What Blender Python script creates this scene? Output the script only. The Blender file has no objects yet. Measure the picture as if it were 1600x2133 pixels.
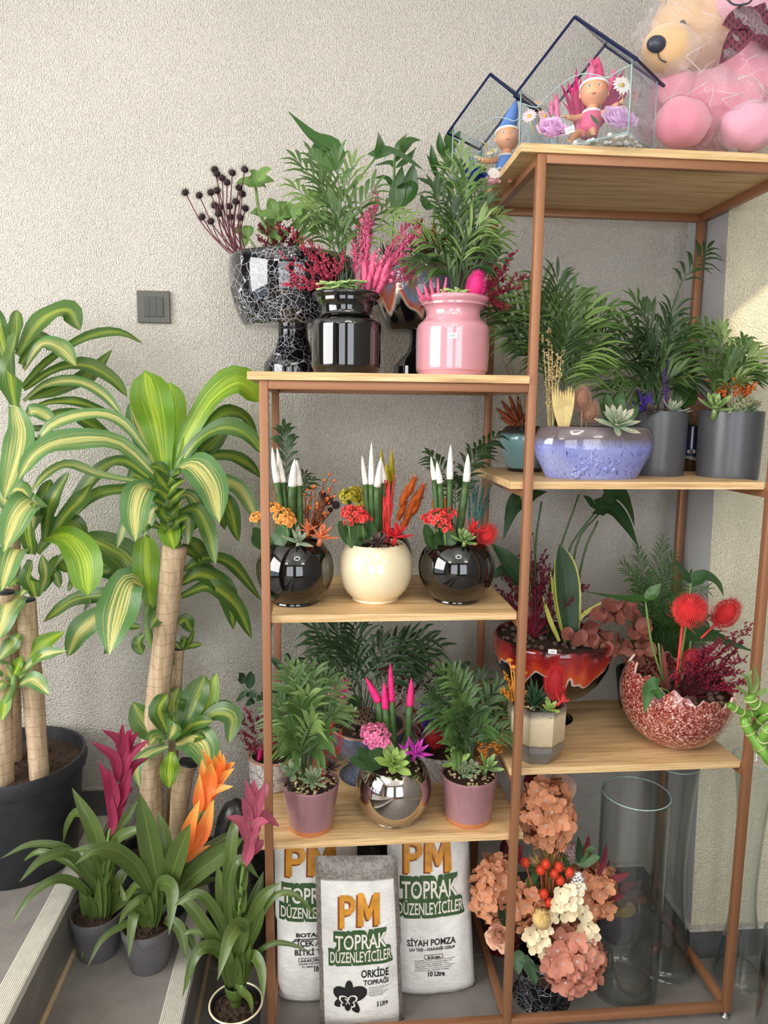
import bpy, bmesh, math, random
from mathutils import Vector, Matrix, Euler, noise

# ------------------------------------------------------------------ camera, world, light, exposure
C = bpy.context.scene.collection
scene = bpy.context.scene
FPX = 1517.10
CAM = Vector((0.1331, -1.6505, 1.6138))
YAW, PITCH, ROLL = 0.0893, -0.1428, 0.0118
FWD = Vector((math.sin(YAW)*math.cos(PITCH), math.cos(YAW)*math.cos(PITCH), math.sin(PITCH)))
_r = Vector((math.cos(YAW), -math.sin(YAW), 0)); _u = _r.cross(FWD)
RGT = _r*math.cos(ROLL) + _u*math.sin(ROLL)
UPV = _u*math.cos(ROLL) - _r*math.sin(ROLL)
cam = bpy.data.cameras.new('camera'); camo = bpy.data.objects.new('camera', cam); C.objects.link(camo)
cam.sensor_fit = 'HORIZONTAL'; cam.sensor_width = 36.0; cam.lens = FPX/1600*36.0
cam.clip_start = 0.02
camo.matrix_world = Matrix(((RGT.x, UPV.x, -FWD.x, CAM.x), (RGT.y, UPV.y, -FWD.y, CAM.y), (RGT.z, UPV.z, -FWD.z, CAM.z), (0, 0, 0, 1)))
scene.camera = camo
vs = scene.view_settings
vs.view_transform = 'Standard'; vs.look = 'None'; vs.gamma = 1.0; vs.use_curve_mapping = False
vs.exposure = 0.46
scene.cycles.max_bounces = 8; scene.cycles.transparent_max_bounces = 24
scene.cycles.caustics_reflective = False; scene.cycles.caustics_refractive = False
scene.cycles.sample_clamp_indirect = 6.0
world = bpy.data.worlds.new('daylight sky'); scene.world = world; world.use_nodes = True
wn = world.node_tree.nodes; wl = world.node_tree.links
wn['Background'].inputs[0].default_value = (0.75, 0.87, 1.0, 1); wn['Background'].inputs[1].default_value = 1.2

def area(name, loc, target, sx, sy, power, col):
    l = bpy.data.lights.new(name, 'AREA'); l.shape = 'RECTANGLE'; l.size = sx; l.size_y = sy
    l.energy = power; l.color = col
    o = bpy.data.objects.new(name, l); C.objects.link(o); o.location = loc
    o.rotation_euler = (Vector(target)-Vector(loc)).to_track_quat('-Z', 'Y').to_euler()
    return o
# daylight through the shop windows: big pane on the left wall, two panes in the shopfront behind the camera
WIN_LEFT = (-2.62, -1.55, 2.1)
area('window_daylight_left', WIN_LEFT, (0, -1.4, 1.65), 2.3, 1.7, 90, (1.0, 0.975, 0.94))
area('shopfront_daylight', (-1.1, -4.62, 1.7), (-1.0, 0, 1.6), 1.7, 2.4, 27, (1.0, 0.985, 0.97))
area('shopfront_daylight_right', (1.3, -4.62, 1.7), (1.2, 0, 1.6), 1.7, 2.4, 30, (0.95, 0.985, 1.0))
sun = bpy.data.lights.new('sun', 'SUN'); sun.energy = 6.5; sun.color = (1.0, 0.83, 0.55); sun.angle = 0.02
suno = bpy.data.objects.new('sun', sun); C.objects.link(suno)
SUN_DIR = Vector((-1.0, 0.42, -0.86)).normalized()
suno.rotation_euler = SUN_DIR.to_track_quat('-Z', 'Y').to_euler()

# ------------------------------------------------------------------ helpers
def ray(px, py): return FWD + RGT*((px-800)/FPX) - UPV*((py-1066.5)/FPX)
def W(px, py, Y):                      # the point of the plane at depth Y seen at a pixel of the photograph
    d = ray(px, py); return CAM + d*((Y-CAM.y)/d.y)
def WZ(px, py, Z):
    d = ray(px, py); return CAM + d*((Z-CAM.z)/d.z)
def K(px, py, Y):                      # metres per pixel there
    return (W(px+1, py, Y)-W(px, py, Y)).length

class MB:
    def __init__(s): s.v = []; s.f = []; s.uv = []; s.mi = []
    def add(s, v, f, uv=None, m=0):
        o = len(s.v); s.v += [tuple(p) for p in v]; s.f += [tuple(i+o for i in q) for q in f]
        s.uv += uv if uv else [(0.0, 0.0)]*len(v); s.mi += [m]*len(f)
    def mesh(s, name, mats, smooth=True, sharp=None):
        me = bpy.data.meshes.new(name); me.from_pydata(s.v, [], s.f)
        for m in (mats if isinstance(mats, (list, tuple)) else [mats]): me.materials.append(m)
        if any(s.mi): me.polygons.foreach_set('material_index', s.mi)
        ul = me.uv_layers.new(name='UVMap'); buf = []
        for q in s.f:
            for i in q: buf += s.uv[i]
        ul.data.foreach_set('uv', buf)
        if smooth:
            me.polygons.foreach_set('use_smooth', [True]*len(s.f))
            if sharp: me.set_sharp_from_angle(angle=sharp)
        me.update(); return me
    def build(s, name, mats, parent=None, label=None, smooth=True, sharp=None, kind=None):
        return put(name, s.mesh(name, mats, smooth, sharp), parent, label, kind)
def put(name, me, parent=None, label=None, kind=None, M=None):
    o = bpy.data.objects.new(name, me); C.objects.link(o)
    if M is not None: o.matrix_basis = M
    if parent is not None:
        o.parent = parent
        if parent.parent is None and parent.type == 'EMPTY': o.matrix_parent_inverse = Matrix.Translation(-parent.location)
    if label: o['label'] = label
    if kind: o['kind'] = kind
    return o
def thing(name, label, cat, loc=(0, 0, 0), group=None):
    o = bpy.data.objects.new(name, None); C.objects.link(o); o.location = loc; o.empty_display_size = .02
    o['label'] = label; o['category'] = cat
    if group: o['group'] = group
    return o

def box(mb, x0, x1, y0, y1, z0, z1, m=0, bev=0.0):
    if bev <= 0:
        v = [(x, y, z) for z in (z0, z1) for y in (y0, y1) for x in (x0, x1)]
        mb.add(v, [(0, 2, 3, 1), (4, 5, 7, 6), (0, 1, 5, 4), (2, 6, 7, 3), (0, 4, 6, 2), (1, 3, 7, 5)], None, m); return
    bm = bmesh.new(); bmesh.ops.create_cube(bm, size=1)
    for p in bm.verts: p.co = Vector(((x0+x1)/2+p.co.x*(x1-x0), (y0+y1)/2+p.co.y*(y1-y0), (z0+z1)/2+p.co.z*(z1-z0)))
    bmesh.ops.bevel(bm, geom=list(bm.edges), offset=bev, segments=2, affect='EDGES', profile=.5)
    addbm(mb, bm, m)
def addbm(mb, bm, m=0):
    bm.verts.index_update(); mb.add([v.co[:] for v in bm.verts], [[v.index for v in f.verts] for f in bm.faces], None, m); bm.free()

def crom(pts, n):                      # smooth curve through the points
    pts = [Vector(p) for p in pts]
    if len(pts) == 2: return [pts[0].lerp(pts[1], i/(n-1)) for i in range(n)]
    P = [pts[0]*2-pts[1]] + pts + [pts[-1]*2-pts[-2]]; out = []; m = len(pts)-1
    for i in range(n):
        t = i/(n-1)*m; k = min(int(t), m-1); t -= k; a, b, c, d = P[k:k+4]
        out.append(.5*((2*b)+(c-a)*t+(2*a-5*b+4*c-d)*t*t+(3*b-a-3*c+d)*t**3))
    return out
def frame(t):
    a = Vector((0, 0, 1)) if abs(t.z) < .9 else Vector((1, 0, 0))
    s = t.cross(a).normalized(); return s, s.cross(t).normalized()
def tube(mb, pts, r0, r1=None, seg=5, n=None, m=0, rf=None, cap=True):
    n = n or (2 if len(pts) == 2 else 3*len(pts)); cv = crom(pts, n); r1 = r0 if r1 is None else r1; v = []; f = []; uv = []
    s = None
    for i, p in enumerate(cv):
        t = (cv[min(i+1, n-1)]-cv[max(i-1, 0)]).normalized()
        if s is None: s, u = frame(t)
        else: s = (s-t*s.dot(t)).normalized(); u = s.cross(t)
        k = i/(n-1); r = rf(k) if rf else r0+(r1-r0)*k
        for j in range(seg):
            a = 2*math.pi*j/seg; v.append(p+s*(r*math.cos(a))+u*(r*math.sin(a))); uv.append((j/seg, k))
    for i in range(n-1):
        for j in range(seg):
            a = i*seg+j; b = i*seg+(j+1) % seg; f.append((a, b, b+seg, a+seg))
    if cap: f.append(tuple(reversed(range(seg)))); f.append(tuple(range((n-1)*seg, n*seg)))
    mb.add(v, f, uv, m)
def lathe(mb, prof, cx, cy, seg=48, m=0, sx=1, sy=1, wob=None, closed_bottom=True):
    v = []; f = []; uv = []; n = len(prof); zl = min(z for r, z in prof); zh = max(z for r, z in prof)+1e-9
    for i, (r, z) in enumerate(prof):
        for j in range(seg):
            a = 2*math.pi*j/seg; rr, zz = (r, z) if not wob else wob(r, z, a)
            v.append((cx+rr*math.cos(a)*sx, cy+rr*math.sin(a)*sy, zz)); uv.append((j/seg, (z-zl)/(zh-zl)))
    for i in range(n-1):
        for j in range(seg):
            a = i*seg+j; b = i*seg+(j+1) % seg; f.append((a, b, b+seg, a+seg))
    if closed_bottom: f.append(tuple(reversed(range(seg))))
    mb.add(v, f, uv, m)
def smoothprof(pr, k=4):
    return [(p.x, p.y) for p in crom([Vector((r, z, 0)) for r, z in pr], (len(pr)-1)*k+1)]
def ellip(mb, c, rx, ry, rz, seg=12, rings=8, m=0, M=None):
    v = []; f = []; c = Vector(c)
    for i in range(rings+1):
        th = math.pi*i/rings
        for j in range(seg):
            a = 2*math.pi*j/seg; p = Vector((rx*math.sin(th)*math.cos(a), ry*math.sin(th)*math.sin(a), rz*math.cos(th)))
            v.append(c+(M @ p if M else p))
    for i in range(rings):
        for j in range(seg):
            a = i*seg+j; b = i*seg+(j+1) % seg; f.append((a, a+seg, b+seg, b))
    mb.add(v, f, None, m)
def blob(mb, c, r, d=None, l=1.0, m=0):   # small 8 faced bud
    c = Vector(c); d = (d or Vector((0, 0, 1))).normalized(); s, u = frame(d)
    v = [c-d*r*l] + [c+s*r*math.cos(a)+u*r*math.sin(a) for a in (0, 2.09, 4.19)] + [c+d*r*l]
    mb.add(v, [(0, 2, 1), (0, 3, 2), (0, 1, 3), (4, 1, 2), (4, 2, 3), (4, 3, 1)], None, m)

SH = {  # leaf width along its length, 0..1
    'lance': lambda v: min(1, (v/.4)**.6)*(1-max(0, (v-.4)/.6)**1.7)**.9 if v < 1 else 0,
    'strap': lambda v: (.62+.38*min(1, v/.25))*(1-max(0, (v-.45)/.55)**2.2),
    'drac': lambda v: (.34+.66*math.sin(math.pi/2*min(1, v/.58)))*(1-max(0, (v-.58)/.42)**2.0)**.85,
    'obl': lambda v: (.3+.7*math.sin(math.pi/2*min(1, v/.7))**1.2)*(1-max(0, (v-.72)/.28)**2.4)**.7,
    'ovate': lambda v: max(0, math.sin(math.pi*v**.8))**.75,
    'heart': lambda v: (1-max(0, (v-.16)/.84)**1.15)*min(1, .72+(v/.14)*.28),
    'round': lambda v: math.sqrt(max(0, 1-(2*v-1)**2)),
    'sans': lambda v: (.55+.45*math.sin(math.pi/2*min(1, v/.45)))*(1-max(0, (v-.5)/.5)**2.3)**.9,
}
def leaf(mb, pts, w, shape='lance', nrm=(0, -.8, .6), fold=.18, n=11, wave=0, curl=0, cu=(-1, -.5, 0, .5, 1), seed=0, m=0):
    cv = crom(pts, n); v = []; f = []; uv = []; nr = Vector(nrm).normalized(); fn = SH[shape]; c = len(cu); ph = seed*1.7
    for i, p in enumerate(cv):
        t = (cv[min(i+1, n-1)]-cv[max(i-1, 0)]).normalized(); k = i/(n-1)
        s = t.cross(nr)
        s = s.normalized() if s.length > 1e-4 else frame(t)[0]
        b = s.cross(t).normalized(); hw = max(fn(min(k, .9995)), .02)*w/2
        if curl: s = (Matrix.Rotation(curl*k, 3, t) @ s); b = s.cross(t).normalized()
        for u in cu:
            e = wave*hw*math.sin(k*13+ph+(2 if u > 0 else 0))*abs(u)
            q = p+s*(u*hw)+b*(fold*abs(u)*hw+e)
            if shape == 'heart' and k < .01: q = q-t*(abs(u)*hw*.45)
            v.append(q); uv.append((u, k))
    for i in range(n-1):
        for j in range(c-1):
            a = i*c+j; f.append((a, a+1, a+c+1, a+c))
    mb.add(v, f, uv, m)
def lf(parent, pts, w, mat, name='leaf', **kw):
    mb = MB(); leaf(mb, pts, w, **kw); return mb.build(name, mat, parent)
def hexof(c): return tuple(((x/255)/12.92 if x/255 <= .04045 else ((x/255+.055)/1.055)**2.4) for x in c)
# ------------------------------------------------------------------ materials (all procedural)
class NT:
    def __init__(s, name):
        s.mat = bpy.data.materials.new(name); s.mat.use_nodes = True; s.t = s.mat.node_tree; s.n = s.t.nodes; s.l = s.t.links
        s.bsdf = s.n['Principled BSDF']; s.out = s.n['Material Output']
    def add(s, kind, **kw):
        nd = s.n.new(kind)
        for k, v in kw.items():
            if k in nd.inputs: s.set(nd.inputs[k], v)
            else: setattr(nd, k, v)
        return nd
    def set(s, sock, v):
        if hasattr(v, 'is_output'): s.l.new(v, sock)
        elif isinstance(v, bpy.types.Node): s.l.new(v.outputs[0], sock)
        else: sock.default_value = v
    def P(s, **kw):
        for k, v in kw.items(): s.set(s.bsdf.inputs[k.replace('_', ' ')], v)
    def pos(s, scale=(1, 1, 1), obj=False):
        src = s.add('ShaderNodeTexCoord').outputs['Object'] if obj else s.add('ShaderNodeNewGeometry').outputs['Position']
        m = s.add('ShaderNodeMapping'); s.l.new(src, m.inputs['Vector']); m.inputs['Scale'].default_value = scale; return m.outputs[0]
    def noise(s, scale, vec=None, detail=4, rough=.55, dist=0):
        nd = s.add('ShaderNodeTexNoise'); nd.inputs['Scale'].default_value = scale; nd.inputs['Detail'].default_value = detail
        nd.inputs['Roughness'].default_value = rough; nd.inputs['Distortion'].default_value = dist
        s.l.new(vec or s.pos(), nd.inputs['Vector']); return nd.outputs['Fac']
    def vor(s, scale, vec=None, feature='F1', out='Distance', rand=1):
        nd = s.add('ShaderNodeTexVoronoi', feature=feature); nd.inputs['Scale'].default_value = scale; nd.inputs['Randomness'].default_value = rand
        s.l.new(vec or s.pos(), nd.inputs['Vector']); return nd.outputs[out]
    def ramp(s, fac, stops, interp='LINEAR'):
        r = s.add('ShaderNodeValToRGB'); r.color_ramp.interpolation = interp; e = r.color_ramp.elements
        while len(e) < len(stops): e.new(.5)
        for q, (p, c) in zip(e, stops):
            q.position = p; q.color = (c, c, c, 1) if isinstance(c, (int, float)) else (*c[:3], 1)
        s.l.new(fac, r.inputs[0]); return r.outputs[0]
    def math(s, op, a, b=0.0, clamp=False):
        m = s.add('ShaderNodeMath', operation=op, use_clamp=clamp); s.set(m.inputs[0], a); s.set(m.inputs[1], b); return m.outputs[0]
    def mix(s, fac, a, b):
        m = s.add('ShaderNodeMix', data_type='RGBA'); s.set(m.inputs[0], fac)
        for k, x in ((6, a), (7, b)): s.set(m.inputs[k], (*x[:3], 1) if isinstance(x, (tuple, list)) else x)
        return m.outputs[2]
    def bump(s, h, strength=.3, dist=.01):
        b = s.add('ShaderNodeBump'); b.inputs['Strength'].default_value = strength; b.inputs['Distance'].default_value = dist
        s.l.new(h, b.inputs['Height']); s.l.new(b.outputs[0], s.bsdf.inputs['Normal']); return b.outputs[0]
    def uv(s):
        sp = s.add('ShaderNodeSeparateXYZ'); s.l.new(s.add('ShaderNodeTexCoord').outputs['UV'], sp.inputs[0]); return sp.outputs[0], sp.outputs[1]
    def rnd(s): return s.add('ShaderNodeObjectInfo').outputs['Random']
_cache = {}
def simple(name, rgb, rough=.5, metal=0, spec=.5, var=.12, scale=30, bump=0, coat=0):
    if name in _cache: return _cache[name]
    n = NT(name); c = hexof(rgb)
    lo = tuple(x*(1-var) for x in c); hi = tuple(min(1, x*(1+var)) for x in c)
    nz = n.noise(scale)
    n.P(Base_Color=n.ramp(nz, [(.3, lo), (.7, hi)]), Roughness=rough, Metallic=metal, Specular_IOR_Level=spec, Coat_Weight=coat, Coat_Roughness=.03)
    if bump: n.bump(nz, bump, .004)
    _cache[name] = n.mat; return n.mat
def leafmat(name, rgb, rgb2=None, rough=.4, transl=.22, stripe=None, sw=.2, tipc=None, rib=True, spec=.5):
    if name in _cache: return _cache[name]
    n = NT(name); a = hexof(rgb); b = hexof(rgb2 or tuple(x*.75 for x in rgb))
    u, v = n.uv(); au = n.math('ABSOLUTE', u)
    col = n.mix(n.math('ADD', n.math('MULTIPLY', n.noise(14), .7), n.math('MULTIPLY', n.rnd(), .35)), b, a)
    if stripe:
        st = n.add('ShaderNodeCombineXYZ'); n.set(st.inputs[0], n.math('MULTIPLY', u, 12.0)); n.set(st.inputs[1], n.math('MULTIPLY', v, 1.3)); n.set(st.inputs[2], n.math('MULTIPLY', n.rnd(), 50))
        nz = n.noise(1.0, st.outputs[0], 2)
        st2 = n.add('ShaderNodeVectorMath', operation='MULTIPLY'); n.l.new(st.outputs[0], st2.inputs[0]); st2.inputs[1].default_value = (3.4, .6, 1)
        edge = n.math('ADD', au, n.math('ADD', n.math('MULTIPLY', n.math('SUBTRACT', nz, .5), 1.5), n.math('MULTIPLY', n.math('SUBTRACT', n.noise(1.0, st2.outputs[0], 1), .5), 2.0)))
        col = n.mix(n.ramp(edge, [(sw, 1.0), (sw+.2, 0.0)]), col, hexof(stripe))
    elif rib:
        col = n.mix(n.ramp(au, [(.0, .45), (.08, 0)]), col, tuple(min(1, x*2.2) for x in a))
    if tipc: col = n.mix(n.ramp(v, [(.55, 0), (1, 1)]), col, hexof(tipc))
    n.P(Base_Color=col, Roughness=rough, Specular_IOR_Level=spec)
    vein = n.add('ShaderNodeTexWave', bands_direction='X'); vein.inputs['Scale'].default_value = 3.5
    cb = n.add('ShaderNodeCombineXYZ'); n.set(cb.inputs[0], u); n.l.new(cb.outputs[0], vein.inputs[0]); n.bump(vein.outputs['Fac'], .12, .002)
    if transl:
        tr = n.add('ShaderNodeBsdfTranslucent'); n.set(tr.inputs[0], n.mix(.5, col, tuple(min(1, x*2.5) for x in a)))
        mx = n.add('ShaderNodeMixShader'); mx.inputs[0].default_value = transl
        n.l.new(n.bsdf.outputs[0], mx.inputs[1]); n.l.new(tr.outputs[0], mx.inputs[2]); n.l.new(mx.outputs[0], n.out.inputs[0])
    _cache[name] = n.mat; return n.mat
def stucco(name, rgb, scale=280, strength=1.0, stretch=(1, 1, .8)):
    n = NT(name); c = hexof(rgb); vec = n.pos(stretch)
    h = n.math('ADD', n.noise(scale, vec, 2, .5), n.math('MULTIPLY', n.noise(scale*.55, vec, 1, .5), .3))
    big = n.noise(1.6, None, 2)
    n.P(Base_Color=n.ramp(big, [(.3, tuple(x*.94 for x in c)), (.7, tuple(min(1, x*1.04) for x in c))]), Roughness=.85, Specular_IOR_Level=.2)
    n.bump(h, strength, .012); return n.mat
M_wall = stucco('textured_plaster', (222, 215, 205))
M_pillar = stucco('pillar_plaster', (234, 226, 200), 300, .9)
M_side = stucco('smooth_shaded_plaster', (182, 182, 184), 150, .15)  # smoother side face, its shade painted in as a darker grey
M_ceiling = simple('ceiling_paint', (225, 224, 220), .9, var=.03)
M_roomwall = simple('room_wall_paint', (122, 118, 114), .9, var=.05)
def tilemat():
    n = NT('grey_stone_tile'); nz = n.noise(7, None, 6, .65); f = n.noise(90, None, 3)
    n.P(Base_Color=n.mix(n.math('MULTIPLY', f, .35), n.ramp(nz, [(.3, hexof((118, 112, 108))), (.7, hexof((148, 142, 137)))]), hexof((95, 90, 86))), Roughness=.55)
    n.bump(f, .05, .002); return n.mat
M_tile = tilemat()
M_tiledark = simple('dark_skirting_tile', (86, 85, 86), .45, var=.18, scale=14)
M_grout = simple('beige_grout', (190, 165, 130), .9)
M_nose = simple('ribbed_aluminium', (226, 222, 212), .42, .15, var=.06, scale=60)
def woodmat(name='oak_laminate', a=(236, 204, 156), b=(218, 180, 128), d=(176, 138, 94)):
    n = NT(name); v = n.pos((2.2, 34, 60)); v2 = n.pos((6, 150, 260))
    g = n.noise(1.6, v, 5, .6, .6); g2 = n.noise(2.0, v2, 3, .6)
    col = n.ramp(g, [(.28, hexof(d)), (.45, hexof(b)), (.62, hexof(a)), (.8, hexof(b))])
    col = n.mix(n.ramp(g2, [(.35, .55), (.55, 0)]), col, hexof(d))
    n.P(Base_Color=col, Roughness=.5, Specular_IOR_Level=.35); n.bump(g2, .08, .002); return n.mat
M_wood = woodmat()
def copperpaint():
    n = NT('copper_brown_paint'); f = n.noise(400, None, 2); s = n.noise(35, None, 6, .7)
    col = n.mix(n.ramp(s, [(.70, 0), (.78, .6)]), hexof((154, 106, 74)), hexof((206, 168, 144)))
    n.P(Base_Color=col, Roughness=.42, Metallic=.25); n.bump(f, .06, .001); return n.mat
M_copper = copperpaint()
def marble(name, base, vein, scale=14, width=.022, rough=.06, jag=.12, amt=1.0):
    n = NT(name); ds = n.add('ShaderNodeTexNoise'); ds.inputs['Scale'].default_value = 26; n.l.new(n.pos(), ds.inputs['Vector'])
    ad = n.add('ShaderNodeVectorMath', operation='MULTIPLY_ADD'); n.l.new(ds.outputs['Color'], ad.inputs[0]); ad.inputs[1].default_value = (jag*.17,)*3; n.l.new(n.pos(), ad.inputs[2])
    d = n.vor(scale*2.7, ad.outputs[0], 'DISTANCE_TO_EDGE'); d2 = n.vor(scale*6.5, ad.outputs[0], 'DISTANCE_TO_EDGE')
    m1 = n.ramp(d, [(0, 1), (width, 0)]); m2 = n.math('MULTIPLY', n.ramp(d2, [(0, 1), (width*1.6, 0)]), n.ramp(n.noise(14), [(.46, 0), (.58, 1)]))
    k = n.math('MULTIPLY', n.math('MAXIMUM', n.math('MULTIPLY', m1, n.ramp(n.noise(12), [(.35, .1), (.6, 1)])), m2), amt)
    n.P(Base_Color=n.mix(k, hexof(base), hexof(vein)), Roughness=rough, Specular_IOR_Level=.5, Coat_Weight=.6, Coat_Roughness=.02); return n.mat
M_marbleblack = marble('black_white_vein_glaze', (10, 10, 14), (215, 215, 225))
M_marblegrey = marble('slate_marbled_glaze', (92, 98, 116), (38, 38, 46), 8, .03, .15)
M_marblewhite = marble('white_dark_vein_glaze', (206, 200, 196), (40, 38, 44), 9, .04, .2)
M_black = simple('glossy_black_glass', (9, 8, 9), .03, coat=1, var=.02)
M_cream = simple('glossy_cream_glass', (240, 226, 190), .06, coat=1, var=.02)
M_pinkglass = simple('glossy_pink_glass', (214, 150, 160), .06, coat=1, var=.03)
M_chrome = simple('mirror_chrome', (205, 198, 192), .02, 1, var=.01)
M_mauve = simple('mauve_glaze', (158, 116, 122), .12, coat=.7, var=.04)
M_mauve_dip = None
M_terra = simple('bare_terracotta', (205, 128, 82), .8, var=.06)
M_charcoal = simple('speckled_charcoal_glaze', (82, 83, 88), .32, var=.35, scale=700)
M_plasticpot = simple('matt_grey_plastic', (92, 89, 92), .55, var=.05)
M_blackpot = simple('black_nursery_plastic', (38, 40, 45), .5, var=.25, scale=25)
M_soil = simple('potting_soil', (62, 44, 32), .95, var=.7, scale=160, bump=1)
M_pebble = simple('beige_gravel', (205, 184, 140), .8, var=.25, scale=200)
M_lava = simple('lava_rock', (104, 80, 70), .95, var=.4, scale=90, bump=.8)
def specks():
    n = NT('red_white_speckled_glaze'); d = n.noise(230, None, 2, .6, .5); nz = n.noise(110, None, 3)
    c = n.ramp(n.math('ADD', n.math('MULTIPLY', d, .65), n.math('MULTIPLY', nz, .4)), [(.37, hexof((240, 226, 210))), (.46, hexof((205, 140, 125))), (.54, hexof((132, 44, 40))), (.70, hexof((88, 26, 26)))])
    c = n.mix(n.ramp(n.noise(13), [(.60, 0), (.72, .35)]), c, hexof((235, 160, 90)))
    n.P(Base_Color=c, Roughness=.15, Coat_Weight=.7, Coat_Roughness=.04); return n.mat
M_speckle = specks()
def blueglaze():
    n = NT('blue_speckled_glaze'); v = n.pos((1, 1, .32)); s = n.noise(230, v, 3, .6); tx, tz = None, None
    sp = n.add('ShaderNodeSeparateXYZ'); n.l.new(n.add('ShaderNodeTexCoord').outputs['UV'], sp.inputs[0])
    c = n.ramp(n.noise(9), [(.3, hexof((112, 124, 198))), (.7, hexof((160, 166, 208)))])
    c = n.mix(n.ramp(s, [(.60, 0), (.66, .9)]), c, hexof((38, 44, 108)))
    c = n.mix(n.ramp(s, [(.30, .6), (.38, 0)]), c, hexof((205, 206, 222)))
    c = n.mix(n.ramp(sp.outputs[1], [(.60, 0), (.78, .9)]), c, hexof((108, 92, 84)))
    n.P(Base_Color=c, Roughness=.12, Coat_Weight=.7, Coat_Roughness=.03); return n.mat
M_blue = blueglaze()
def bandglaze(name, stops, jag=.08, rough=.15, jscale=40, stretch=1.0):
    n = NT(name); sp = n.add('ShaderNodeSeparateXYZ'); n.l.new(n.add('ShaderNodeTexCoord').outputs['UV'], sp.inputs[0])
    f = n.math('ADD', sp.outputs[1], n.math('MULTIPLY', n.math('SUBTRACT', n.noise(jscale, n.pos((1, 1, stretch)), 0), .5), jag))
    c = n.ramp(f, [(p, hexof(q)) for p, q in stops]); c = n.mix(n.math('MULTIPLY', n.noise(60, None, 4), .25), c, (.02, .02, .02))
    n.P(Base_Color=c, Roughness=rough, Coat_Weight=.5, Coat_Roughness=.04); return n.mat
M_teal = bandglaze('teal_crackle_glaze', [(0, (20, 18, 18)), (.07, (20, 18, 18)), (.09, (124, 158, 160)), (.78, (118, 160, 164)), (.86, (50, 52, 50)), (1, (30, 28, 28))], .06)
M_drip = bandglaze('red_orange_drip_glaze', [(0, (8, 8, 9)), (.68, (8, 8, 9)), (.69, (235, 225, 215)), (.71, (210, 80, 40)), (.84, (160, 34, 32)), (.97, (120, 24, 28)), (1, (60, 16, 18))], .42, .08, 26, .12)
M_dripblue = bandglaze('blue_orange_drip_glaze', [(0, (8, 8, 10)), (.56, (8, 8, 10)), (.60, (220, 200, 180)), (.64, (210, 96, 50)), (.76, (110, 140, 170)), (.9, (150, 120, 100)), (1, (90, 80, 76))], .5, .08, 30, .2)
M_hexpot = bandglaze('cream_grey_dipped_glaze', [(0, (112, 108, 102)), (.34, (118, 114, 108)), (.36, (92, 70, 62)), (.40, (190, 172, 140)), (.85, (222, 205, 172)), (.93, (150, 140, 128)), (1, (110, 105, 100))], .05, .3)
M_mauve_dip = bandglaze('mauve_glaze_terracotta_base', [(0, (205, 128, 82)), (.118, (205, 128, 82)), (.122, (168, 122, 128)), (1, (160, 116, 122))], 0, .14)
M_navypot = bandglaze('navy_drop_glaze', [(0, (70, 42, 30)), (.26, (74, 46, 34)), (.28, (220, 220, 215)), (.34, (46, 52, 104)), (1, (36, 38, 78))], .08)
def thinglass(name, tint=(.93, .97, .96), edge=(.55, .72, .70), gloss=.9, rough=.0, ior=1.45, haze=0.0, hazec=(1, 1, 1)):
    n = NT(name); lw = n.add('ShaderNodeLayerWeight'); lw.inputs[0].default_value = .5
    tr = n.add('ShaderNodeBsdfTransparent'); n.set(tr.inputs[0], n.mix(n.math('POWER', lw.outputs['Facing'], 2.5), tint, edge))
    gl = n.add('ShaderNodeBsdfGlossy'); gl.inputs['Roughness'].default_value = rough
    fr = n.math('ADD', n.math('MULTIPLY', n.math('POWER', lw.outputs['Facing'], 5.0), .9), .04)
    mx = n.add('ShaderNodeMixShader'); n.set(mx.inputs[0], n.math('MULTIPLY', fr, gloss)); n.l.new(tr.outputs[0], mx.inputs[1]); n.l.new(gl.outputs[0], mx.inputs[2])
    last = mx
    if haze:
        df = n.add('ShaderNodeBsdfDiffuse'); df.inputs[0].default_value = (*hazec, 1)
        m2 = n.add('ShaderNodeMixShader'); m2.inputs[0].default_value = haze; n.l.new(mx.outputs[0], m2.inputs[1]); n.l.new(df.outputs[0], m2.inputs[2]); last = m2
    n.l.new(last.outputs[0], n.out.inputs[0]); n.n.remove(n.bsdf); n.bsdf = None; n.gl = gl; return n
M_glass = thinglass('clear_vase_glass', (.985, .995, .993), (.62, .72, .71), 1.5).mat
M_pane = thinglass('house_pane_glass', (.95, .968, .98), (.80, .87, .92), .7).mat
_c = thinglass('cellophane', (.985, .975, .985), (.93, .91, .94), 2.2, .09, 1.5, .08)
_b = _c.add('ShaderNodeBump'); _b.inputs['Strength'].default_value = .9; _b.inputs['Distance'].default_value = .02
_c.l.new(_c.noise(17, None, 5, .7, 1.5), _b.inputs['Height']); _c.l.new(_b.outputs[0], _c.gl.inputs['Normal'])
M_cello = _c.mat
def barkmat():
    n = NT('dracaena_cane_bark'); v = n.pos((26, 26, 3.2)); w = n.pos((1.2, 1.2, 62)); g = n.noise(3, v, 5, .7); sz = n.add('ShaderNodeSeparateXYZ'); n.l.new(n.pos(), sz.inputs[0]); ring = n.math('FRACT', n.math('ADD', n.math('MULTIPLY', sz.outputs[2], 34.0), n.math('MULTIPLY', n.noise(11, None, 3), 2.2)))
    c = n.ramp(g, [(.3, hexof((156, 130, 102))), (.55, hexof((196, 170, 138))), (.8, hexof((220, 200, 174)))])
    c = n.mix(n.ramp(ring, [(.0, .7), (.10, 0)]), c, hexof((122, 92, 66)))
    n.P(Base_Color=c, Roughness=.8); n.bump(n.math('ADD', g, n.math('MULTIPLY', ring, .8)), .5, .004); return n.mat
M_bark = barkmat()
M_drac = leafmat('dracaena_leaf', (82, 116, 50), (50, 84, 40), .3, .24, stripe=(158, 172, 66), sw=.08)
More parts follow.
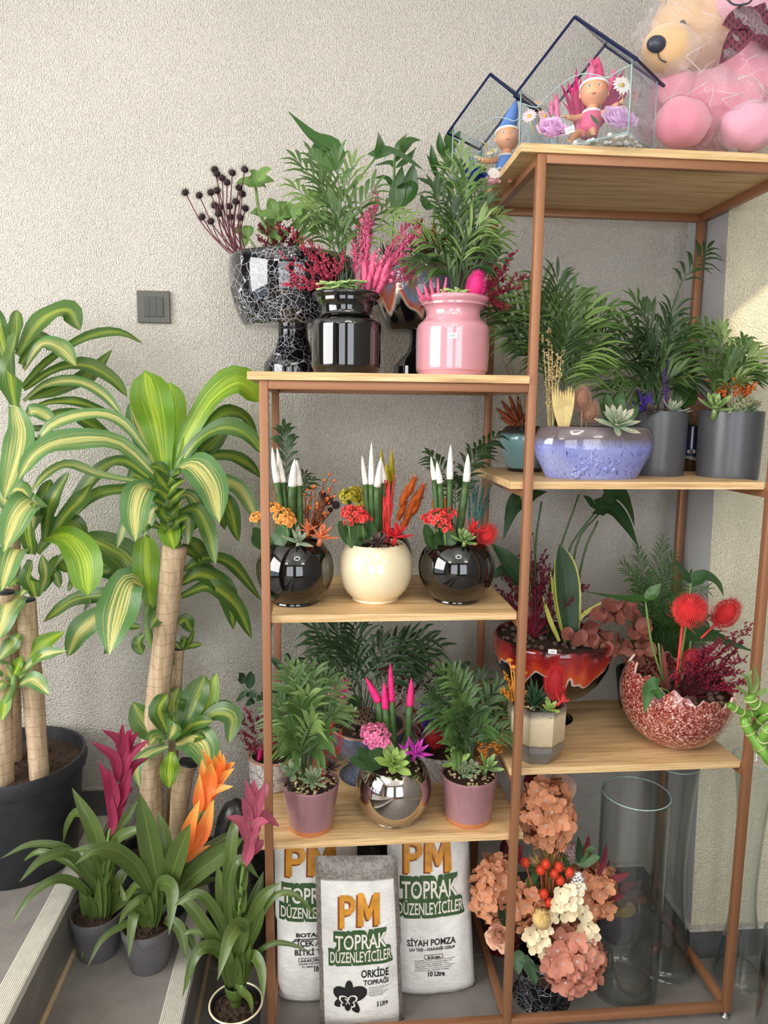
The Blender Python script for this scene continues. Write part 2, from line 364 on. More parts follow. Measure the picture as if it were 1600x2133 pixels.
M_drac_light = leafmat('dracaena_leaf_pale', (104, 142, 84), (76, 118, 66), .28, .22, stripe=(216, 206, 128), sw=.16)
M_drac_young = leafmat('dracaena_leaf_young', (118, 156, 44), (90, 132, 38), .32, .32, stripe=(178, 200, 60), sw=.12)
M_palm = leafmat('palm_leaflet', (92, 122, 62), (58, 90, 46), .4, .2, rib=False)
M_palmlight = leafmat('palm_leaflet_light', (140, 164, 96), (100, 132, 70), .4, .25, rib=False)
M_palmdark = leafmat('palm_leaflet_dark', (60, 86, 46), (38, 62, 36), .4, .15, rib=False)
M_brom = leafmat('bromeliad_strap', (98, 116, 54), (60, 82, 42), .28, .16)
M_zz = leafmat('zz_leaf', (66, 104, 44), (40, 76, 36), .22, .14)
M_phil = leafmat('philodendron_leaf', (72, 112, 50), (44, 84, 42), .3, .18)
M_phildark = leafmat('philodendron_leaf_dark', (54, 86, 48), (36, 66, 40), .35, .15)
M_jade = leafmat('jade_leaf', (120, 152, 80), (84, 120, 60), .35, .15)
M_ficus = leafmat('ficus_leaf', (48, 74, 46), (32, 54, 36), .3, .1)
M_kal = leafmat('kalanchoe_leaf', (72, 104, 58), (52, 84, 50), .4, .08)
M_sans = leafmat('sansevieria_leaf', (58, 84, 56), (40, 62, 44), .4, .05)
M_euca = leafmat('rust_eucalyptus_leaf', (158, 96, 82), (122, 66, 58), .6, .1, rib=False)
M_stem = simple('green_stem', (108, 138, 70), .5)
M_stemdark = simple('dark_green_stem', (66, 92, 50), .5)
M_agave = leafmat('sage_succulent', (150, 172, 132), (120, 150, 116), .5, 0, tipc=(150, 140, 110), rib=False)
M_succ = leafmat('green_succulent', (140, 170, 98), (104, 142, 86), .4, 0, tipc=(168, 190, 120), rib=False)
M_succpale = leafmat('pale_succulent', (168, 186, 156), (140, 164, 138), .5, 0, tipc=(190, 170, 150), rib=False)
M_succdark = leafmat('purple_brown_succulent', (92, 76, 70), (66, 56, 52), .4, 0, rib=False)
M_rosette = leafmat('lime_rosette', (172, 196, 108), (138, 176, 90), .4, .05, tipc=(150, 180, 96), rib=False)
M_haw = leafmat('haworthia_leaf', (58, 92, 60), (42, 74, 50), .45, 0, rib=False)
def dye(name, rgb, rough=.75): return simple('dyed_'+name, rgb, rough, var=.18, scale=60)
M_white = dye('white', (236, 232, 224)); M_magenta = dye('magenta', (226, 42, 122)); M_yellow = dye('mustard', (176, 158, 24))
M_spike = simple('cylindrical_sansevieria', (62, 92, 44), .45, var=.35, scale=45)
M_red = dye('red', (212, 40, 46)); M_redlite = dye('coral_red', (222, 62, 60)); M_crimson = dye('crimson', (150, 26, 60)); M_maroon = dye('maroon', (102, 24, 38))
M_pinkd = dye('pink', (228, 106, 146)); M_rose = dye('raspberry', (196, 66, 92)); M_hot = dye('hot_pink', (240, 44, 140))
M_orange = dye('orange', (222, 110, 40)); M_rust = dye('rust', (130, 62, 28)); M_amber = dye('amber', (216, 140, 46)); M_coral = dye('coral_orange', (232, 132, 88))
M_teald = dye('teal', (62, 128, 122)); M_purple = dye('violet', (72, 48, 140)); M_lavender = dye('lavender', (92, 66, 118)); M_violetpink = dye('violet_pink', (190, 60, 170))
M_blackdry = simple('dried_dark_brown', (44, 26, 30), .85, var=.3); M_winestem = simple('wine_stem', (104, 46, 62), .7)
M_beige = dye('natural_beige', (206, 184, 132)); M_straw = dye('straw', (226, 204, 142)); M_tan = dye('tan_plume', (190, 154, 98)); M_thistle = dye('thistle', (190, 148, 122))
M_kred = leafmat('coral_red_petal', (240, 84, 78), (222, 60, 60), .5, .15, rib=False); M_kpink = leafmat('pink_petal', (244, 146, 184), (226, 104, 158), .5, .15, rib=False)
M_korange = leafmat('apricot_petal', (248, 180, 96), (232, 150, 70), .5, .15, rib=False); M_kyel = leafmat('yellow_petal', (226, 210, 70), (196, 180, 50), .5, .15, rib=False)
M_hyd = leafmat('peach_hydrangea_petal', (226, 162, 122), (198, 128, 94), .7, .15, rib=False)
M_hydpink = leafmat('dusty_hydrangea_petal', (218, 152, 128), (184, 112, 94), .7, .15, rib=False)
M_creamp = leafmat('cream_petal', (252, 240, 212), (244, 224, 178), .6, .2, rib=False)
M_bmag = leafmat('magenta_bract', (160, 50, 84), (122, 38, 62), .4, .2); M_bor = leafmat('orange_bract', (250, 140, 66), (236, 106, 62), .4, .25, tipc=(246, 190, 90)); M_bpink = leafmat('dusty_pink_bract', (184, 92, 116), (142, 70, 84), .4, .2)
M_lilac = leafmat('lilac_rose_petal', (246, 208, 242), (236, 190, 232), .6, .3, rib=False)
M_label = simple('white_sticker', (236, 234, 232), .6, var=.01); M_ink = simple('black_ink', (24, 22, 22), .7, var=.02)
# ------------------------------------------------------------------ the room
YW = 0.55; XP = 1.238; XL, XR, YB, ZC = -2.75, 2.15, -4.75, 3.25
def struct(name, mb, mat, smooth=False, parent=None):
    o = mb.build(name, mat, parent, smooth=smooth)
    if parent is None: o['kind'] = 'structure'
    return o
m = MB(); box(m, XL, XR, YW, YW+.12, -.1, ZC); struct('wall_back', m, M_wall)
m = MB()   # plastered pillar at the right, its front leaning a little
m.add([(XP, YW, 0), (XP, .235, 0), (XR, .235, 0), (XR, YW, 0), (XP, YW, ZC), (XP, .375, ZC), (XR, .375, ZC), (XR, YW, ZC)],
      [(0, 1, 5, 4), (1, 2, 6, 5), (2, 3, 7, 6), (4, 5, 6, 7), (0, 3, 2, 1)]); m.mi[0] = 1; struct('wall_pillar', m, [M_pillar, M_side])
SY0, SY1, SZ0, SZ1 = -.10, .30, 2.47, 2.72      # unseen opening added in the right wall, sized so sun reaches only the pillar
m = MB(); box(m, XR, XR+.1, YB, SY0, -.1, ZC); box(m, XR, XR+.1, SY1, YW+.12, -.1, ZC); box(m, XR, XR+.1, SY0, SY1, -.1, SZ0); box(m, XR, XR+.1, SY0, SY1, SZ1, ZC)
struct('wall_right', m, M_roomwall)
def walled(name, axis, at, lo, hi, holes):       # wall with window openings, built from boxes round them
    m = MB(); xs = sorted([lo, hi]+[h[0] for h in holes]+[h[1] for h in holes])
    for a, b in zip(xs, xs[1:]):
        hs = [h for h in holes if h[0] <= a+1e-6 and h[1] >= b-1e-6]
        for z0, z1 in ([(-.1, hs[0][2]), (hs[0][3], ZC)] if hs else [(-.1, ZC)]):
            if axis == 'x': box(m, at-.1, at, a, b, z0, z1)
            else: box(m, a, b, at-.1, at, z0, z1)
    struct(name, m, M_roomwall)
walled('wall_left', 'x', XL, YB, YW+.12, [(-2.75, -.35, .55, 2.95)])
walled('wall_front', 'y', YB, XL, XR, [(-2.0, -.2, .4, 2.95), (.4, 2.1, .4, 2.95)])
n_ = 0
for ax, a0, a1, z0, z1 in (('x', -2.75, -.35, .55, 2.95), ('y', -2.0, -.2, .4, 2.95), ('y', .4, 2.1, .4, 2.95)):
    n_ += 1; m = MB(); mid = (a0+a1)/2
    for u0, u1, w0, w1 in ((a0, a0+.05, z0, z1), (a1-.05, a1, z0, z1), (mid-.02, mid+.02, z0, z1), (a0, a1, z0, z0+.05), (a0, a1, z1-.05, z1)):
        if ax == 'x': box(m, XL-.07, XL-.02, u0, u1, w0, w1)
        else: box(m, u0, u1, YB-.07, YB-.02, w0, w1)
    struct('window_%d' % n_, m, M_blackpot)
m = MB(); box(m, XL, XR, YB, YW, ZC, ZC+.1); struct('ceiling', m, M_ceiling)
# floor: stone tiles on a bed of grout, and two steps rising to the left
m = MB(); box(m, XL, XR, YB, YW, -.12, -.004); fl = struct('floor', m, M_grout)
TS = .6; tx0 = .80-.6*2; ty0 = WZ(1600, 1957, 0).y
tm = MB(); box(tm, .002, TS-.002, .002, TS-.002, -.02, 0, bev=.0015); tme = tm.mesh('tile', M_tile, False)
for i in range(5):
    for j in range(-9, 1):
        x = tx0+i*TS; y = ty0+j*TS
        if x+TS < XR+.01 and y > YB-.3: put('tile', tme, fl, M=Matrix.Translation((x, y, 0)))
tm = MB(); box(tm, tx0+.002-.0, tx0+TS-.002, ty0+.0+.002, YW, -.02, 0); 
for i in range(5):
    x = tx0+i*TS; mm = MB(); box(mm, x+.002, min(x+TS, XR)-.002, ty0+TS+.002 if ty0+TS < YW else ty0+.002, YW, -.02, 0)
    if ty0+TS < YW: mm.build('tile', M_tile, fl, smooth=False)
def step(x0, x1, z0, z1, name, zg=0):
    m = MB(); box(m, x0, x1-.012, YB+.05, YW, z0, z1-.012); s = struct(name, m, M_grout)
    y = YW
    for k in range(9):                            # tread slabs and riser slabs
        y1 = y-.598 if k else -.37; 
        m = MB(); box(m, x0, x1-.048, y1, y-.003, z1-.012, z1); m.build('tread_tile', M_tile, s, smooth=False)
        m = MB(); box(m, x1-.012, x1, y1, y-.003, z0, z1-.004); m.build('riser_tile', M_tile, s, smooth=False)
        y = y1
        if y < -3.8: break
    m = MB(); prof = [(x1-.048, z1-.012), (x1-.048, z1+.0015)]       # ribbed aluminium nosing
    for r in range(11):
        a = x1-.046+r*.0043; prof += [(a, z1+.0035), (a+.0022, z1+.0035), (a+.0028, z1+.0012), (a+.0038, z1+.0012)]
    prof += [(x1+.003, z1+.002), (x1+.004, z1-.02), (x1, z1-.02), (x1, z1-.012)]
    v = []; f = []; q = len(prof)
    for y in (YB+.05, YW): v += [(a, y, b) for a, b in prof]
    f = [(i, i+1, q+i+1, q+i) for i in range(q-1)]; m.add(v, f); m.build('nosing', M_nose, s, smooth=False)
    m = MB(); box(m, x1, x1+.011, YB+.05, YW, zg, zg+.004); m.build('grout_line', M_grout, s, smooth=False)
step(XL, -.522, 0, .34, 'floor_step_upper', .17)
step(-.522, -.197, 0, .17, 'floor_step_lower')
def skirt(name, x0, x1, y0, y1, z0, z1):
    m = MB(); box(m, x0, x1, y0, y1, z0, z1); s = struct(name, m, M_tiledark)
    m = MB(); box(m, x0, x1+(.0), y0+.002, y1, z1, z1+.008, bev=.002); m.build('plaster_ledge', M_wall, s, smooth=False)
skirt('baseboard_back', -1.1, -.526, YW-.02, YW, .34, .425); skirt('baseboard_back_step', -.522, -.2, YW-.02, YW, .17, .255)
skirt('baseboard_back_floor', -.19, XP, YW-.02, YW, 0, .085)
skirt('baseboard_pillar', XP-.014, XR, .215, .25, 0, .085); skirt('baseboard_pillar_side', XP-.014, XP, .25, YW-.02, 0, .085)
# ring lamps hanging from the ceiling (they show as bright rings in the glossy pots)
M_ring = bpy.data.materials.new('led_ring'); M_ring.use_nodes = True
_e = M_ring.node_tree.nodes['Principled BSDF']; _e.inputs['Emission Color'].default_value = (1, .94, .84, 1); _e.inputs['Emission Strength'].default_value = 22
def ringlamp(x, y, z, R, lab):
    t = thing('ring_lamp', lab, 'lamp', (x, y, z))
    m = MB(); pr = [(R+.022*math.cos(a), z+.022*math.sin(a)) for a in [i*math.pi/4 for i in range(9)]]; lathe(m, pr, x, y, 40, closed_bottom=False); m.build('light_ring', M_ring, t)
    m = MB()
    for k in range(3): a = k*2.094; tube(m, [(x+R*math.cos(a), y+R*math.sin(a), z), (x, y, ZC-.02)], .0015, seg=4)
    m.build('cord', M_ink, t)
    m = MB(); lathe(m, [(.06, ZC-.03), (.06, ZC)], x, y, 20); m.build('ceiling_rose', M_white, t)
ringlamp(.35, -1.55, 2.75, .30, 'round led ring lamp hanging nearest the display rack'); ringlamp(-1.3, -2.6, 2.75, .24, 'round led ring lamp hanging over the steps'); ringlamp(1.5, -2.7, 2.75, .24, 'round led ring lamp hanging by the right room wall')
# light switch on the back wall
P = W(321, 640, YW); t = thing('light_switch', 'anthracite light switch with three rockers on the plaster wall', 'light switch', (P.x, YW, P.z))
m = MB(); box(m, P.x-.046, P.x+.046, YW-.010, YW+.001, P.z-.0445, P.z+.0445, bev=.0015); M_anth = simple('anthracite_plastic', (82, 80, 74), .4, .3, var=.03)
m.build('cover_plate', M_anth, t, smooth=False)
M_anth2 = simple('anthracite_rocker', (68, 67, 62), .4, .2, var=.03)
for k in range(3):
    x = P.x-.027+k*.0185; m = MB(); box(m, x, x+.0180, YW-.0135, YW-.009, P.z-.0275, P.z+.0275, bev=.0008); m.build('rocker', M_anth2, t, smooth=False)

# ------------------------------------------------------------------ display rack
ZT, ZL, ZR2, ZS2, ZR3, ZS3, ZBT = 2.1675, 1.6707, 1.4447, 1.1273, .7252, .5517, .0403
TZ, TL = ZT+.018, ZL+.018
X1, X2, X3, RD = 0.0, .6093, 1.2107, .4309; PW = .020
M_steelfoot = simple('zinc_steel', (150, 146, 142), .35, .8)
rack = thing('display_rack', 'two bay copper brown steel rack with oak shelf boards against the plaster wall', 'shelf rack', (.6, .22, 0))
def steel(name, x0, x1, y0, y1, z0, z1): m = MB(); box(m, x0, x1, y0, y1, z0, z1, bev=.0016); return m.build(name, M_copper, rack, sharp=.6)
for x, zt in ((X1, ZL), (X2, ZT), (X3, ZT)):
    for y in (0, RD):
        steel('post', x, x+PW, y, y+PW, .02, zt)
        m = MB(); lathe(m, [(.012, 0), (.013, .004), (.006, .006), (.006, .022)], x+.01, y+.01, 14); m.build('levelling_foot', M_steelfoot, rack)
E_ = .0005
for y in (0, RD):
    steel('rail', X2+PW, X3, y+E_, y+PW-E_, ZT-PW, ZT); steel('rail', X1+PW, X2, y+E_, y+PW-E_, ZL-PW, ZL)
    steel('rail', X2+PW, X3, y+E_, y+PW-E_, ZBT-PW, ZBT); steel('rail', X1+PW, X2, y+E_, y+PW-E_, ZBT-PW, ZBT)
for x in (X1, X2, X3):
    steel('rail', x+E_, x+PW-E_, PW, RD, ZBT-PW, ZBT)
    if x: steel('rail', x+E_, x+PW-E_, PW, RD, ZT-PW, ZT)
    if x < 1: steel('rail', x+E_, x+PW-E_, PW, RD, ZL-PW, ZL)
for x in (X2, X3):
    for z in (ZR2, ZR3): steel('rail', x+E_, x+PW-E_, PW, RD, z-.018-PW, z-.018)
for x in (X1, X2):
    for z in (ZS2, ZS3): steel('rail', x+E_, x+PW-E_, PW, RD, z-.018-PW, z-.018)
def board(x0, x1, y0, y1, zt): m = MB(); box(m, x0, x1, y0, y1, zt-.018, zt, bev=.0006); return m.build('shelf_board', M_wood, rack, smooth=False)
board(.570, 1.27, -.005, .45, TZ); board(-.025, .6085, -.008, .45, TL)
board(.580, X3-.0005, .0215, .43, ZR2); board(X1+PW+.0005, X2-.001, .0215, .43, ZS2)
board(.606, X3-.0005, .0215, .43, ZR3); board(-.018, .647, .0215, .43, ZS3)
# ------------------------------------------------------------------ plant and pot builders
rng = random.Random(7)
def R_(a, b): return rng.uniform(a, b)
class Pot:      # a planted pot: root Empty, its axis, soil level and pixel helper
    pass
def planter(name, label, cat, cx, Y, zb, cy):
    p = Pot(); q = W(cx, cy, Y); p.x = q.x; p.y = Y; p.zb = zb; p.k = K(cx, cy, Y); p.cx = cx
    p.root = thing(name, label, cat, (p.x, Y, zb)); return p
def turned(p, prof, mats, name='pot', wall=5, zsoil=None, soil=M_soil, sx=1, sy=1, k=4, seg=56, label=None, lip=2, sharp=.7, raw=False):
    """prof: (y pixel, half width pixel) from top rim to base; stands on p.zb"""
    pr = []
    for i, (y, h) in enumerate(prof):
        z = W(p.cx, y, p.y).z; pr.append((h*p.k, max(z, p.zb+.0005)))
    pr[-1] = (pr[-1][0], p.zb+.0005); pr = pr[::-1]
    pr = pr if raw else smoothprof(pr, k); zr = max(z for r, z in pr); rr = pr[-1][0]
    w = wall*p.k; lp = lip*p.k
    p.rim = zr; p.rr = rr-w
    out = pr+[(rr-w*.3, zr+lp*.6), (rr-w*.8, zr+lp*.5), (rr-w, zr-lp)]
    zs = zsoil if zsoil is not None else zr-.012
    out += [(rr-w*1.02, zs-.01)]
    m = MB(); lathe(m, out, p.x, p.y, seg, sx=sx, sy=sy); o = m.build(name, mats, p.root, label, sharp=sharp)
    p.pot = o; p.zs = zs
    if soil: soilfill(p, soil, sx, sy)
    return o
def soilfill(p, mat, sx=1, sy=1, lumps=60, r=.006):
    m = MB(); rr = p.rr*1.0; n = 7; sg = 28; v = [(p.x, p.y, p.zs+.004)]; f = []
    for i in range(1, n+1):
        for j in range(sg):
            a = 2*math.pi*j/sg; q = rr*i/n; v.append((p.x+q*math.cos(a)*sx, p.y+q*math.sin(a)*sy, p.zs+R_(-.002, .004)*(i < n)))
    f += [(0, 1+j, 1+(j+1) % sg) for j in range(sg)]
    for i in range(n-1):
        for j in range(sg): a = 1+i*sg+j; b = 1+i*sg+(j+1) % sg; f.append((a, a+sg, b+sg, b))
    m.add(v, f); m.build('soil', mat, p.root)
def stones(p, mat, n=40, r=.005, name='gravel', sx=1, sy=1):
    m = MB()
    for i in range(n):
        a = R_(0, 6.28); q = p.rr*math.sqrt(R_(0, .95)); c = (p.x+q*math.cos(a)*sx, p.y+q*math.sin(a)*sy, p.zs+r*R_(.1, .9))
        blob8(m, c, r*R_(.6, 1.25))
    m.build(name, mat, p.root, kind='stuff')
def blob8(m, c, r):
    bm = bmesh.new(); bmesh.ops.create_icosphere(bm, subdivisions=1, radius=r)
    for v in bm.verts: v.co = Vector((v.co.x*R_(.8, 1.2), v.co.y*R_(.8, 1.2), v.co.z*R_(.6, 1)))+Vector(c)
    addbm(m, bm)
def globe(p, Rp, rim, base, mats, foot=6, wall=4, soil=M_soil, seg=64):
    R = Rp*p.k; rb = base*p.k; rt = rim*p.k; ft = foot*p.k; zc = p.zb+ft+math.sqrt(R*R-rb*rb); pr = [(rb*.97, p.zb+.0005), (rb, p.zb+ft*.5), (rb*.985, p.zb+ft)]
    a0 = -math.acos(rb/R); a1 = math.acos(rt/R)
    pr += [(R*math.cos(a0+(a1-a0)*i/26), zc+R*math.sin(a0+(a1-a0)*i/26)) for i in range(27)]
    w = wall*p.k; zr = pr[-1][1]; pr += [(rt-w*.5, zr+w*.4), (rt-w, zr), (rt-w*.9, zr-.012)]
    p.rim = zr; p.rr = rt-w*.9; p.zs = zr-.008
    m = MB(); lathe(m, pr, p.x, p.y, seg); p.pot = m.build('pot', mats, p.root, sharp=.7)
    if soil: soilfill(p, soil)
def PX(p, x, y, dy=0): return W(x, y, p.y+dy)
# ---- foliage
def frond(parent, pts, mat, ll, n=11, w=.011, start=.25, droop=.25, stem=M_stemdark, nrm=(0, -.75, .65), name='frond', ang=52, r=.0016):
    cv = crom(pts, 24); m = MB(); tube(m, pts, r, r*.35, 5, 14, m=1); w = w*.84; n = max(6, int(n*.86)); nr = Vector(nrm).normalized()
    for i in range(n):
        k = start+(1-start)*(i+.3)/n; j = k*23; a = int(min(22, j)); p = cv[a].lerp(cv[a+1], j-a); t = (cv[a+1]-cv[a]).normalized()
        s = t.cross(nr); s = s.normalized() if s.length > .01 else frame(t)[0]; kk = (k-start)/(1-start)
        L = ll*(.62+.5*math.sin(math.pi*(.12+.8*kk)))*R_(.85, 1.1); an = math.radians(ang-22*kk+R_(-7, 7))
        for sg in (-1, 1):
            d = t*math.cos(an)+s*(sg*math.sin(an))+nr*R_(-.1, .25); q = p+t*(R_(-.004, .004))
            e = q+d*L-Vector((0, 0, droop*L*R_(.5, 1.4))); md = q+d*L*.5+nr*L*.06
            leaf(m, [q, md, e], w*R_(.85, 1.1), 'lance', nr, .25, 6, cu=(-1, 0, 1))
    d = (cv[-1]-cv[-3]).normalized(); leaf(m, [cv[-1], cv[-1]+d*ll*.35, cv[-1]+d*ll*.7-Vector((0, 0, .1*ll))], w, 'lance', nr, .25, 6, cu=(-1, 0, 1))
    return m.build(name, [mat, stem], parent)
def palm(p, base, tips, mats, ll=48, n=11, w=8, spread=8, start=.3, dys=None, droop=.25):
    if not isinstance(mats, (list, tuple)): mats = [mats]
    for i, t in enumerate(tips):
        x, y = t[:2]; dy = t[2] if len(t) > 2 else R_(-.05, .06)
        b = PX(p, base[0]+R_(-spread, spread), base[1], R_(-.012, .012)); e = PX(p, x, y, dy); L = (e-b).length
        hor = Vector((e.x-b.x, e.y-b.y, 0)); md = b+hor*.32+Vector((0, 0, (e.z-b.z)*.62+hor.length*.16))
        frond(p.root, [b, md, e], mats[i % len(mats)], ll*p.k, n, w*p.k, start, droop)
def ext(p): return p.root
def sleaf_mesh(name, mat, w=.42, th=.16, curl=.25, tip=.75, n=7, pointy=.5):
    """thick succulent leaf, length 1 along +Y, upper face +Z"""
    m = MB(); v = []; f = []; uv = []; seg = 8
    for i in range(n+1):
        k = i/n; hw = w/2*max(.03, (.45+.55*math.sin(math.pi/2*min(1, k/tip)))*(1-max(0, (k-tip)/(1-tip))**(1.2+pointy))); ht = th/2*(1-.65*k)
        for j in range(seg):
            a = 2*math.pi*j/seg; x = hw*math.cos(a); z = ht*math.sin(a)*(1 if math.sin(a) < 0 else .35)
            v.append((x, k, z+curl*k*k+.25*abs(x)*abs(x)/max(hw, .01))); uv.append((math.cos(a), k))
    for i in range(n):
        for j in range(seg): a = i*seg+j; b = i*seg+(j+1) % seg; f.append((a, b, b+seg, a+seg))
    f.append(tuple(range(n*seg, n*seg+seg))); m.add(v, f, uv); return m.mesh(name, mat)
_sl = {}
def rosette(parent, c, R, mat, n=22, w=.42, th=.16, curl=.3, tip=.7, axis=(0, -.45, .9), inner=.28, e0=8, e1=78, name='succulent', stem=True, pointy=.5):
    key = (mat.name, w, th, curl, tip, pointy)
    if key not in _sl: _sl[key] = sleaf_mesh('leaf', mat, w, th, curl, tip, pointy=pointy)
    c = Vector(c); ax = Vector(axis).normalized(); s, u = frame(ax); B = Matrix((s, u, ax)).transposed().to_4x4()
    m = MB(); tube(m, [c-ax*R*.5, c+ax*R*.06], R*.16, R*.1, 7); core = m.build(name, mat, parent)
    for i in range(n):
        k = i/(n-1); L = R*(1-(1-inner)*k); el = math.radians(e0+(e1-e0)*k+R_(-5, 5)); ph = i*2.39996+R_(-.1, .1)
        M = Matrix.Translation(c+ax*R*.10*k) @ B @ Matrix.Rotation(ph, 4, 'Z') @ Matrix.Rotation(el, 4, 'X') @ Matrix.Translation((0, R*.05, 0)) @ Matrix.Scale(L, 4)
        put('leaf', _sl[key], core, M=M)
    return core
def spike(p, tip, mid, base, w, tipmat, dyt=0, name='spike', mat=M_spike, dyb=0):
    """cylindrical leaf with a painted tip: pixel points of tip, end of paint and foot, width in pixels"""
    T, Mi, B = PX(p, *tip, dyt), PX(p, *mid, (dyt+dyb)/2), PX(p, *base, dyb); r = w*p.k/2*1.18; L1 = (B-Mi).length; L2 = (Mi-T).length
    m = MB(); tube(m, [B, Mi], r*1.0, r*1.0, 9, 6); o = m.build(name, mat, p.root)
    m = MB(); rt = r*1.03; tube(m, [Mi-(Mi-B).normalized()*.0005, Mi.lerp(T, .5)+Vector(((B.x-Mi.x)*-.04, 0, 0)), T], rt, rt, 9, 12, rf=lambda k: rt*max(.06, (1-k**2.0)**.75)); m.build('painted_tip', tipmat, o)
def cluster(parent, c, R, mat, n=18, fs=.0075, squash=.75, name='flower_cluster', stem=None, axis=(0, -.35, .95), pet=5, layers=2):
    """dome of small double florets"""
    key = ('fl', mat.name, pet, layers)
    if key not in _sl:
        m = MB()
        for ly in range(layers):
            for j in range(pet):
                a = 2*math.pi*(j+ly*.5)/pet; d = Vector((math.cos(a), math.sin(a), 0)); L = 1-.38*ly
                leaf(m, [d*.05, d*.55*L+Vector((0, 0, .12+.22*ly)), d*L+Vector((0, 0, .05+.5*ly))], .78*L, 'round', (0, 0, 1), .25, 5, cu=(-1, 0, 1))
        ellip(m, (0, 0, .18), .16, .16, .14, 6, 4); _sl[key] = m.mesh('floret', mat)
    c = Vector(c); ax = Vector(axis).normalized(); s, u = frame(ax)
    m = MB()
    for i in range(n):
        z = 1-(i+.5)/n*1.05; rr = math.sqrt(max(0, 1-z*z)); ph = i*2.39996
        d = s*rr*math.cos(ph)+u*rr*math.sin(ph)+ax*z; tube(m, [c-ax*R*.9, c+d*R*.8], fs*.12, fs*.12, 4)
    core = m.build(name, M_stem, parent)
    for i in range(n):
        z = 1-(i+.5)/n*1.05; rr = math.sqrt(max(0, 1-z*z)); ph = i*2.39996
        d = (s*rr*math.cos(ph)+u*rr*math.sin(ph)+ax*z*squash); q = c+d*R*R_(.86, 1.06); dd = (d+Vector((R_(-.25, .25), R_(-.4, .1), R_(-.1, .3)))).normalized(); S, U = frame(dd)
        M = Matrix.Translation(q) @ Matrix((S, U, dd)).transposed().to_4x4() @ Matrix.Rotation(R_(0, 6), 4, 'Z') @ Matrix.Scale(fs*R_(.85, 1.15), 4)
        put('floret', _sl[key], core, M=M)
    if stem is not None:
        mm = MB(); tube(mm, [Vector(stem), c-ax*R*.8], .0025, .002, 6); mm.build('stem', M_stem, core)
    return core
M_deepred = dye('deep_red', (160, 26, 36)); M_euca_core = dye('brown_thistle', (150, 108, 88))
def teasel(parent, c, rx, rz, mat, axis=(0, 0, 1), n=260, sl=.35,  name='teasel', stem=None, bracts=6, stemmat=None):
    cm = {M_red: M_deepred, M_redlite: M_red, M_hot: M_magenta, M_thistle: M_euca_core}.get(mat, mat)
    c = Vector(c); ax = Vector(axis).normalized(); s, u = frame(ax); B = Matrix((s, u, ax)).transposed(); m = MB()
    ellip(m, c, rx*.86, rx*.86, rz*.9, 12, 9, M=B, m=1); n = int(n*1.25); sl *= 1.1
    for i in range(n):
        z = 1-2*(i+.5)/n; r = math.sqrt(1-z*z); a = i*2.39996; d = Vector((r*math.cos(a), r*math.sin(a), z)); q = c+B @ Vector((d.x*rx, d.y*rx, d.z*rz)); dd = (B @ Vector((d.x, d.y, d.z*.6+.3))).normalized()
        S, U = frame(dd); L = rx*sl*R_(.7, 1.2)*(1.6 if z > .8 else 1); w = rx*.045
        m.add([q-S*w, q+S*w, q+U*w, q+dd*L], [(0, 1, 3), (1, 2, 3), (2, 0, 3)])
    for i in range(bracts):
        a = 6.28*i/bracts+R_(-.3, .3); d = B @ Vector((math.cos(a), math.sin(a), R_(-.35, .5))); b0 = c-ax*rz*.95
        tube(m, [b0, b0+d*rx*.9, b0+d*rx*R_(1.3, 2.0)+ax*rx*.6], rx*.05, rx*.01, 4, 7)
    if stem is not None: tube(m, [Vector(stem), c-ax*rz*.9], rx*.10, rx*.12, 6)
    return m.build(name, [mat, cm], parent)
def fluffy(parent, pts, r, mat, n=240, hl=.9, name='bunny_tail', stem=None, lean=.8, core=.45):
    """soft seed head along a curve: hairs pointing outward and along"""
    cv = crom(pts, 16); m = MB(); tube(m, pts, r*core, r*core, 7, 12, rf=lambda k: r*core*math.sin(math.pi*(.12+.82*k))**.7)
    for i in range(n):
        k = R_(0, 1); j = k*14.9; a = int(j); p = cv[a].lerp(cv[a+1], j-a); t = (cv[a+1]-cv[a]).normalized(); s, u = frame(t); an = R_(0, 6.28)
        o = s*math.cos(an)+u*math.sin(an); rr = r*core*math.sin(math.pi*(.12+.82*k))**.7; d = (o+t*lean).normalized(); q = p+o*rr*.7; L = r*hl*R_(.6, 1.3); w = r*.05; e = d.cross(o); e = e.normalized() if e.length > .01 else s
        m.add([q-e*w, q+e*w, q+d*L], [(0, 1, 2)])
    if stem is not None: tube(m, [Vector(stem), cv[0]], .0012, .0012, 4)
    return m.build(name, mat, parent)
def spray(parent, base, tips, mat, nb=10, bl=.03, br=.0028, stemmat=None, name='dried_spray', bend=.12, frac=.45, per=4, blen=1.8, sub=True):
    """bunch of fine dried stems, branching and beaded with tiny buds: nobody could count them"""
    m = MB(); b = Vector(base)
    for t in tips:
        t = Vector(t); mid = b.lerp(t, .5)+Vector((R_(-1, 1), R_(-1, 1), R_(.2, 1)))*bend*(t-b).length; cv = crom([b, mid, t], 16)
        tube(m, [b, mid, t], .0011, .0006, 3, 8, m=1)
        for i in range(nb):
            k = frac+(1-frac)*(i+R_(0, 1))/nb; j = min(14.99, k*15); a = int(j); p = cv[a].lerp(cv[a+1], j-a); d = ((cv[a+1]-cv[a]).normalized()+Vector((R_(-1, 1), R_(-1, 1), R_(-.3, .9)))*.9).normalized(); e = p+d*bl*R_(.4, 1.1)
            if sub: tube(m, [p, e], .0006, .0004, 3, m=1)
            for q in range(per): g = p.lerp(e, (q+1)/per)+Vector((R_(-1, 1), R_(-1, 1), R_(-1, 1)))*br*1.2; blob(m, g, br*R_(.6, 1.1), d+Vector((R_(-.5, .5), R_(-.5, .5), R_(-.3, .6))), blen)
    return m.build(name, [mat, stemmat or mat], parent, kind='stuff')
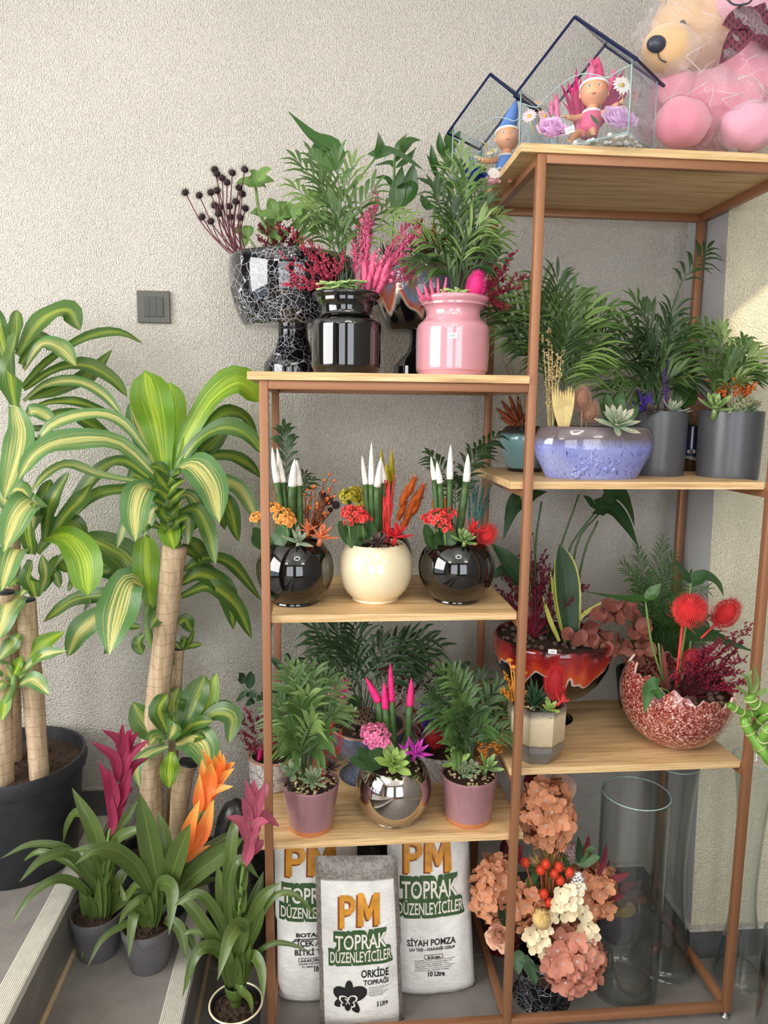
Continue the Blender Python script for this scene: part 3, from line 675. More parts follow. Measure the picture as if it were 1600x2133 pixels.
def wheat(parent, base, tip, mat, ear=.06, r=.004, awn=.06, name='wheat_ear'):
    b, t = Vector(base), Vector(tip); d = (t-b).normalized(); m = MB(); s, u = frame(d); tube(m, [b, t], .0011, .0009, 4)
    for i in range(22):
        k = i/22; a = (i % 2)*math.pi+R_(-.5, .5); o = s*math.cos(a)+u*math.sin(a); q = t-d*ear*(1-k); blob(m, q+o*r*.6, r*.5, d+o*.5, 1.9)
        e = q+(d+o*R_(.1, .5)).normalized()*awn*R_(.6, 1.1); w = .0004; m.add([q-s*w, q+s*w, e], [(0, 1, 2)])
    return m.build(name, mat, parent)
def berries(parent, base, pts, mat, r, name='berry_sprig', stemmat=None, bits=False):
    m = MB(); b = Vector(base); pts = [Vector(q) for q in pts]
    for q in pts: tube(m, [b, b.lerp(q, .55)+Vector((R_(-.01, .01), R_(-.01, .01), .008)), q], .0010, .0007, 4, 7)
    core = m.build(name, stemmat or mat, parent)
    k = ('berry', mat.name, round(r, 4))
    if k not in _sl:
        m = MB(); ellip(m, (0, 0, 0), r, r, r*1.05, 10, 7); m.add([(r*.25, 0, r), (-r*.12, r*.2, r), (-r*.12, -r*.2, r), (0, 0, r*1.6)], [(0, 1, 3), (1, 2, 3), (2, 0, 3)]); _sl[k] = m.mesh('berry', mat)
    for q in pts: put('berry', _sl[k], core, M=Matrix.Translation(q) @ Euler((R_(-.5, .5), R_(-.5, .5), 0)).to_matrix().to_4x4() @ Matrix.Scale(R_(.8, 1.15), 4))
    return core
def sticker(parent, c, w, h, text, nrm, name='price_sticker', rot=0):
    """small white sticker lying on a surface whose outward normal is nrm"""
    n = Vector(nrm).normalized(); s = Vector((0, 0, 1)).cross(n).normalized(); u = n.cross(s); c = Vector(c); S = Matrix.Rotation(rot, 3, n); s = S @ s; u = S @ u; m = MB()
    q = [c+s*a*w/2+u*b*h/2+n*d for d in (.0004, .001) for a, b in ((-1, -1), (1, -1), (1, 1), (-1, 1))]; m.add(q, [(0, 3, 2, 1), (4, 5, 6, 7), (0, 1, 5, 4), (1, 2, 6, 5), (2, 3, 7, 6), (3, 0, 4, 7)]); o = m.build(name, M_label, parent, smooth=False)
    v, f = textgeo(text, h*.55); x0 = min(a[0] for a in v); x1 = max(a[0] for a in v); mm = MB(); mm.add([c+s*(a-(x0+x1)/2)+u*(b-h*.2)+n*.0013 for a, b in v], f); mm.build('lettering', M_ink, o, smooth=False)
def textgeo(s, size, bold=0.0, xs=1.0):
    cu = bpy.data.curves.new('lettering', 'FONT'); cu.body = s; cu.size = size; cu.offset = bold; cu.resolution_u = 3
    o = bpy.data.objects.new('lettering', cu); C.objects.link(o); dg = bpy.context.evaluated_depsgraph_get(); me = bpy.data.meshes.new_from_object(o.evaluated_get(dg))
    v = [(p.co.x*xs, p.co.y) for p in me.vertices]; f = [tuple(q.vertices) for q in me.polygons]
    bpy.data.objects.remove(o); bpy.data.curves.remove(cu); bpy.data.meshes.remove(me); return v, f
# ------------------------------------------------------------------ dracaenas and bromeliads on the steps
def LF(parent, Y, pts, w, mat, dy=0.0, shape='drac', name='leaf', fold=.22, wave=.10, nrm=None, n=14, base_dy=0.0, **kw):
    q = []
    for i, (x, y) in enumerate(pts):
        k = i/(len(pts)-1); q.append(W(x, y, min(Y+base_dy*(1-k)+dy*k**1.3, YW-.012)))
    if shape == 'drac': w *= 1.28; wave *= 1.7; shape = 'obl' if mat is M_drac_young and w > 50 else shape
    return lf(parent, q, w*K(pts[-1][0], pts[-1][1], Y+dy*.6), mat, name, shape=shape, fold=fold, wave=wave, nrm=nrm or (0, -.75, .65), n=n, seed=rng.random()*9, **kw)
def cane(root, Y, pts, w, label=None, dys=None, seg=16, cut=True):
    q = [W(x, y, Y+(dys[i] if dys else 0)) for i, (x, y) in enumerate(pts)]; r = w/2*K(pts[0][0], pts[0][1], Y); m = MB()
    n = 60; tube(m, q, r, r, seg, n, rf=lambda k: r*(1+.012*math.sin(k*90)+.035*math.sin(k*11+2)), m=0)
    o = m.build('cane', M_bark, root, label)
    if cut:
        d = (q[0]-q[1]).normalized(); m = MB(); tube(m, [q[0]-d*.004, q[0]+d*.005], r*1.03, r*.98, seg); m.build('wax_cap', M_blackpot, o)
    return o
def fillpot(root, x, y, r, z, mat=M_soil):
    m = MB(); n = 8; sg = 36; v = [(x, y, z+.012)]; f = []
    for i in range(1, n+1):
        for j in range(sg): a = 6.2832*j/sg; v.append((x+r*i/n*math.cos(a), y+r*i/n*math.sin(a), z+.012*(1-i/n)+R_(-.006, .006)*(i < n)))
    f += [(0, 1+j, 1+(j+1) % sg) for j in range(sg)]
    for i in range(n-1):
        for j in range(sg): a = 1+i*sg+j; b = 1+i*sg+(j+1) % sg; f.append((a, a+sg, b+sg, b))
    m.add(v, f)
    for i in range(70): a = R_(0, 6.28); q = r*math.sqrt(R_(0, .9)); blob(m, (x+q*math.cos(a), y+q*math.sin(a), z+R_(.004, .014)), R_(.002, .006), Vector((R_(-1, 1), R_(-1, 1), R_(-1, 1))), 1.3)
    m.build('soil', mat, root)
# --- big dracaena in the black tub on the upper step
cx, cy = -.712, .335
t = thing('dracaena', 'tall striped dracaena with several canes in the big black tub on the upper step', 'potted plant', (cx, cy, .34))
m = MB(); rr = .185; lathe(m, [(rr*.80, .3405), (rr*.82, .345), (rr*.95, .60), (rr*.955, .604), (rr*1.0, .606), (rr*1.025, .625), (rr*1.0, .648), (rr*.965, .646), (rr*.94, .60)], cx, cy, 64); m.build('pot', M_blackpot, t, sharp=.6)
fillpot(t, cx, cy, rr*.945, .612)
YA = .26
ca = cane(t, YA, [(52, 1252), (68, 1430), (84, 1636)], 43)
cb = cane(t, YA-.02, [(6, 1235), (2, 1440), (8, 1655)], 46)
cc = cane(t, YA+.10, [(26, 980), (22, 1260), (28, 1622)], 40, cut=False)
A = lambda p, w, dy=0, m=M_drac, par=cc, y=YA+.08, **k: LF(par, y, p, w, m, dy, **k)
for p, w, dy, mt in (
    ([(31, 845), (21, 765), (36, 690)], 56, -.12, M_drac), ([(36, 740), (87, 668), (140, 648), (167, 688)], 44, .02, M_drac),
    ([(50, 770), (87, 716), (130, 728), (158, 762)], 34, -.05, M_drac_light), ([(25, 800), (2, 700), (-8, 636)], 40, -.05, M_drac),
    ([(47, 806), (100, 752), (175, 706), (245, 692), (298, 716)], 22, .1, M_drac), ([(60, 832), (120, 812), (180, 788), (234, 728)], 34, .10, M_drac),
    ([(50, 812), (110, 772), (178, 760), (235, 790), (265, 826)], 28, .04, M_drac), ([(50, 835), (95, 802), (160, 794), (215, 822), (255, 866)], 23, .0, M_drac_light),
    ([(70, 850), (105, 838), (160, 838), (205, 852), (248, 874)], 19, .08, M_drac), ([(30, 846), (44, 900), (33, 965), (8, 1040)], 52, -.16, M_drac_light),
    ([(50, 868), (75, 856), (118, 882)], 30, -.02, M_drac_light), ([(100, 866), (140, 862), (190, 884), (255, 935)], 28, .08, M_drac),
    ([(45, 760), (80, 700), (108, 730)], 34, .08, M_drac), ([(28, 730), (33, 680), (34, 645)], 24, .1, M_drac),
    ([(50, 890), (85, 895), (125, 905)], 22, .1, M_drac), ([(52, 900), (70, 930), (60, 965)], 22, .1, M_drac)): A(p, w, dy, mt)
for p, w, dy, mt in (
    ([(66, 1100), (74, 1048), (40, 1070), (7, 1150)], 62, -.14, M_drac_light), ([(66, 1154), (60, 1100), (74, 1046)], 44, -.08, M_drac),
    ([(94, 1126), (106, 1050), (144, 982)], 30, .0, M_drac), ([(84, 1090), (92, 1040), (106, 998)], 30, .04, M_drac),
    ([(112, 1112), (140, 1070), (170, 1040), (190, 1008)], 32, .06, M_drac), ([(92, 1122), (140, 1120), (176, 1165), (183, 1240)], 58, -.12, M_drac_young),
    ([(20, 1070), (10, 1030), (45, 1022), (60, 1046)], 34, -.02, M_drac_light), ([(52, 1150), (30, 1150), (2, 1232)], 48, -.14, M_drac_light),
    ([(74, 1243), (64, 1200), (68, 1168)], 40, -.06, M_drac), ([(82, 1240), (95, 1200), (88, 1155)], 22, -.02, M_drac_light),
    ([(95, 1215), (118, 1170), (142, 1192)], 24, .03, M_drac), ([(92, 1230), (112, 1195), (125, 1225)], 20, .0, M_drac),
    ([(50, 1240), (20, 1260), (-6, 1335)], 52, -.1, M_drac_light), ([(62, 1222), (35, 1210), (18, 1224)], 14, -.02, M_drac), ([(70, 1234), (56, 1228), (42, 1242)], 14, -.02, M_drac_light),
    ([(110, 1185), (140, 1155), (150, 1225)], 12, .02, M_drac), ([(78, 1152), (120, 1100), (150, 1092), (182, 1128)], 40, .06, M_drac)): A(p, w, dy, mt, ca, YA)
for p, w, dy, mt in (
    ([(38, 1410), (80, 1350), (135, 1316)], 31, .02, M_drac_young), ([(38, 1402), (88, 1366), (139, 1356)], 22, -.02, M_drac_light), ([(40, 1426), (70, 1416), (102, 1446)], 28, -.06, M_drac_light),
    ([(28, 1410), (36, 1390), (46, 1366)], 20, 0, M_drac_young), ([(20, 1428), (14, 1460), (4, 1502)], 20, -.04, M_drac_young), ([(28, 1415), (10, 1395), (-6, 1376)], 24, -.02, M_drac_light), ([(22, 1422), (2, 1424), (-14, 1450)], 26, -.06, M_drac_light),
    ([(40, 1320), (28, 1340), (-4, 1375)], 30, -.03, M_drac)): A(p, w, dy, mt, cb, YA-.03)
m = MB(); tube(m, [W(8, 1475, YA-.04), W(26, 1440, YA-.04), W(30, 1405, YA-.03)], .010, .008, 8); m.build('shoot', M_stem, cb)
# --- centre dracaena on the lower step
YB2 = .33; q = W(330, 1720, YB2); cx, cy = q.x-.005, YB2
t = thing('dracaena', 'striped dracaena with one tall leaning cane in a black pot between bromeliads and wall', 'potted plant', (cx, cy, .17))
m = MB(); rr = .108; lathe(m, [(rr*.74, .1705), (rr*.76, .175), (rr*.96, .325), (rr, .327), (rr*1.02, .345), (rr, .352), (rr*.95, .35), (rr*.93, .31)], cx, cy, 56); m.build('pot', M_blackpot, t, sharp=.6); fillpot(t, cx, cy, rr*.93, .318)
c1 = cane(t, YB2-.02, [(364, 1138), (346, 1300), (326, 1480), (314, 1600), (318, 1730)], 50, dys=[0, 0, .0, .0, .0], cut=False)
c2 = cane(t, YB2-.035, [(392, 1590), (378, 1640), (368, 1765)], 40)
c3 = cane(t, YB2+.045, [(372, 1352), (366, 1450), (352, 1740)], 24)
m = MB(); tube(m, [W(364, 1142, YB2-.02), W(350, 1080, YB2-.02), W(342, 1000, YB2-.01), W(350, 960, YB2-.01)], .020, .010, 10); m.build('stem', M_stem, c1)
for i in range(12):
    y = 1135-i*12; x = 362-(1135-y)*.16 if y > 1060 else 350; sd = -1 if i % 2 else 1; LF(c1, YB2-.03, [(x-sd*6, y), (x+sd*14, y-26), (x+sd*R_(24, 40), y-R_(30, 48))], 24, M_drac, -.03)
for p, w, dy, mt in (
    ([(345, 995), (332, 900), (318, 840), (304, 772)], 68, -.04, M_drac_young), ([(350, 985), (358, 890), (354, 796)], 52, .03, M_drac_young),
    ([(353, 982), (400, 892), (440, 830), (490, 795), (520, 806), (537, 838)], 56, .02, M_drac_young), ([(364, 982), (410, 920), (465, 890), (515, 905), (552, 952)], 34, -.10, M_drac),
    ([(325, 975), (296, 900), (272, 836)], 42, .08, M_drac_light), ([(332, 1000), (245, 922), (140, 920), (75, 945), (38, 998)], 46, -.12, M_drac_light),
    ([(310, 945), (255, 880), (190, 862), (110, 885), (70, 936)], 27, -.02, M_drac_light), ([(329, 1010), (215, 990), (145, 968), (100, 985), (65, 1024)], 20, -.10, M_drac_light),
    ([(310, 995), (260, 962), (215, 975), (160, 1040), (106, 1118)], 30, .10, M_drac), ([(350, 990), (400, 968), (440, 1010), (457, 1090)], 58, -.16, M_drac_light),
    ([(329, 1026), (300, 1016), (283, 1060), (282, 1128)], 54, -.14, M_drac_light), ([(395, 990), (420, 955), (475, 950), (520, 970), (544, 996)], 25, .08, M_drac),
    ([(400, 1010), (450, 1002), (500, 1020), (540, 1090)], 31, .02, M_drac_light), ([(370, 1068), (410, 1062), (435, 1110), (449, 1178)], 28, -.06, M_drac),
    ([(445, 1030), (475, 1050), (497, 1128)], 28, .06, M_drac), ([(430, 1020), (458, 1040), (468, 1104)], 24, .10, M_drac), ([(300, 1070), (265, 1085), (244, 1142)], 18, -.04, M_drac_light),
    ([(400, 930), (455, 868), (500, 862), (536, 906)], 28, .10, M_drac), ([(345, 1090), (352, 1105), (362, 1144)], 38, -.07, M_drac_young),
    ([(330, 1024), (270, 1020), (200, 1030), (154, 1078)], 25, .02, M_drac), ([(340, 1040), (285, 990), (262, 1010)], 40, .06, M_drac), ([(350, 1050), (385, 1030), (410, 1048), (430, 1080)], 24, .02, M_drac_light),
    ([(340, 1070), (320, 1062), (300, 1120)], 22, .0, M_drac_light), ([(365, 1090), (390, 1080), (392, 1135)], 22, -.02, M_drac_light), ([(335, 1100), (310, 1090), (298, 1108)], 20, 0, M_drac), ([(390, 1120), (420, 1150), (432, 1180)], 30, .1, M_drac),
    ([(356, 1075), (400, 1095), (418, 1078)], 18, .02, M_drac), ([(380, 985), (440, 930), (480, 880)], 30, .1, M_drac)): LF(c1, YB2-.01, p, w, mt, dy)
Y3 = YB2+.05
m = MB(); tube(m, [W(372, 1380, Y3), W(340, 1370, Y3-.03), W(312, 1330, Y3-.05), W(308, 1260, Y3-.05)], .012, .010, 8); m.build('stem', M_stem, c3)
for p, w, dy, mt in (
    ([(304, 1240), (262, 1165), (170, 1112)], 62, .04, M_drac), ([(300, 1222), (268, 1214), (245, 1280), (227, 1364)], 70, -.14, M_drac_light), ([(270, 1262), (210, 1282), (165, 1320), (140, 1368)], 44, -.05, M_drac_light),
    ([(290, 1238), (220, 1240), (150, 1252), (90, 1296)], 30, .08, M_drac), ([(315, 1268), (306, 1190), (305, 1112)], 46, .0, M_drac_young), ([(380, 1190), (430, 1162), (485, 1178), (545, 1252)], 23, .10, M_drac),
    ([(378, 1215), (420, 1196), (470, 1230), (487, 1312)], 36, .08, M_drac), ([(378, 1242), (437, 1222), (490, 1260), (524, 1330)], 29, .06, M_drac), ([(318, 1285), (334, 1270), (312, 1312)], 34, -.06, M_drac),
    ([(300, 1320), (288, 1340), (296, 1364)], 22, .0, M_drac), ([(292, 1305), (250, 1310), (217, 1364)], 22, .02, M_drac), ([(230, 1190), (170, 1195), (140, 1230)], 34, .1, M_drac),
    ([(190, 1250), (180, 1270), (168, 1290)], 24, .1, M_drac), ([(372, 1300), (385, 1292), (400, 1316)], 24, .02, M_drac), ([(378, 1140), (420, 1160), (440, 1178)], 36, .09, M_drac), ([(280, 1210), (220, 1180), (200, 1150)], 40, .1, M_drac)): LF(c3, Y3-.05, p, w, mt, dy, base_dy=0)
for p, w in (([(380, 1352), (395, 1335), (405, 1312)], 10), ([(380, 1352), (400, 1345), (422, 1342)], 12), ([(380, 1352), (384, 1335), (388, 1325)], 14), ([(376, 1352), (368, 1342), (366, 1335)], 12)): LF(c3, Y3-.02, p, w, M_drac, 0)
Y2 = YB2-.05
for p, w, dy, mt in (
    ([(345, 1532), (305, 1512), (276, 1462)], 44, .02, M_drac), ([(350, 1528), (332, 1480), (350, 1446)], 36, -.02, M_drac), ([(364, 1530), (358, 1470), (374, 1432)], 46, .05, M_drac), ([(385, 1518), (405, 1460), (428, 1406)], 44, .06, M_drac),
    ([(412, 1530), (432, 1470), (452, 1402)], 32, .06, M_drac_young), ([(364, 1542), (400, 1510), (445, 1502)], 26, -.06, M_drac), ([(412, 1515), (450, 1484), (485, 1495), (476, 1550)], 34, -.06, M_drac), ([(420, 1500), (465, 1470), (508, 1510)], 21, .05, M_drac),
    ([(367, 1550), (400, 1538), (425, 1560), (432, 1608)], 56, -.13, M_drac_light), ([(350, 1555), (310, 1570), (284, 1595), (292, 1642)], 22, -.06, M_drac_light), ([(357, 1566), (354, 1600), (352, 1642)], 32, -.08, M_drac_young), ([(352, 1540), (366, 1510), (360, 1495)], 36, -.07, M_drac_light),
    ([(345, 1545), (325, 1535), (310, 1554)], 26, -.08, M_drac_light), ([(372, 1550), (400, 1536), (425, 1536)], 24, -.06, M_drac), ([(395, 1560), (432, 1565), (450, 1585)], 22, .02, M_drac)): LF(c2, Y2, p, w, mt, dy)
# --- three bromeliads
def bromeliad(label, px, py, Y, zb, rim, base, h, pot_mat, leaves, spikeb, spiket, bracts, mbract, rimmat=None, bulb=(22, 44)):
    q = W(px, py, Y); k = K(px, py, Y); t = thing('bromeliad', label, 'potted plant', (q.x, Y, zb)); rr = rim*k; rb = base*k; zt = zb+h; m = MB()
    lathe(m, [(rb, zb+.0005), (rb*1.02, zb+.004), (rr*.94, zt-.026), (rr*.97, zt-.025), (rr, zt-.004), (rr*.99, zt), (rr*.93, zt-.001), (rr*.90, zt-.02)], q.x, Y, 48); m.build('pot', pot_mat, t, sharp=.5)
    fillpot(t, q.x, Y, rr*.90, zt-.016)
    if rimmat:
        m = MB(); pr = [(rr+.0025*math.cos(a), zt+.0025*math.sin(a)) for a in [i*math.pi/4 for i in range(9)]]; lathe(m, pr, q.x, Y, 48, closed_bottom=False); m.build('rim_band', rimmat, t)
    for p, w, dy in leaves: LF(t, Y, p, w, M_brom, dy, shape='strap', fold=.35, wave=.03)
    B = W(*spikeb, Y); T = W(*spiket, Y); m = MB(); tube(m, [W(px, py, Y)-Vector((0, 0, .02)), B, T], .006, .004, 8); sp = m.build('flower_spike', M_stem, t)
    for i, (p, w, dy) in enumerate(bracts): LF(sp, Y, p, w, mbract, dy, shape='lance', name='bract', fold=.4, wave=.02, n=10)
    for i in range(11):
        a = i*2.4; dx = math.cos(a); dd = math.sin(a)*.03; LF(t, Y, [(px+dx*7, py-2), (px+dx*20, py-34), (px+dx*R_(26, 40), py-R_(62, 104))], R_(20, 27), M_brom, dd-.01, shape='strap', fold=.4, wave=.02, base_dy=dd*.4)
    for i in range(7):
        kk = .25+.1*i; q0 = (px+(spikeb[0]-px)*kk, py+(spikeb[1]-py)*kk); sd = -1 if i % 2 else 1; q1 = (q0[0]+sd*9, q0[1]-30); LF(sp, Y, [q0, ((q0[0]+q1[0])/2+sd*3, (q0[1]+q1[1])/2), (q1[0]+sd*5, q1[1]-14)], 15, M_brom, -.02, shape='lance', name='stalk_bract', fold=.5, wave=.02, n=8)
    # cup of sheathing leaf bases
    m = MB(); c = W(px, py, Y); r0 = bulb[0]*k; lathe(m, smoothprof([(r0*.42, zt-.014), (r0*.62, zt+.012), (r0*.9, zt+bulb[1]*k*.5), (r0*1.05, zt+bulb[1]*k), (r0*.9, zt+bulb[1]*k*.97), (r0*.5, zt+bulb[1]*k*.7)]), c.x, Y, 24); m.build('leaf_cup', M_brom, t)
    return t
bromeliad('magenta flowering bromeliad in a grey plastic pot on the lower step beside the big tub', 203, 1930, .165, .17, 55, 41, .118, M_plasticpot, (
    ([(208, 1868), (150, 1775), (70, 1758), (0, 1789)], 16, -.08), ([(200, 1850), (150, 1780), (90, 1790), (40, 1838)], 23, -.12), ([(195, 1870), (160, 1840), (115, 1832), (62, 1868), (19, 1934)], 20, -.14),
    ([(215, 1850), (200, 1740), (150, 1641)], 36, .02), ([(210, 1850), (190, 1720), (161, 1692), (140, 1720), (132, 1756)], 19, .08), ([(220, 1850), (238, 1760), (273, 1732), (311, 1731)], 23, -.04), ([(222, 1850), (240, 1750), (288, 1666)], 30, .04),
    ([(200, 1850), (150, 1800), (85, 1774), (44, 1797)], 16, .03), ([(200, 1918), (186, 1935), (170, 1998)], 14, -.06), ([(222, 1905), (270, 1865), (325, 1845), (346, 1812)], 26, -.06), ([(215, 1850), (222, 1770), (248, 1700)], 24, .05), ([(205, 1850), (175, 1790), (150, 1770)], 20, .05), ([(225, 1890), (250, 1830), (275, 1800)], 24, .03)),
    (224, 1760), (262, 1560), (
    ([(228, 1745), (236, 1700), (208, 1588)], 22, -.02), ([(232, 1720), (232, 1650), (206, 1584)], 26, -.03), ([(236, 1700), (238, 1650), (226, 1600)], 30, -.04), ([(240, 1690), (262, 1640), (274, 1600)], 32, -.04), ([(246, 1640), (240, 1580), (190, 1545)], 24, -.03), ([(252, 1640), (268, 1580), (312, 1540)], 26, -.03), ([(256, 1600), (250, 1545), (212, 1520)], 22, -.03), ([(258, 1600), (272, 1550), (290, 1524)], 22, -.03),
    ([(260, 1580), (256, 1540), (256, 1506)], 18, -.03), ([(262, 1580), (268, 1540), (276, 1516)], 16, .0), ([(250, 1660), (275, 1600), (310, 1578)], 22, .01), ([(238, 1730), (258, 1660), (278, 1640)], 24, .0), ([(262, 1585), (264, 1548), (268, 1520)], 20, -.05)), M_bmag)
bromeliad('orange flowering bromeliad in a grey plastic pot at the edge of the lower step', 309, 1938, .112, .17, 56, 40, .118, M_plasticpot, (
    ([(332, 1860), (312, 1750), (291, 1650)], 48, .0), ([(318, 1870), (290, 1810), (245, 1772), (200, 1770), (156, 1801)], 29, -.10), ([(315, 1860), (250, 1790), (195, 1768), (145, 1772)], 22, -.02), ([(345, 1860), (372, 1780), (397, 1716)], 46, -.05), ([(350, 1870), (420, 1810), (470, 1775), (508, 1744)], 44, -.05),
    ([(350, 1860), (410, 1790), (455, 1755), (497, 1726)], 26, .06), ([(330, 1870), (340, 1840), (360, 1860), (352, 1948)], 32, -.14), ([(330, 1890), (300, 1872), (265, 1895), (247, 1926)], 17, -.08), ([(300, 1905), (280, 1905), (268, 1994)], 23, -.09), ([(300, 1905), (262, 1925), (215, 1955), (182, 2014)], 15, -.11), ([(345, 1915), (375, 1935), (390, 2000)], 24, -.05), ([(345, 1910), (390, 1945), (408, 1990)], 18, -.02),
    ([(335, 1850), (345, 1760), (330, 1690)], 30, .06), ([(345, 1870), (400, 1840), (455, 1830)], 24, .06), ([(345, 1860), (390, 1740), (420, 1690)], 30, .05), ([(330, 1870), (290, 1840), (262, 1870), (250, 1840)], 16, .05)),
    (372, 1820), (450, 1600), (
    ([(385, 1790), (395, 1730), (416, 1666)], 34, -.03), ([(392, 1780), (425, 1730), (445, 1665)], 38, -.03), ([(415, 1700), (415, 1660), (416, 1612)], 26, -.02), ([(425, 1690), (440, 1650), (486, 1638)], 26, -.04), ([(430, 1680), (425, 1630), (420, 1580)], 24, -.01), ([(432, 1670), (440, 1620), (440, 1588)], 34, -.05), ([(436, 1670), (455, 1630), (488, 1600)], 28, -.03), ([(442, 1640), (440, 1600), (422, 1560)], 20, -.02), ([(446, 1630), (452, 1600), (446, 1572)], 22, -.04), ([(448, 1630), (462, 1596), (466, 1570)], 22, -.02), ([(450, 1630), (475, 1600), (490, 1588)], 18, -.02), ([(446, 1615), (456, 1590), (458, 1562)], 18, 0), ([(378, 1800), (400, 1780), (440, 1760)], 18, .02)), M_bor)
bromeliad('dusty pink bromeliad in a black pot with cream rim on the floor beside the rack', 491, 2055, -.03, .0, 55, 46, .165, M_blackpot, (
    ([(478, 2010), (450, 1975), (410, 1985), (380, 2077)], 27, -.08), ([(492, 2010), (505, 1930), (480, 1950), (453, 2042)], 34, -.14), ([(488, 1990), (450, 1900), (410, 1862), (362, 1888)], 23, -.02), ([(480, 2000), (430, 1930), (390, 1880), (366, 1882)], 26, .02), ([(510, 2010), (528, 1990), (545, 2020), (549, 2084)], 23, -.10), ([(490, 2032), (502, 2060), (520, 2080), (526, 2112)], 15, -.10),
    ([(488, 2000), (470, 1890), (452, 1800)], 36, .03), ([(500, 2000), (525, 1900), (549, 1815)], 32, .05), ([(495, 2000), (500, 1870), (508, 1758)], 30, .04), ([(482, 2000), (478, 1840), (500, 1790), (540, 1830)], 24, .0), ([(505, 2000), (560, 1880), (610, 1862), (665, 1914)], 13, -.02), ([(505, 2010), (560, 1968), (600, 1966), (643, 1980)], 11, -.03), ([(498, 1990), (540, 1880), (584, 1838)], 26, .0),
    ([(500, 2000), (478, 1850), (485, 1740), (494, 1695)], 28, .07), ([(485, 2010), (440, 1955), (400, 1940), (380, 1948)], 13, .0), ([(500, 2000), (535, 1930), (550, 1890)], 22, -.03), ([(490, 2000), (468, 1930), (450, 1900)], 24, .05)),
    (505, 1820), (532, 1660), (
    ([(506, 1810), (520, 1770), (522, 1735)], 26, -.03), ([(510, 1790), (525, 1750), (545, 1718)], 26, -.02), ([(516, 1760), (505, 1715), (470, 1700)], 26, -.02), ([(522, 1740), (540, 1715), (560, 1712)], 26, -.04), ([(524, 1730), (515, 1690), (503, 1660)], 22, -.02), ([(528, 1720), (522, 1670), (510, 1622)], 22, -.02), ([(530, 1710), (540, 1670), (548, 1635)], 26, -.03), ([(532, 1690), (530, 1650), (528, 1622)], 20, 0), ([(530, 1700), (552, 1700), (582, 1722)], 22, .03), ([(534, 1690), (550, 1650), (556, 1630)], 20, .02), ([(512, 1790), (540, 1760), (550, 1750)], 22, 0)), M_bpink, rimmat=M_cream)
# clear wrapped sack leaning behind the pink bromeliad
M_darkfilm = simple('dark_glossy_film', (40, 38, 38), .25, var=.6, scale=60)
c = W(455, 1880, .30); c.x = -.105; t = thing('film_sack', 'crumpled dark plastic sack standing behind the pink bromeliad against the wall', 'plastic sack', (c.x, .30, 0))
m = MB(); v = []; f = []; n1, n2 = 18, 26
for i in range(n2+1):
    z = .005+.50*i/n2; k = i/n2; e = (1-k**4)**.5*(.75+.25*min(1, k*6))
    for j in range(n1):
        a = 6.2832*j/n1; s = 1+.10*noise.noise(Vector((math.cos(a)*2, math.sin(a)*2, z*9))); v.append((c.x+.085*math.cos(a)*e*s+.0, .32+.07*math.sin(a)*e*s, z))
for i in range(n2):
    for j in range(n1): a = i*n1+j; b = i*n1+(j+1) % n1; f.append((a, b, b+n1, a+n1))
f.append(tuple(range(n2*n1, n2*n1+n1))); m.add(v, f); m.build('sack', M_darkfilm, t)
# ------------------------------------------------------------------ planted pots, upper left shelf
def stemline(p, pts, r, mat, par=None, name='stem', dy=0, r1=None): m = MB(); tube(m, [PX(p, x, y, dy) for x, y in pts], r, r1 or r*.8, 6); return m.build(name, mat, par or p.root)
def big(p, pts, w, mat, dy=0, shape='heart', par=None, fold=.18, nrm=None, base_dy=0, name='leaf', wave=.05):
    return LF(par or p.root, p.y, pts, w, mat, dy, shape=shape, fold=fold, wave=wave, nrm=nrm, base_dy=base_dy, name=name)
p = planter('marbled_bowl_planter', 'black and white marbled pedestal bowl with dark dried flower heads on the left top board', 'planter', 610, .30, TL, 620)
turned(p, [(542, 130), (548, 133), (575, 133), (610, 130), (640, 123), (662, 114), (677, 106), (683, 100), (685, 40), (688, 31), (705, 32), (725, 40), (745, 53), (757, 61), (764, 63), (768, 62)], M_marbleblack, wall=6, zsoil=W(610, 548, .30).z, raw=True)
t = p.root
for x, y in ((386, 401), (415, 407), (439, 401), (452, 397), (447, 353), (452, 362), (463, 371), (473, 380), (484, 360), (510, 353), (421, 452), (439, 461), (447, 428), (455, 445), (478, 430), (481, 452), (491, 420), (511, 434), (498, 391), (505, 404), (500, 453), (458, 432)):
    d = R_(-.06, .04); m = MB(); h = PX(p, x, y, d); b = PX(p, 507+R_(-14, 14), 546, d*.4); mid = b.lerp(h, .55)+Vector((-.012, 0, -.008)); tube(m, [b, mid, h], .0016, .0014, 5); fh = m.build('dried_stem', M_winestem, t)
    teasel(fh, h, .0105, .0085, M_blackdry, (h-mid).normalized(), 70, .5, 'flower_head', bracts=0)
for pts, r in (([(578, 545), (560, 490), (540, 440), (532, 385)], .006), ([(578, 545), (577, 500), (573, 450)], .004), ([(610, 545), (630, 480), (662, 420)], .006), ([(560, 545), (535, 520), (515, 490)], .004), ([(600, 545), (610, 500), (610, 450)], .004)): s_ = stemline(p, pts, r, M_stem, r1=r*.6)
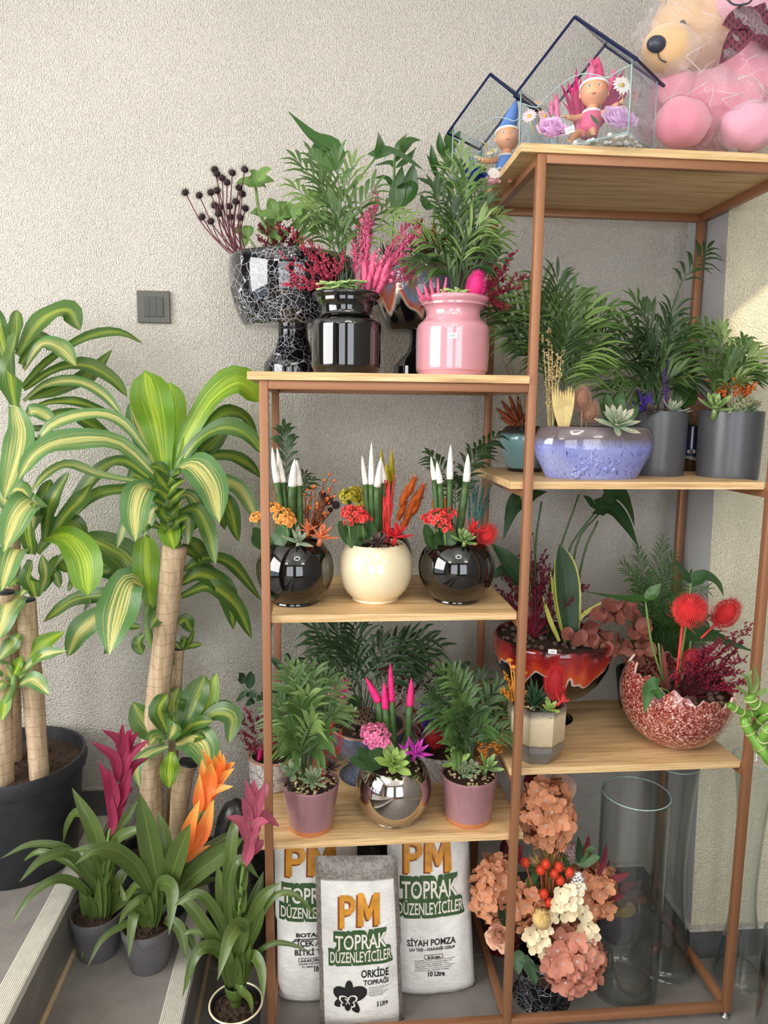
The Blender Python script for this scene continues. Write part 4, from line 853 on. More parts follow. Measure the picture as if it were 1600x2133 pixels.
for (x0, y0, x1, y1) in ((535, 390, 492, 382), (535, 385, 520, 355), (537, 380, 566, 352), (537, 385, 572, 378), (535, 388, 555, 392), (573, 455, 562, 412), (573, 455, 540, 450), (573, 452, 600, 420), (573, 460, 605, 452), (610, 455, 595, 420), (610, 455, 640, 425), (612, 460, 622, 480), (545, 450, 520, 445), (560, 490, 535, 478), (515, 495, 483, 478), (515, 495, 520, 470), (515, 495, 507, 515), (577, 500, 600, 490), (577, 500, 560, 475), (577, 480, 545, 462), (662, 425, 640, 408), (662, 425, 690, 430), (650, 450, 672, 470), (640, 470, 622, 450), (640, 480, 665, 490), (610, 500, 632, 510), (573, 470, 590, 445), (630, 450, 650, 440), (600, 460, 585, 430), (650, 430, 655, 395)):
    d = R_(-.05, .05); mx = (x0+x1)/2; my = (y0+y1)/2-5; big(p, [(x0, y0), (mx, my), (x1, y1)], R_(24, 32), M_jade, d, 'ovate', fold=.3, base_dy=d*.8)
s_ = stemline(p, [(688, 540), (680, 430), (662, 336)], .003, M_stem, dy=-.06); big(p, [(664, 340), (690, 312), (652, 285), (600, 232)], 74, M_phil, -.08, 'heart', base_dy=-.06, nrm=(.35, -.8, .4))
s_ = stemline(p, [(715, 540), (735, 400), (784, 326)], .0035, M_stem, dy=-.05); big(p, [(782, 328), (815, 318), (850, 335), (886, 357)], 64, M_phil, -.08, 'heart', base_dy=-.06, nrm=(.1, -.5, .8)); big(p, [(782, 328), (792, 300), (788, 275)], 34, M_phil, -.02, 'ovate', base_dy=-.06, nrm=(.8, -.5, .2))
for i in range(2): spray(t, PX(p, 585, 545), [PX(p, x, y, R_(-.08, .05)) for x, y in ((545, 500), (560, 480), (580, 470), (600, 478), (620, 490), (570, 500), (610, 510), (540, 470))], M_maroon, 8, .025, .0028)
fluffy(t, [PX(p, 620, 548), PX(p, 640, 535)], .012, M_beige, 40, name='moss')

p = planter('black_jar_planter', 'tall shiny black jar vase with palm and fluffy pink grasses on the left top board', 'planter', 721, .085, TL, 690)
jar = [(613, 70), (617, 71), (622, 68), (632, 60), (640, 55), (655, 54.5), (663, 60), (670, 69), (678, 72.5), (690, 73), (760, 72.5), (768, 70), (772, 67)]
turned(p, jar, M_black, wall=4, zsoil=W(721, 622, .085).z); t = p.root
palm(p, (716, 612), [(620, 335), (618, 392), (650, 322, .05), (648, 470), (735, 345), (778, 395), (812, 430), (846, 452, -.02), (684, 420, -.05), (700, 335), (640, 430), (670, 380, .04)], [M_palm, M_palmlight, M_palm], 58, 9, 10, 10, .35)
spray(t, PX(p, 693, 612), [PX(p, x, y, R_(-.06, .06)) for x, y in ((606, 482), (600, 545), (630, 520), (598, 592), (655, 560), (640, 500), (612, 570), (665, 530), (680, 560), (620, 600), (700, 550), (715, 540), (650, 590))], M_rose, 11, .026, .0026, M_crimson)
for b, c_, e, r in (((745, 605), (755, 540), (742, 480), 12), ((750, 605), (772, 480), (788, 395), 9), ((760, 608), (765, 500), (756, 440), 11), ((770, 600), (815, 530), (858, 478), 9), ((775, 600), (825, 520), (876, 468), 8), ((770, 604), (810, 570), (858, 545), 9), ((752, 600), (758, 520), (768, 450), 10), ((770, 600), (810, 500), (852, 462), 7)):
    spray(t, PX(p, *b), [PX(p, e[0]+R_(-9, 9), e[1]+q*9+R_(-6, 6), R_(-.03, .02)) for q in range(5)], M_pinkd, 20, .016, .0017, name='grass_plume', bend=.06, frac=.3, per=3, blen=3.2)
for x, y, dx in ((768, 585, 8), (785, 575, 16), (800, 568, 22), (775, 560, 6), (795, 590, 26), (760, 575, -2)): fluffy(t, [PX(p, x-dx*.5, y+28, -.02), PX(p, x, y, -.03), PX(p, x+dx*.6, y-30, -.02)], 13*p.k, M_pinkd, 260, .8)
berries(t, PX(p, 780, 600), [PX(p, x, y, -.03) for x, y in ((790, 520), (785, 535), (795, 545), (782, 550), (800, 535), (792, 560), (815, 585), (818, 570))], M_pinkd, .0042)
m = MB()
for i in range(34): x = R_(655, 765); b = PX(p, R_(680, 750), 612, R_(-.04, .0)); e = PX(p, x, R_(583, 606), R_(-.07, -.02)); tube(m, [b, b.lerp(e, .5)+Vector((0, 0, .01)), e], .0034, .0022, 6, 5)
m.build('rat_tail_succulent', M_succ, t)

p = planter('drip_bowl_planter', 'black pedestal bowl with blue and orange glaze drips behind the pink jar', 'planter', 885, .315, TL, 640)
turned(p, [(556, 104), (562, 107), (590, 108), (620, 106), (650, 98), (675, 88), (690, 80), (693, 74), (695, 38), (698, 30), (715, 30), (735, 36), (755, 56), (765, 66), (770, 66)], M_dripblue, wall=6, raw=True); t = p.root
for st, lv in (([(815, 556), (818, 450), (822, 330)], ((822, 350, 812, 340, 780, 345, 15), (822, 400, 805, 372, 776, 372, 14), (822, 340, 850, 298, 877, 292, 24), (822, 330, 835, 300, 852, 276, 20), (824, 350, 855, 330, 868, 306, 24), (822, 440, 850, 400, 862, 340, 40), (822, 445, 828, 400, 838, 345, 30), (822, 390, 845, 380, 866, 390, 22))),
               ([(897, 556), (905, 440), (935, 310)], ((906, 430, 890, 430, 876, 405, 26), (908, 420, 915, 380, 925, 350, 22), (912, 410, 935, 390, 955, 372, 22), (918, 380, 900, 350, 888, 320, 20), (922, 360, 940, 330, 945, 310, 22), (930, 330, 918, 312, 915, 275, 20), (932, 320, 942, 300, 960, 272, 22), (935, 312, 935, 290, 945, 262, 18), (926, 350, 905, 340, 898, 300, 18), (930, 335, 955, 340, 985, 372, 22), (915, 390, 890, 380, 870, 370, 16))),
               ([(930, 556), (950, 470), (985, 390)], ((960, 440, 985, 430, 1010, 395, 20), (965, 425, 960, 390, 972, 350, 18), (975, 405, 995, 380, 1015, 345, 18), (950, 470, 935, 450, 925, 420, 20), (980, 400, 985, 370, 1000, 340, 16)))):
    s_ = stemline(p, st, .0045, M_stem)
    for x0, y0, mx, my, x1, y1, w in lv: d = R_(-.05, .02); big(p, [(x0, y0), (mx, my), (x1, y1)], w*1.15, M_zz, d, 'lance', s_, .25, name='leaf')
for i in range(9): wheat(t, PX(p, 862+R_(-6, 6), 556, -.05), PX(p, 850+i*6, R_(470, 510), -.06), M_teald, .05, .004, .075)
spray(t, PX(p, 895, 556, -.06), [PX(p, x, y, -.07) for x, y in ((872, 470), (885, 500), (905, 480), (920, 500), (935, 490), (880, 530), (900, 520))], M_rust, 9, .02, .0045)
rosette(t, PX(p, 806, 540, -.10), .045, M_haw, 22, .16, .10, .15, .5, inner=.6, e0=30, e1=85, name='haworthia')

p = planter('pink_jar_planter', 'shiny pink jar vase with a white price sticker on the left top board', 'planter', 943, .085, TL, 690)
turned(p, [(621, 71), (625, 73), (631, 70), (640, 62), (648, 56.5), (660, 56), (668, 61), (676, 70), (684, 74), (696, 75), (766, 74.5), (774, 72), (778, 69)], M_pinkglass, wall=4, zsoil=W(943, 630, .085).z); t = p.root
sticker(t, (p.x-.016, p.y-math.sqrt((74.7*p.k)**2-.016**2)-.0002, W(929, 699, .085-.08).z), .022, .012, '1500', (-.18, -1, 0))
palm(p, (950, 620), [(935, 342), (905, 395), (962, 320, .04), (1000, 398, .03), (1018, 425), (1040, 448, .04), (1022, 505, -.04), (1032, 545, -.05), (884, 500, -.03), (866, 555, -.05), (872, 530, -.03), (1042, 490, .03), (975, 372), (940, 430, -.04), (1008, 460, -.05), (920, 470, -.05)], [M_palm, M_palmdark, M_palmlight], 60, 10, 9, 9, .3)
for a in ((878, 618, 868, 598), (902, 612, 896, 578), (914, 612, 912, 580), (926, 612, 930, 578), (890, 616, 884, 590)): fluffy(t, [PX(p, a[0]+8, a[1]+8, -.05), PX(p, a[0], a[1], -.055), PX(p, a[2], a[3], -.06)], 8*p.k, M_pinkd, 200, .8)
teasel(t, PX(p, 992, 596, -.055), 17*p.k, 25*p.k, M_hot, (.12, -.2, 1), 420, .32, stem=PX(p, 985, 628, -.04))
spray(t, PX(p, 1000, 628, -.02), [PX(p, x, y, R_(-.03, .04)) for x, y in ((1062, 535), (1096, 578), (1050, 580), (1040, 610), (1075, 600), (1030, 560), (1025, 590), (1055, 560), (1035, 630), (1050, 640), (1020, 545))], M_crimson, 10, .022, .003)
big(p, [(985, 600), (1000, 520), (1018, 495)], 26, M_succdark, 0, 'lance'); big(p, [(990, 600), (1030, 520), (1022, 488)], 30, M_succdark, .03, 'lance')
m = MB()
for i in range(16): b = PX(p, R_(925, 975), 628, -.04); e = PX(p, R_(915, 985), R_(598, 616), -.06); tube(m, [b, b.lerp(e, .5)+Vector((0, 0, .01)), e], .004, .0022, 6, 5)
m.build('rat_tail_succulent', M_succ, t)

# ------------------------------------------------------------------ second left shelf: the globes
def kal(p, c, rx, mat, leaves, dy=-.03, n=18, fs=7.5, stem=None):
    cc = PX(p, *c, dy); cluster(p.root, cc, rx*p.k, mat, n, fs*p.k, stem=PX(p, c[0]+3, c[1]+50, dy*.6) if stem is None else stem)
    for pts, w in leaves: big(p, pts, w, M_kal, dy, 'round', fold=.12, base_dy=dy*.6)
def haw(p, c, R, mat, n=14, axis=(.1, -.4, .9), name='dyed_haworthia', e0=15, w=.30, th=.18): rosette(p.root, PX(p, *c, -.055), R*p.k, mat, n, w, th, .1, .3, axis, .6, e0, 80, name, pointy=.6)
p = planter('black_globe_planter', 'glossy black globe pot with apricot flowers at the second shelf left end', 'planter', 615, .145, ZS2, 1195)
globe(p, 81, 57, 50, M_black); t = p.root
spike(p, (567, 931), (577, 1005), (597, 1128), 12, M_white, .0); spike(p, (577, 932), (590, 1005), (602, 1128), 12, M_white, .02); spike(p, (614, 956), (609, 1012), (606, 1128), 15, M_white, -.02); spike(p, (618, 957), (623, 1011), (626, 1128), 13, M_white, 0)
kal(p, (590, 1078), 20, M_korange, (([(570, 1140), (585, 1118), (598, 1092)], 40), ([(570, 1130), (545, 1120), (526, 1100)], 28)), -.05, 14); kal(p, (572, 1060), 14, M_korange, (), -.03, 9); kal(p, (536, 1080), 13, M_korange, (([(560, 1140), (540, 1130), (526, 1112)], 30),), -.02, 9); kal(p, (598, 1086), 15, M_korange, (), -.06, 10)
palm(p, (600, 1130), [(592, 892, .06)], M_palmdark, 40, 13, 11, 2, .35)
palm(p, (610, 1130), [(635, 990, .06), (650, 1000, .08)], M_palmdark, 30, 8, 6, 2, .5)
berries(t, PX(p, 640, 1130), [PX(p, R_(632, 690), R_(1010, 1110), R_(-.03, .05)) for i in range(34)]+[PX(p, x, y) for x, y in ((687, 988), (676, 1000), (697, 1001), (698, 1034), (640, 1020), (685, 1024), (634, 1030))], M_orange, .0036, stemmat=M_rust)
for x, y, r in ((700, 1052, 9), (683, 1042, 12), (672, 1030, 8), (670, 1078, 7), (688, 1062, 6)): m = MB(); c = PX(p, x, y, .05); ellip(m, c, r*p.k, .004, r*p.k, 14, 6); tube(m, [c, PX(p, 640, 1130)], .001, n=2); m.build('dried_disc', M_blackdry, t)
haw(p, (668, 1120), 36, M_coral, 12, (.25, -.3, .9)); haw(p, (640, 1105), 24, M_coral, 9, (-.1, -.3, .9))
rosette(t, PX(p, 622, 1130, -.055), 40*p.k, M_succpale, 12, .34, .14, .2, .35, (.05, -.5, .85), .35, 5, 80, pointy=.7)

p = planter('black_globe_planter', 'dark globe pot with yellow flowers half hidden behind the cream globe', 'planter', 792, .345, ZS2, 1160)
globe(p, 66, 46, 40, M_black); t = p.root
kal(p, (728, 1036), 20, M_kyel, (([(760, 1100), (740, 1080), (720, 1060)], 30),), -.03, 14); kal(p, (742, 1028), 16, M_kyel, (), 0, 10); kal(p, (755, 1050), 13, M_kyel, (), -.05, 8)
spike(p, (794, 934), (797, 1000), (792, 1110), 10, M_yellow); spike(p, (815, 934), (817, 1002), (806, 1110), 10, M_yellow); spike(p, (805, 962), (808, 1010), (800, 1110), 11, M_yellow, -.02)
for i, (x, y) in enumerate(((862, 1000), (880, 1015), (848, 1020), (868, 1030), (842, 1050), (858, 1055), (872, 1040), (850, 1072))): fluffy(t, [PX(p, x-14, y+34, -.02), PX(p, x-6, y+16, -.02), PX(p, x+2, y-4, -.01)], 15*p.k, M_orange, 240, .8, lean=1.5)

p = planter('cream_globe_planter', 'glossy cream globe pot with white tipped spikes in the middle of the second shelf', 'planter', 782, .162, ZS2, 1190)
globe(p, 78.5, 60, 49, M_cream); t = p.root
spike(p, (754, 949), (762, 1009), (768, 1130), 10, M_white, .02); spike(p, (774, 921), (774, 1009), (775, 1130), 11, M_white, 0); spike(p, (794, 952), (786, 1013), (784, 1130), 12, M_white, -.03); spike(p, (793, 953), (801, 1006), (800, 1130), 11, M_white, .02)
kal(p, (742, 1074), 23, M_kred, (([(752, 1138), (744, 1122), (748, 1092)], 46), ([(735, 1135), (720, 1115), (706, 1085)], 26), ([(760, 1130), (772, 1110), (776, 1090)], 24)), -.05, 16); kal(p, (728, 1068), 15, M_kred, (), -.03, 9); kal(p, (756, 1082), 15, M_kred, (), -.06, 9); kal(p, (727, 1090), 8, M_kred, (), -.06, 3)
m = MB()
for i in range(26):
    b = PX(p, R_(798, 812), 1130, R_(-.02, 0)); e = PX(p, R_(793, 822), R_(985, 1060), R_(-.03, .01)); tube(m, [b, b.lerp(e, .5)+Vector((R_(-.006, .006), R_(-.006, .006), 0)), e], .0022, .0016, 5, 6)
m.build('dyed_twigs', M_redlite, t, kind='stuff')
haw(p, (824, 1118), 36, M_red, 13, (.2, -.3, .9)); haw(p, (808, 1112), 24, M_red, 8, (0, -.3, .9)); rosette(t, PX(p, 786, 1133, -.06), 32*p.k, M_succdark, 22, .3, .12, .2, .6, (.0, -.5, .85)); stones(p, M_pebble, 30, .004)

p = planter('black_globe_planter', 'glossy black globe pot with coral flowers and red teasel at the second shelf right end', 'planter', 951, .145, ZS2, 1190)
globe(p, 78, 58, 47, M_black); t = p.root
spike(p, (898, 951), (905, 999), (914, 1130), 9, M_white, .01); spike(p, (910, 961), (917, 1006), (924, 1130), 11, M_white, 0); spike(p, (939, 926), (937, 998), (936, 1130), 12, M_white, .01); spike(p, (975, 945), (972, 1002), (955, 1130), 13, M_white, -.02)
kal(p, (912, 1082), 24, M_kred, (([(925, 1140), (900, 1130), (884, 1092)], 30), ([(930, 1140), (915, 1128), (908, 1110)], 40), ([(930, 1135), (940, 1118), (948, 1105)], 34), ([(930, 1140), (912, 1136), (888, 1124)], 30)), -.05, 17); kal(p, (938, 1072), 13, M_kred, (), -.04, 7); kal(p, (890, 1082), 11, M_kred, (), -.04, 6); kal(p, (927, 1100), 13, M_kred, (), -.07, 7)
haw(p, (985, 1108), 32, M_red, 9, (.05, -.3, .9)); rosette(t, PX(p, 968, 1128, -.06), 33*p.k, M_succ, 20, .4, .14, .25, .6)
teasel(t, PX(p, 1014, 1114, -.03), 18*p.k, 20*p.k, M_redlite, (.5, -.4, .7), 320, .35, stem=PX(p, 985, 1140, -.02))
for i in range(11): wheat(t, PX(p, 985+R_(-8, 8), 1130, .03), PX(p, 978+i*4.6, R_(985, 1040)+abs(i-5)*3, .05), M_teald, .055, .004, .09)
palm(p, (945, 1130), [(1034, 908, .10), (1012, 935, .08), (898, 948, .10), (950, 1000, .08)], M_palmdark, 44, 10, 9, 4, .4)
for a in ((898, 985), (902, 1050), (926, 1045)): fluffy(t, [PX(p, a[0]+6, a[1]+24, .05), PX(p, a[0], a[1]-8, .05)], 8*p.k, M_orange, 160, .8)
# ------------------------------------------------------------------ third left shelf
p = planter('marbled_cup_planter', 'grey marbled cup with red sprays behind the left post on the third shelf', 'planter', 570, .315, ZS3, 1610)
turned(p, [(1572, 49), (1576, 51), (1620, 50), (1645, 45), (1652, 42)], M_marblewhite, zsoil=W(570, 1578, .315).z); t = p.root
m = MB(); pr = [(50.5*p.k+.002*math.cos(a), p.rim+.002*math.sin(a)) for a in [i*math.pi/4 for i in range(9)]]; lathe(m, pr, p.x, p.y, 40, closed_bottom=False); m.build('rim_band', M_terra, t)
spray(t, PX(p, 560, 1580), [PX(p, x, y, R_(-.06, .06)) for x, y in ((500, 1495), (515, 1480), (497, 1525), (510, 1545), (535, 1500), (545, 1490), (575, 1500), (590, 1510), (600, 1480), (520, 1560), (560, 1470), (585, 1540))], M_crimson, 10, .024, .0028)
s1 = stemline(p, [(590, 1575), (560, 1480), (505, 1430)], .0022, M_stemdark); s2 = stemline(p, [(575, 1575), (590, 1450), (605, 1385)], .0022, M_stemdark)
for x0, y0, x1, y1, w in ((505, 1425, 498, 1402, 18), (518, 1435, 522, 1398, 22), (515, 1440, 492, 1462, 14), (535, 1450, 510, 1448, 18), (530, 1460, 512, 1470, 16), (545, 1450, 535, 1462, 14), (605, 1385, 642, 1375, 18), (600, 1390, 632, 1395, 16), (592, 1440, 640, 1412, 20), (590, 1400, 560, 1368, 16), (600, 1380, 592, 1362, 14), (590, 1450, 565, 1440, 16), (550, 1462, 545, 1440, 14)): big(p, [(x0, y0), ((x0+x1)/2+2, (y0+y1)/2-3), (x1, y1)], w, M_ficus, R_(-.02, .03), 'ovate', s1 if x0 < 560 else s2)
fluffy(t, [PX(p, 538, 1585, -.03), PX(p, 543, 1560, -.04)], 8*p.k, M_hot, 120)

p = planter('slate_pedestal_planter', 'slate grey marbled pedestal bowl with lotus pod behind the chrome globe', 'planter', 766, .345, ZS3, 1560)
turned(p, [(1508, 76), (1512, 78), (1525, 77), (1550, 68), (1572, 52), (1582, 30), (1590, 24), (1600, 30), (1615, 50), (1625, 58), (1632, 58)], M_marblegrey, zsoil=W(766, 1514, .345).z); t = p.root
m = MB(); pr = [(77*p.k+.002*math.cos(a), p.rim+.002*math.sin(a)) for a in [i*math.pi/4 for i in range(9)]]; lathe(m, pr, p.x, p.y, 48, closed_bottom=False); m.build('rim_band', M_terra, t)
palm(p, (760, 1510), [(655, 1312), (650, 1388), (700, 1318), (742, 1305), (664, 1340), (880, 1328), (908, 1348), (845, 1335), (882, 1372), (795, 1342), (720, 1350), (690, 1400), (830, 1400)], M_palmdark, 66, 9, 9, 8, .4)
kal(p, (703, 1440), 17, M_kpink, (([(730, 1510), (700, 1480), (668, 1462)], 32), ([(720, 1510), (735, 1480), (740, 1445)], 34), ([(725, 1515), (715, 1490), (735, 1470)], 30)), -.05, 12); kal(p, (712, 1428), 12, M_kpink, (), -.04, 7); kal(p, (708, 1462), 12, M_kpink, (), -.06, 7)
m = MB(); c = PX(p, 757, 1492, -.06); r = 22*p.k; ax = Vector((.1, -.65, .8)).normalized(); S, U = frame(ax); B = Matrix((S, U, ax)).transposed()
v = []; f = []
for i, (q, h) in enumerate(((.25, -.9), (.6, -.55), (.95, -.08), (1.0, .04), (.94, .10), (.0, .12))):
    for j in range(20): a = 6.2832*j/20; v.append(c+B @ Vector((r*q*math.cos(a), r*q*math.sin(a), r*h)))
for i in range(5):
    for j in range(20): a = i*20+j; b = i*20+(j+1) % 20; f.append((a, b, b+20, a+20))
m.add(v, f); M_pod = simple('dried_pod', (112, 92, 74), .8, var=.25); M_hole = simple('pod_hollow', (46, 36, 30), .9); o = m.build('lotus_pod', M_pod, t)
m = MB()
for i in range(14): q = math.sqrt((i+.5)/14)*.84*r; a = i*2.4; m_ = c+B @ Vector((q*math.cos(a), q*math.sin(a), r*.115)); ellip(m, m_, r*.12, r*.12, r*.05, 8, 4, M=B)
m.build('pod_hollows', M_hole, o)
rosette(t, PX(p, 733, 1488, -.08), 20*p.k, M_succ, 12, .45); haw(p, (790, 1500), 26, M_haw, 12, name='haworthia'); stones(p, M_lava, 30, .007, 'bark_chips')
spray(t, PX(p, 800, 1510), [PX(p, x, y, R_(-.03, .05)) for x, y in ((800, 1395), (830, 1380), (850, 1390), (870, 1400), (895, 1385), (905, 1410), (840, 1420), (880, 1430), (815, 1410))], M_maroon, 8, .03, .0035)
big(p, [(860, 1420), (872, 1400), (878, 1366)], 30, M_ficus, 0, 'round')

p = planter('white_marbled_planter', 'white dark veined bowl with violet lavender behind the right mauve pot', 'planter', 918, .35, ZS3, 1590)
turned(p, [(1557, 60), (1561, 62), (1580, 61), (1605, 52), (1622, 42), (1628, 40)], M_marblewhite, zsoil=W(918, 1562, .35).z); t = p.root
for i in range(12): m = MB(); x = 872+i*3.2; b = PX(p, 893+R_(-4, 4), 1565, -.03); e = PX(p, x+R_(-3, 8), R_(1455, 1490), -.04+R_(-.02, .02)); tube(m, [b, e], .0012, n=2); [blob(m, b.lerp(e, .45+.55*q/16)+Vector((R_(-.003, .003), R_(-.003, .003), 0)), .0034, Vector((R_(-.5, .5), R_(-.5, .5), 1)), 1.3) for q in range(16)]; m.build('lavender_stem', M_purple, t)
teasel(t, PX(p, 905, 1536, -.05), 17*p.k, 17*p.k, M_red, (0, -.3, 1), 240, .4, stem=PX(p, 905, 1570, -.03))
spray(t, PX(p, 880, 1565), [PX(p, x, y, R_(-.03, .03)) for x, y in ((850, 1490), (865, 1480), (872, 1500), (860, 1520), (930, 1500), (940, 1470))], M_crimson, 8, .025, .0028)
s1 = stemline(p, [(930, 1560), (940, 1450), (925, 1395)], .0022, M_stemdark); s2 = stemline(p, [(940, 1560), (960, 1450), (965, 1395)], .0022, M_stemdark)
for x0, y0, x1, y1, w in ((925, 1400, 908, 1388, 14), (928, 1405, 935, 1380, 14), (930, 1410, 905, 1405, 14), (935, 1430, 918, 1420, 16), (965, 1395, 945, 1385, 14), (965, 1400, 978, 1378, 14), (965, 1410, 985, 1405, 16), (962, 1430, 980, 1425, 16), (940, 1440, 915, 1440, 14), (962, 1450, 950, 1435, 14)): big(p, [(x0, y0), ((x0+x1)/2, (y0+y1)/2-4), (x1, y1)], w, M_ficus, R_(-.02, .02), 'ovate', s1 if x0 < 945 else s2)
palm(p, (940, 1560), [(975, 1520, -.05), (895, 1440, 0), (1000, 1490, -.02), (930, 1500, -.06)], M_palmdark, 34, 8, 7, 6, .35)

MAUVE = lambda yt, yb, ht, hb: [(yt, ht), (yt+3, ht+.5), (yt+30, ht*.94), (yb-30, hb*1.06), (yb-4, hb), (yb, hb*.97)]
p = planter('mauve_planter', 'mauve glazed pot with bare terracotta base left of the chrome globe', 'planter', 648, .090, ZS3, 1680)
turned(p, MAUVE(1628, 1738, 58, 44), M_mauve_dip, wall=4, zsoil=W(648, 1634, .09).z); t = p.root
palm(p, (634, 1632), [(604, 1392), (624, 1402), (652, 1398), (682, 1415, .04), (700, 1428, .06), (578, 1465), (570, 1500), (585, 1545, -.04), (692, 1490), (662, 1440), (706, 1475, .05), (600, 1430), (625, 1470, -.05), (655, 1500, -.07), (600, 1520, -.06), (680, 1530, -.06), (640, 1450, -.04), (612, 1560, -.07), (668, 1560, -.06), (588, 1480, .05)], [M_palm, M_palmlight, M_palm], 56, 10, 9, 9, .42)
spray(t, PX(p, 668, 1632, -.01), [PX(p, x, y, R_(-.04, .02)) for x, y in ((690, 1510), (700, 1540), (705, 1560), (680, 1520), (695, 1580), (660, 1540), (672, 1570), (708, 1525))], M_redlite, 9, .022, .0022)
rosette(t, PX(p, 651, 1628, -.05), 33*p.k, M_agave, 30, .26, .12, .2, .55, (.1, -.5, .85), .4, pointy=.8); rosette(t, PX(p, 610, 1612, -.04), 38*p.k, M_agave, 12, .42, .12, .25, .6, (-.25, -.4, .9)); rosette(t, PX(p, 604, 1634, -.05), 26*p.k, M_succdark, 10, .4, .14, .2, .6, (-.4, -.5, .75)); rosette(t, PX(p, 687, 1600, -.04), 24*p.k, M_succdark, 26, .32, .16, .3, .6, (.2, -.35, .9)); stones(p, M_pebble, 90, .0045)

p = planter('chrome_globe_planter', 'mirror chrome globe pot with hot pink tipped spikes on the third shelf', 'planter', 820, .118, ZS3, 1655)
globe(p, 78, 60, 49, M_chrome); t = p.root
spike(p, (762, 1411), (789, 1461), (800, 1600), 14, M_magenta, .02); spike(p, (800, 1418), (803, 1475), (812, 1600), 12, M_magenta, -.01); spike(p, (813, 1380), (816, 1460), (822, 1600), 12, M_magenta, 0); spike(p, (857, 1412), (854, 1469), (846, 1600), 13, M_magenta, .01)
kal(p, (781, 1534), 27, M_kpink, (([(790, 1600), (775, 1585), (742, 1558)], 24), ([(785, 1600), (765, 1592), (728, 1580)], 26), ([(785, 1605), (780, 1580), (792, 1552)], 34)), -.05, 26, 8); kal(p, (768, 1524), 14, M_kpink, (), -.04, 9); kal(p, (800, 1546), 12, M_kpink, (), -.07, 8)
rosette(t, PX(p, 819, 1592, -.07), 44*p.k, M_rosette, 20, .46, .12, .3, .62, (.05, -.6, .8), .3, 0, 80); haw(p, (866, 1570), 36, M_violetpink, 14, (.25, -.4, .85)); haw(p, (845, 1565), 24, M_violetpink, 6, (-.2, -.4, .85)); stones(p, M_pebble, 50, .0042)

p = planter('mauve_planter', 'mauve glazed pot with bare terracotta base right of the chrome globe', 'planter', 976, .101, ZS3, 1665)
turned(p, MAUVE(1610, 1722, 57, 45), M_mauve_dip, wall=4, zsoil=W(976, 1616, .101).z); t = p.root
palm(p, (976, 1614), [(922, 1402), (906, 1440), (942, 1398), (962, 1412), (1002, 1412), (1040, 1428), (1062, 1455), (1050, 1495), (900, 1492), (892, 1470), (1022, 1450), (1052, 1520), (960, 1460, -.05), (990, 1480, -.06), (930, 1500, -.06), (1010, 1510, -.06), (965, 1530, -.08), (940, 1560, -.08)], [M_palm, M_palmdark, M_palm], 50, 9, 9, 8, .4)
spray(t, PX(p, 1000, 1612, -.02), [PX(p, x, y, R_(-.05, .02)) for x, y in ((1055, 1515), (1040, 1530), (1058, 1545), (1030, 1550), (1000, 1555), (1045, 1565), (1015, 1570), (1052, 1530), (1008, 1530))], M_amber, 10, .02, .0026, M_rust)
rosette(t, PX(p, 946, 1588, -.045), 36*p.k, M_rosette, 10, .44, .12, .3, .6, (-.15, -.4, .9)); rosette(t, PX(p, 967, 1612, -.05), 24*p.k, M_agave, 14, .6, .3, .5, .75, (-.05, -.5, .85)); rosette(t, PX(p, 985, 1605, -.05), 20*p.k, M_agave, 12, .6, .3, .5, .75, (.1, -.5, .85)); rosette(t, PX(p, 1014, 1600, -.045), 36*p.k, M_succ, 14, .36, .12, .25, .6, (.2, -.45, .85)); stones(p, M_pebble, 60, .0045)

# ------------------------------------------------------------------ right bay, second board
p = planter('teal_planter', 'teal crackle glazed pot with rust bunny tails behind the middle post', 'planter', 1094, .312, ZR2, 930)
turned(p, [(889, 42), (893, 45), (900, 50), (912, 53), (930, 50), (955, 42), (974, 36), (980, 34), (983, 33)], M_teal, zsoil=W(1094, 894, .312).z); t = p.root
for i, (x, y) in enumerate(((1036, 852), (1046, 836), (1062, 826), (1080, 828), (1052, 862), (1066, 850), (1082, 856), (1060, 876), (1074, 872), (1044, 870), (1090, 866))): fluffy(t, [PX(p, 1086+(x-1086)*.35, 895-(895-y)*.35, -.02), PX(p, x, y, R_(-.03, .02))], 10*p.k, M_rust, 220, .7, lean=1.4)
for i in range(10): wheat(t, PX(p, 1090+R_(-10, 10), 890), PX(p, 1030+i*9, R_(748, 790), R_(-.03, .03)), M_beige, .05, .003, .07)
p = planter('oval_blue_planter', 'oval blue speckled planter with raised grape motif and pale succulent', 'planter', 1234, .130, ZR2, 945)
turned(p, [(889, 106), (893, 111), (900, 115), (912, 120), (925, 121.5), (945, 118), (970, 106), (988, 97), (996, 94), (999, 92)], M_blue, sx=1, sy=.56, wall=9, zsoil=W(1234, 900, .13).z, seg=72); t = p.root
sy_ = .56; hw = 119*p.k
def onblue(px, py): 
    q = W(px, py, p.y-.06); dx = q.x-p.x; zz = q.z; kk = (W(1234, 889, p.y).z-zz)/(W(1234, 889, p.y).z-ZR2); r = hw*(1-.22*max(0, kk-.35)/.65); return Vector((q.x, p.y-sy_*math.sqrt(max(1e-6, r*r-dx*dx)), zz))
m = MB()
for i in range(34):
    u = i/34; x = 1196+u*58+R_(-6, 6); y = 984-u*34+R_(-9, 9)+6*math.sin(u*9); c = onblue(x, y); ellip(m, c, .0062, .005, .0062, 8, 6)
for a in ((1262, 945), (1272, 955), (1268, 968), (1280, 960), (1258, 975), (1276, 976), (1232, 935), (1240, 945)): c = onblue(*a); ellip(m, c, .011, .004, .009, 8, 6)
m.build('grape_relief', M_blue, t)
sticker(t, onblue(1118, 912)+Vector((-.002, -.004, 0)), .012, .014, '850', (-.8, -.6, .1))
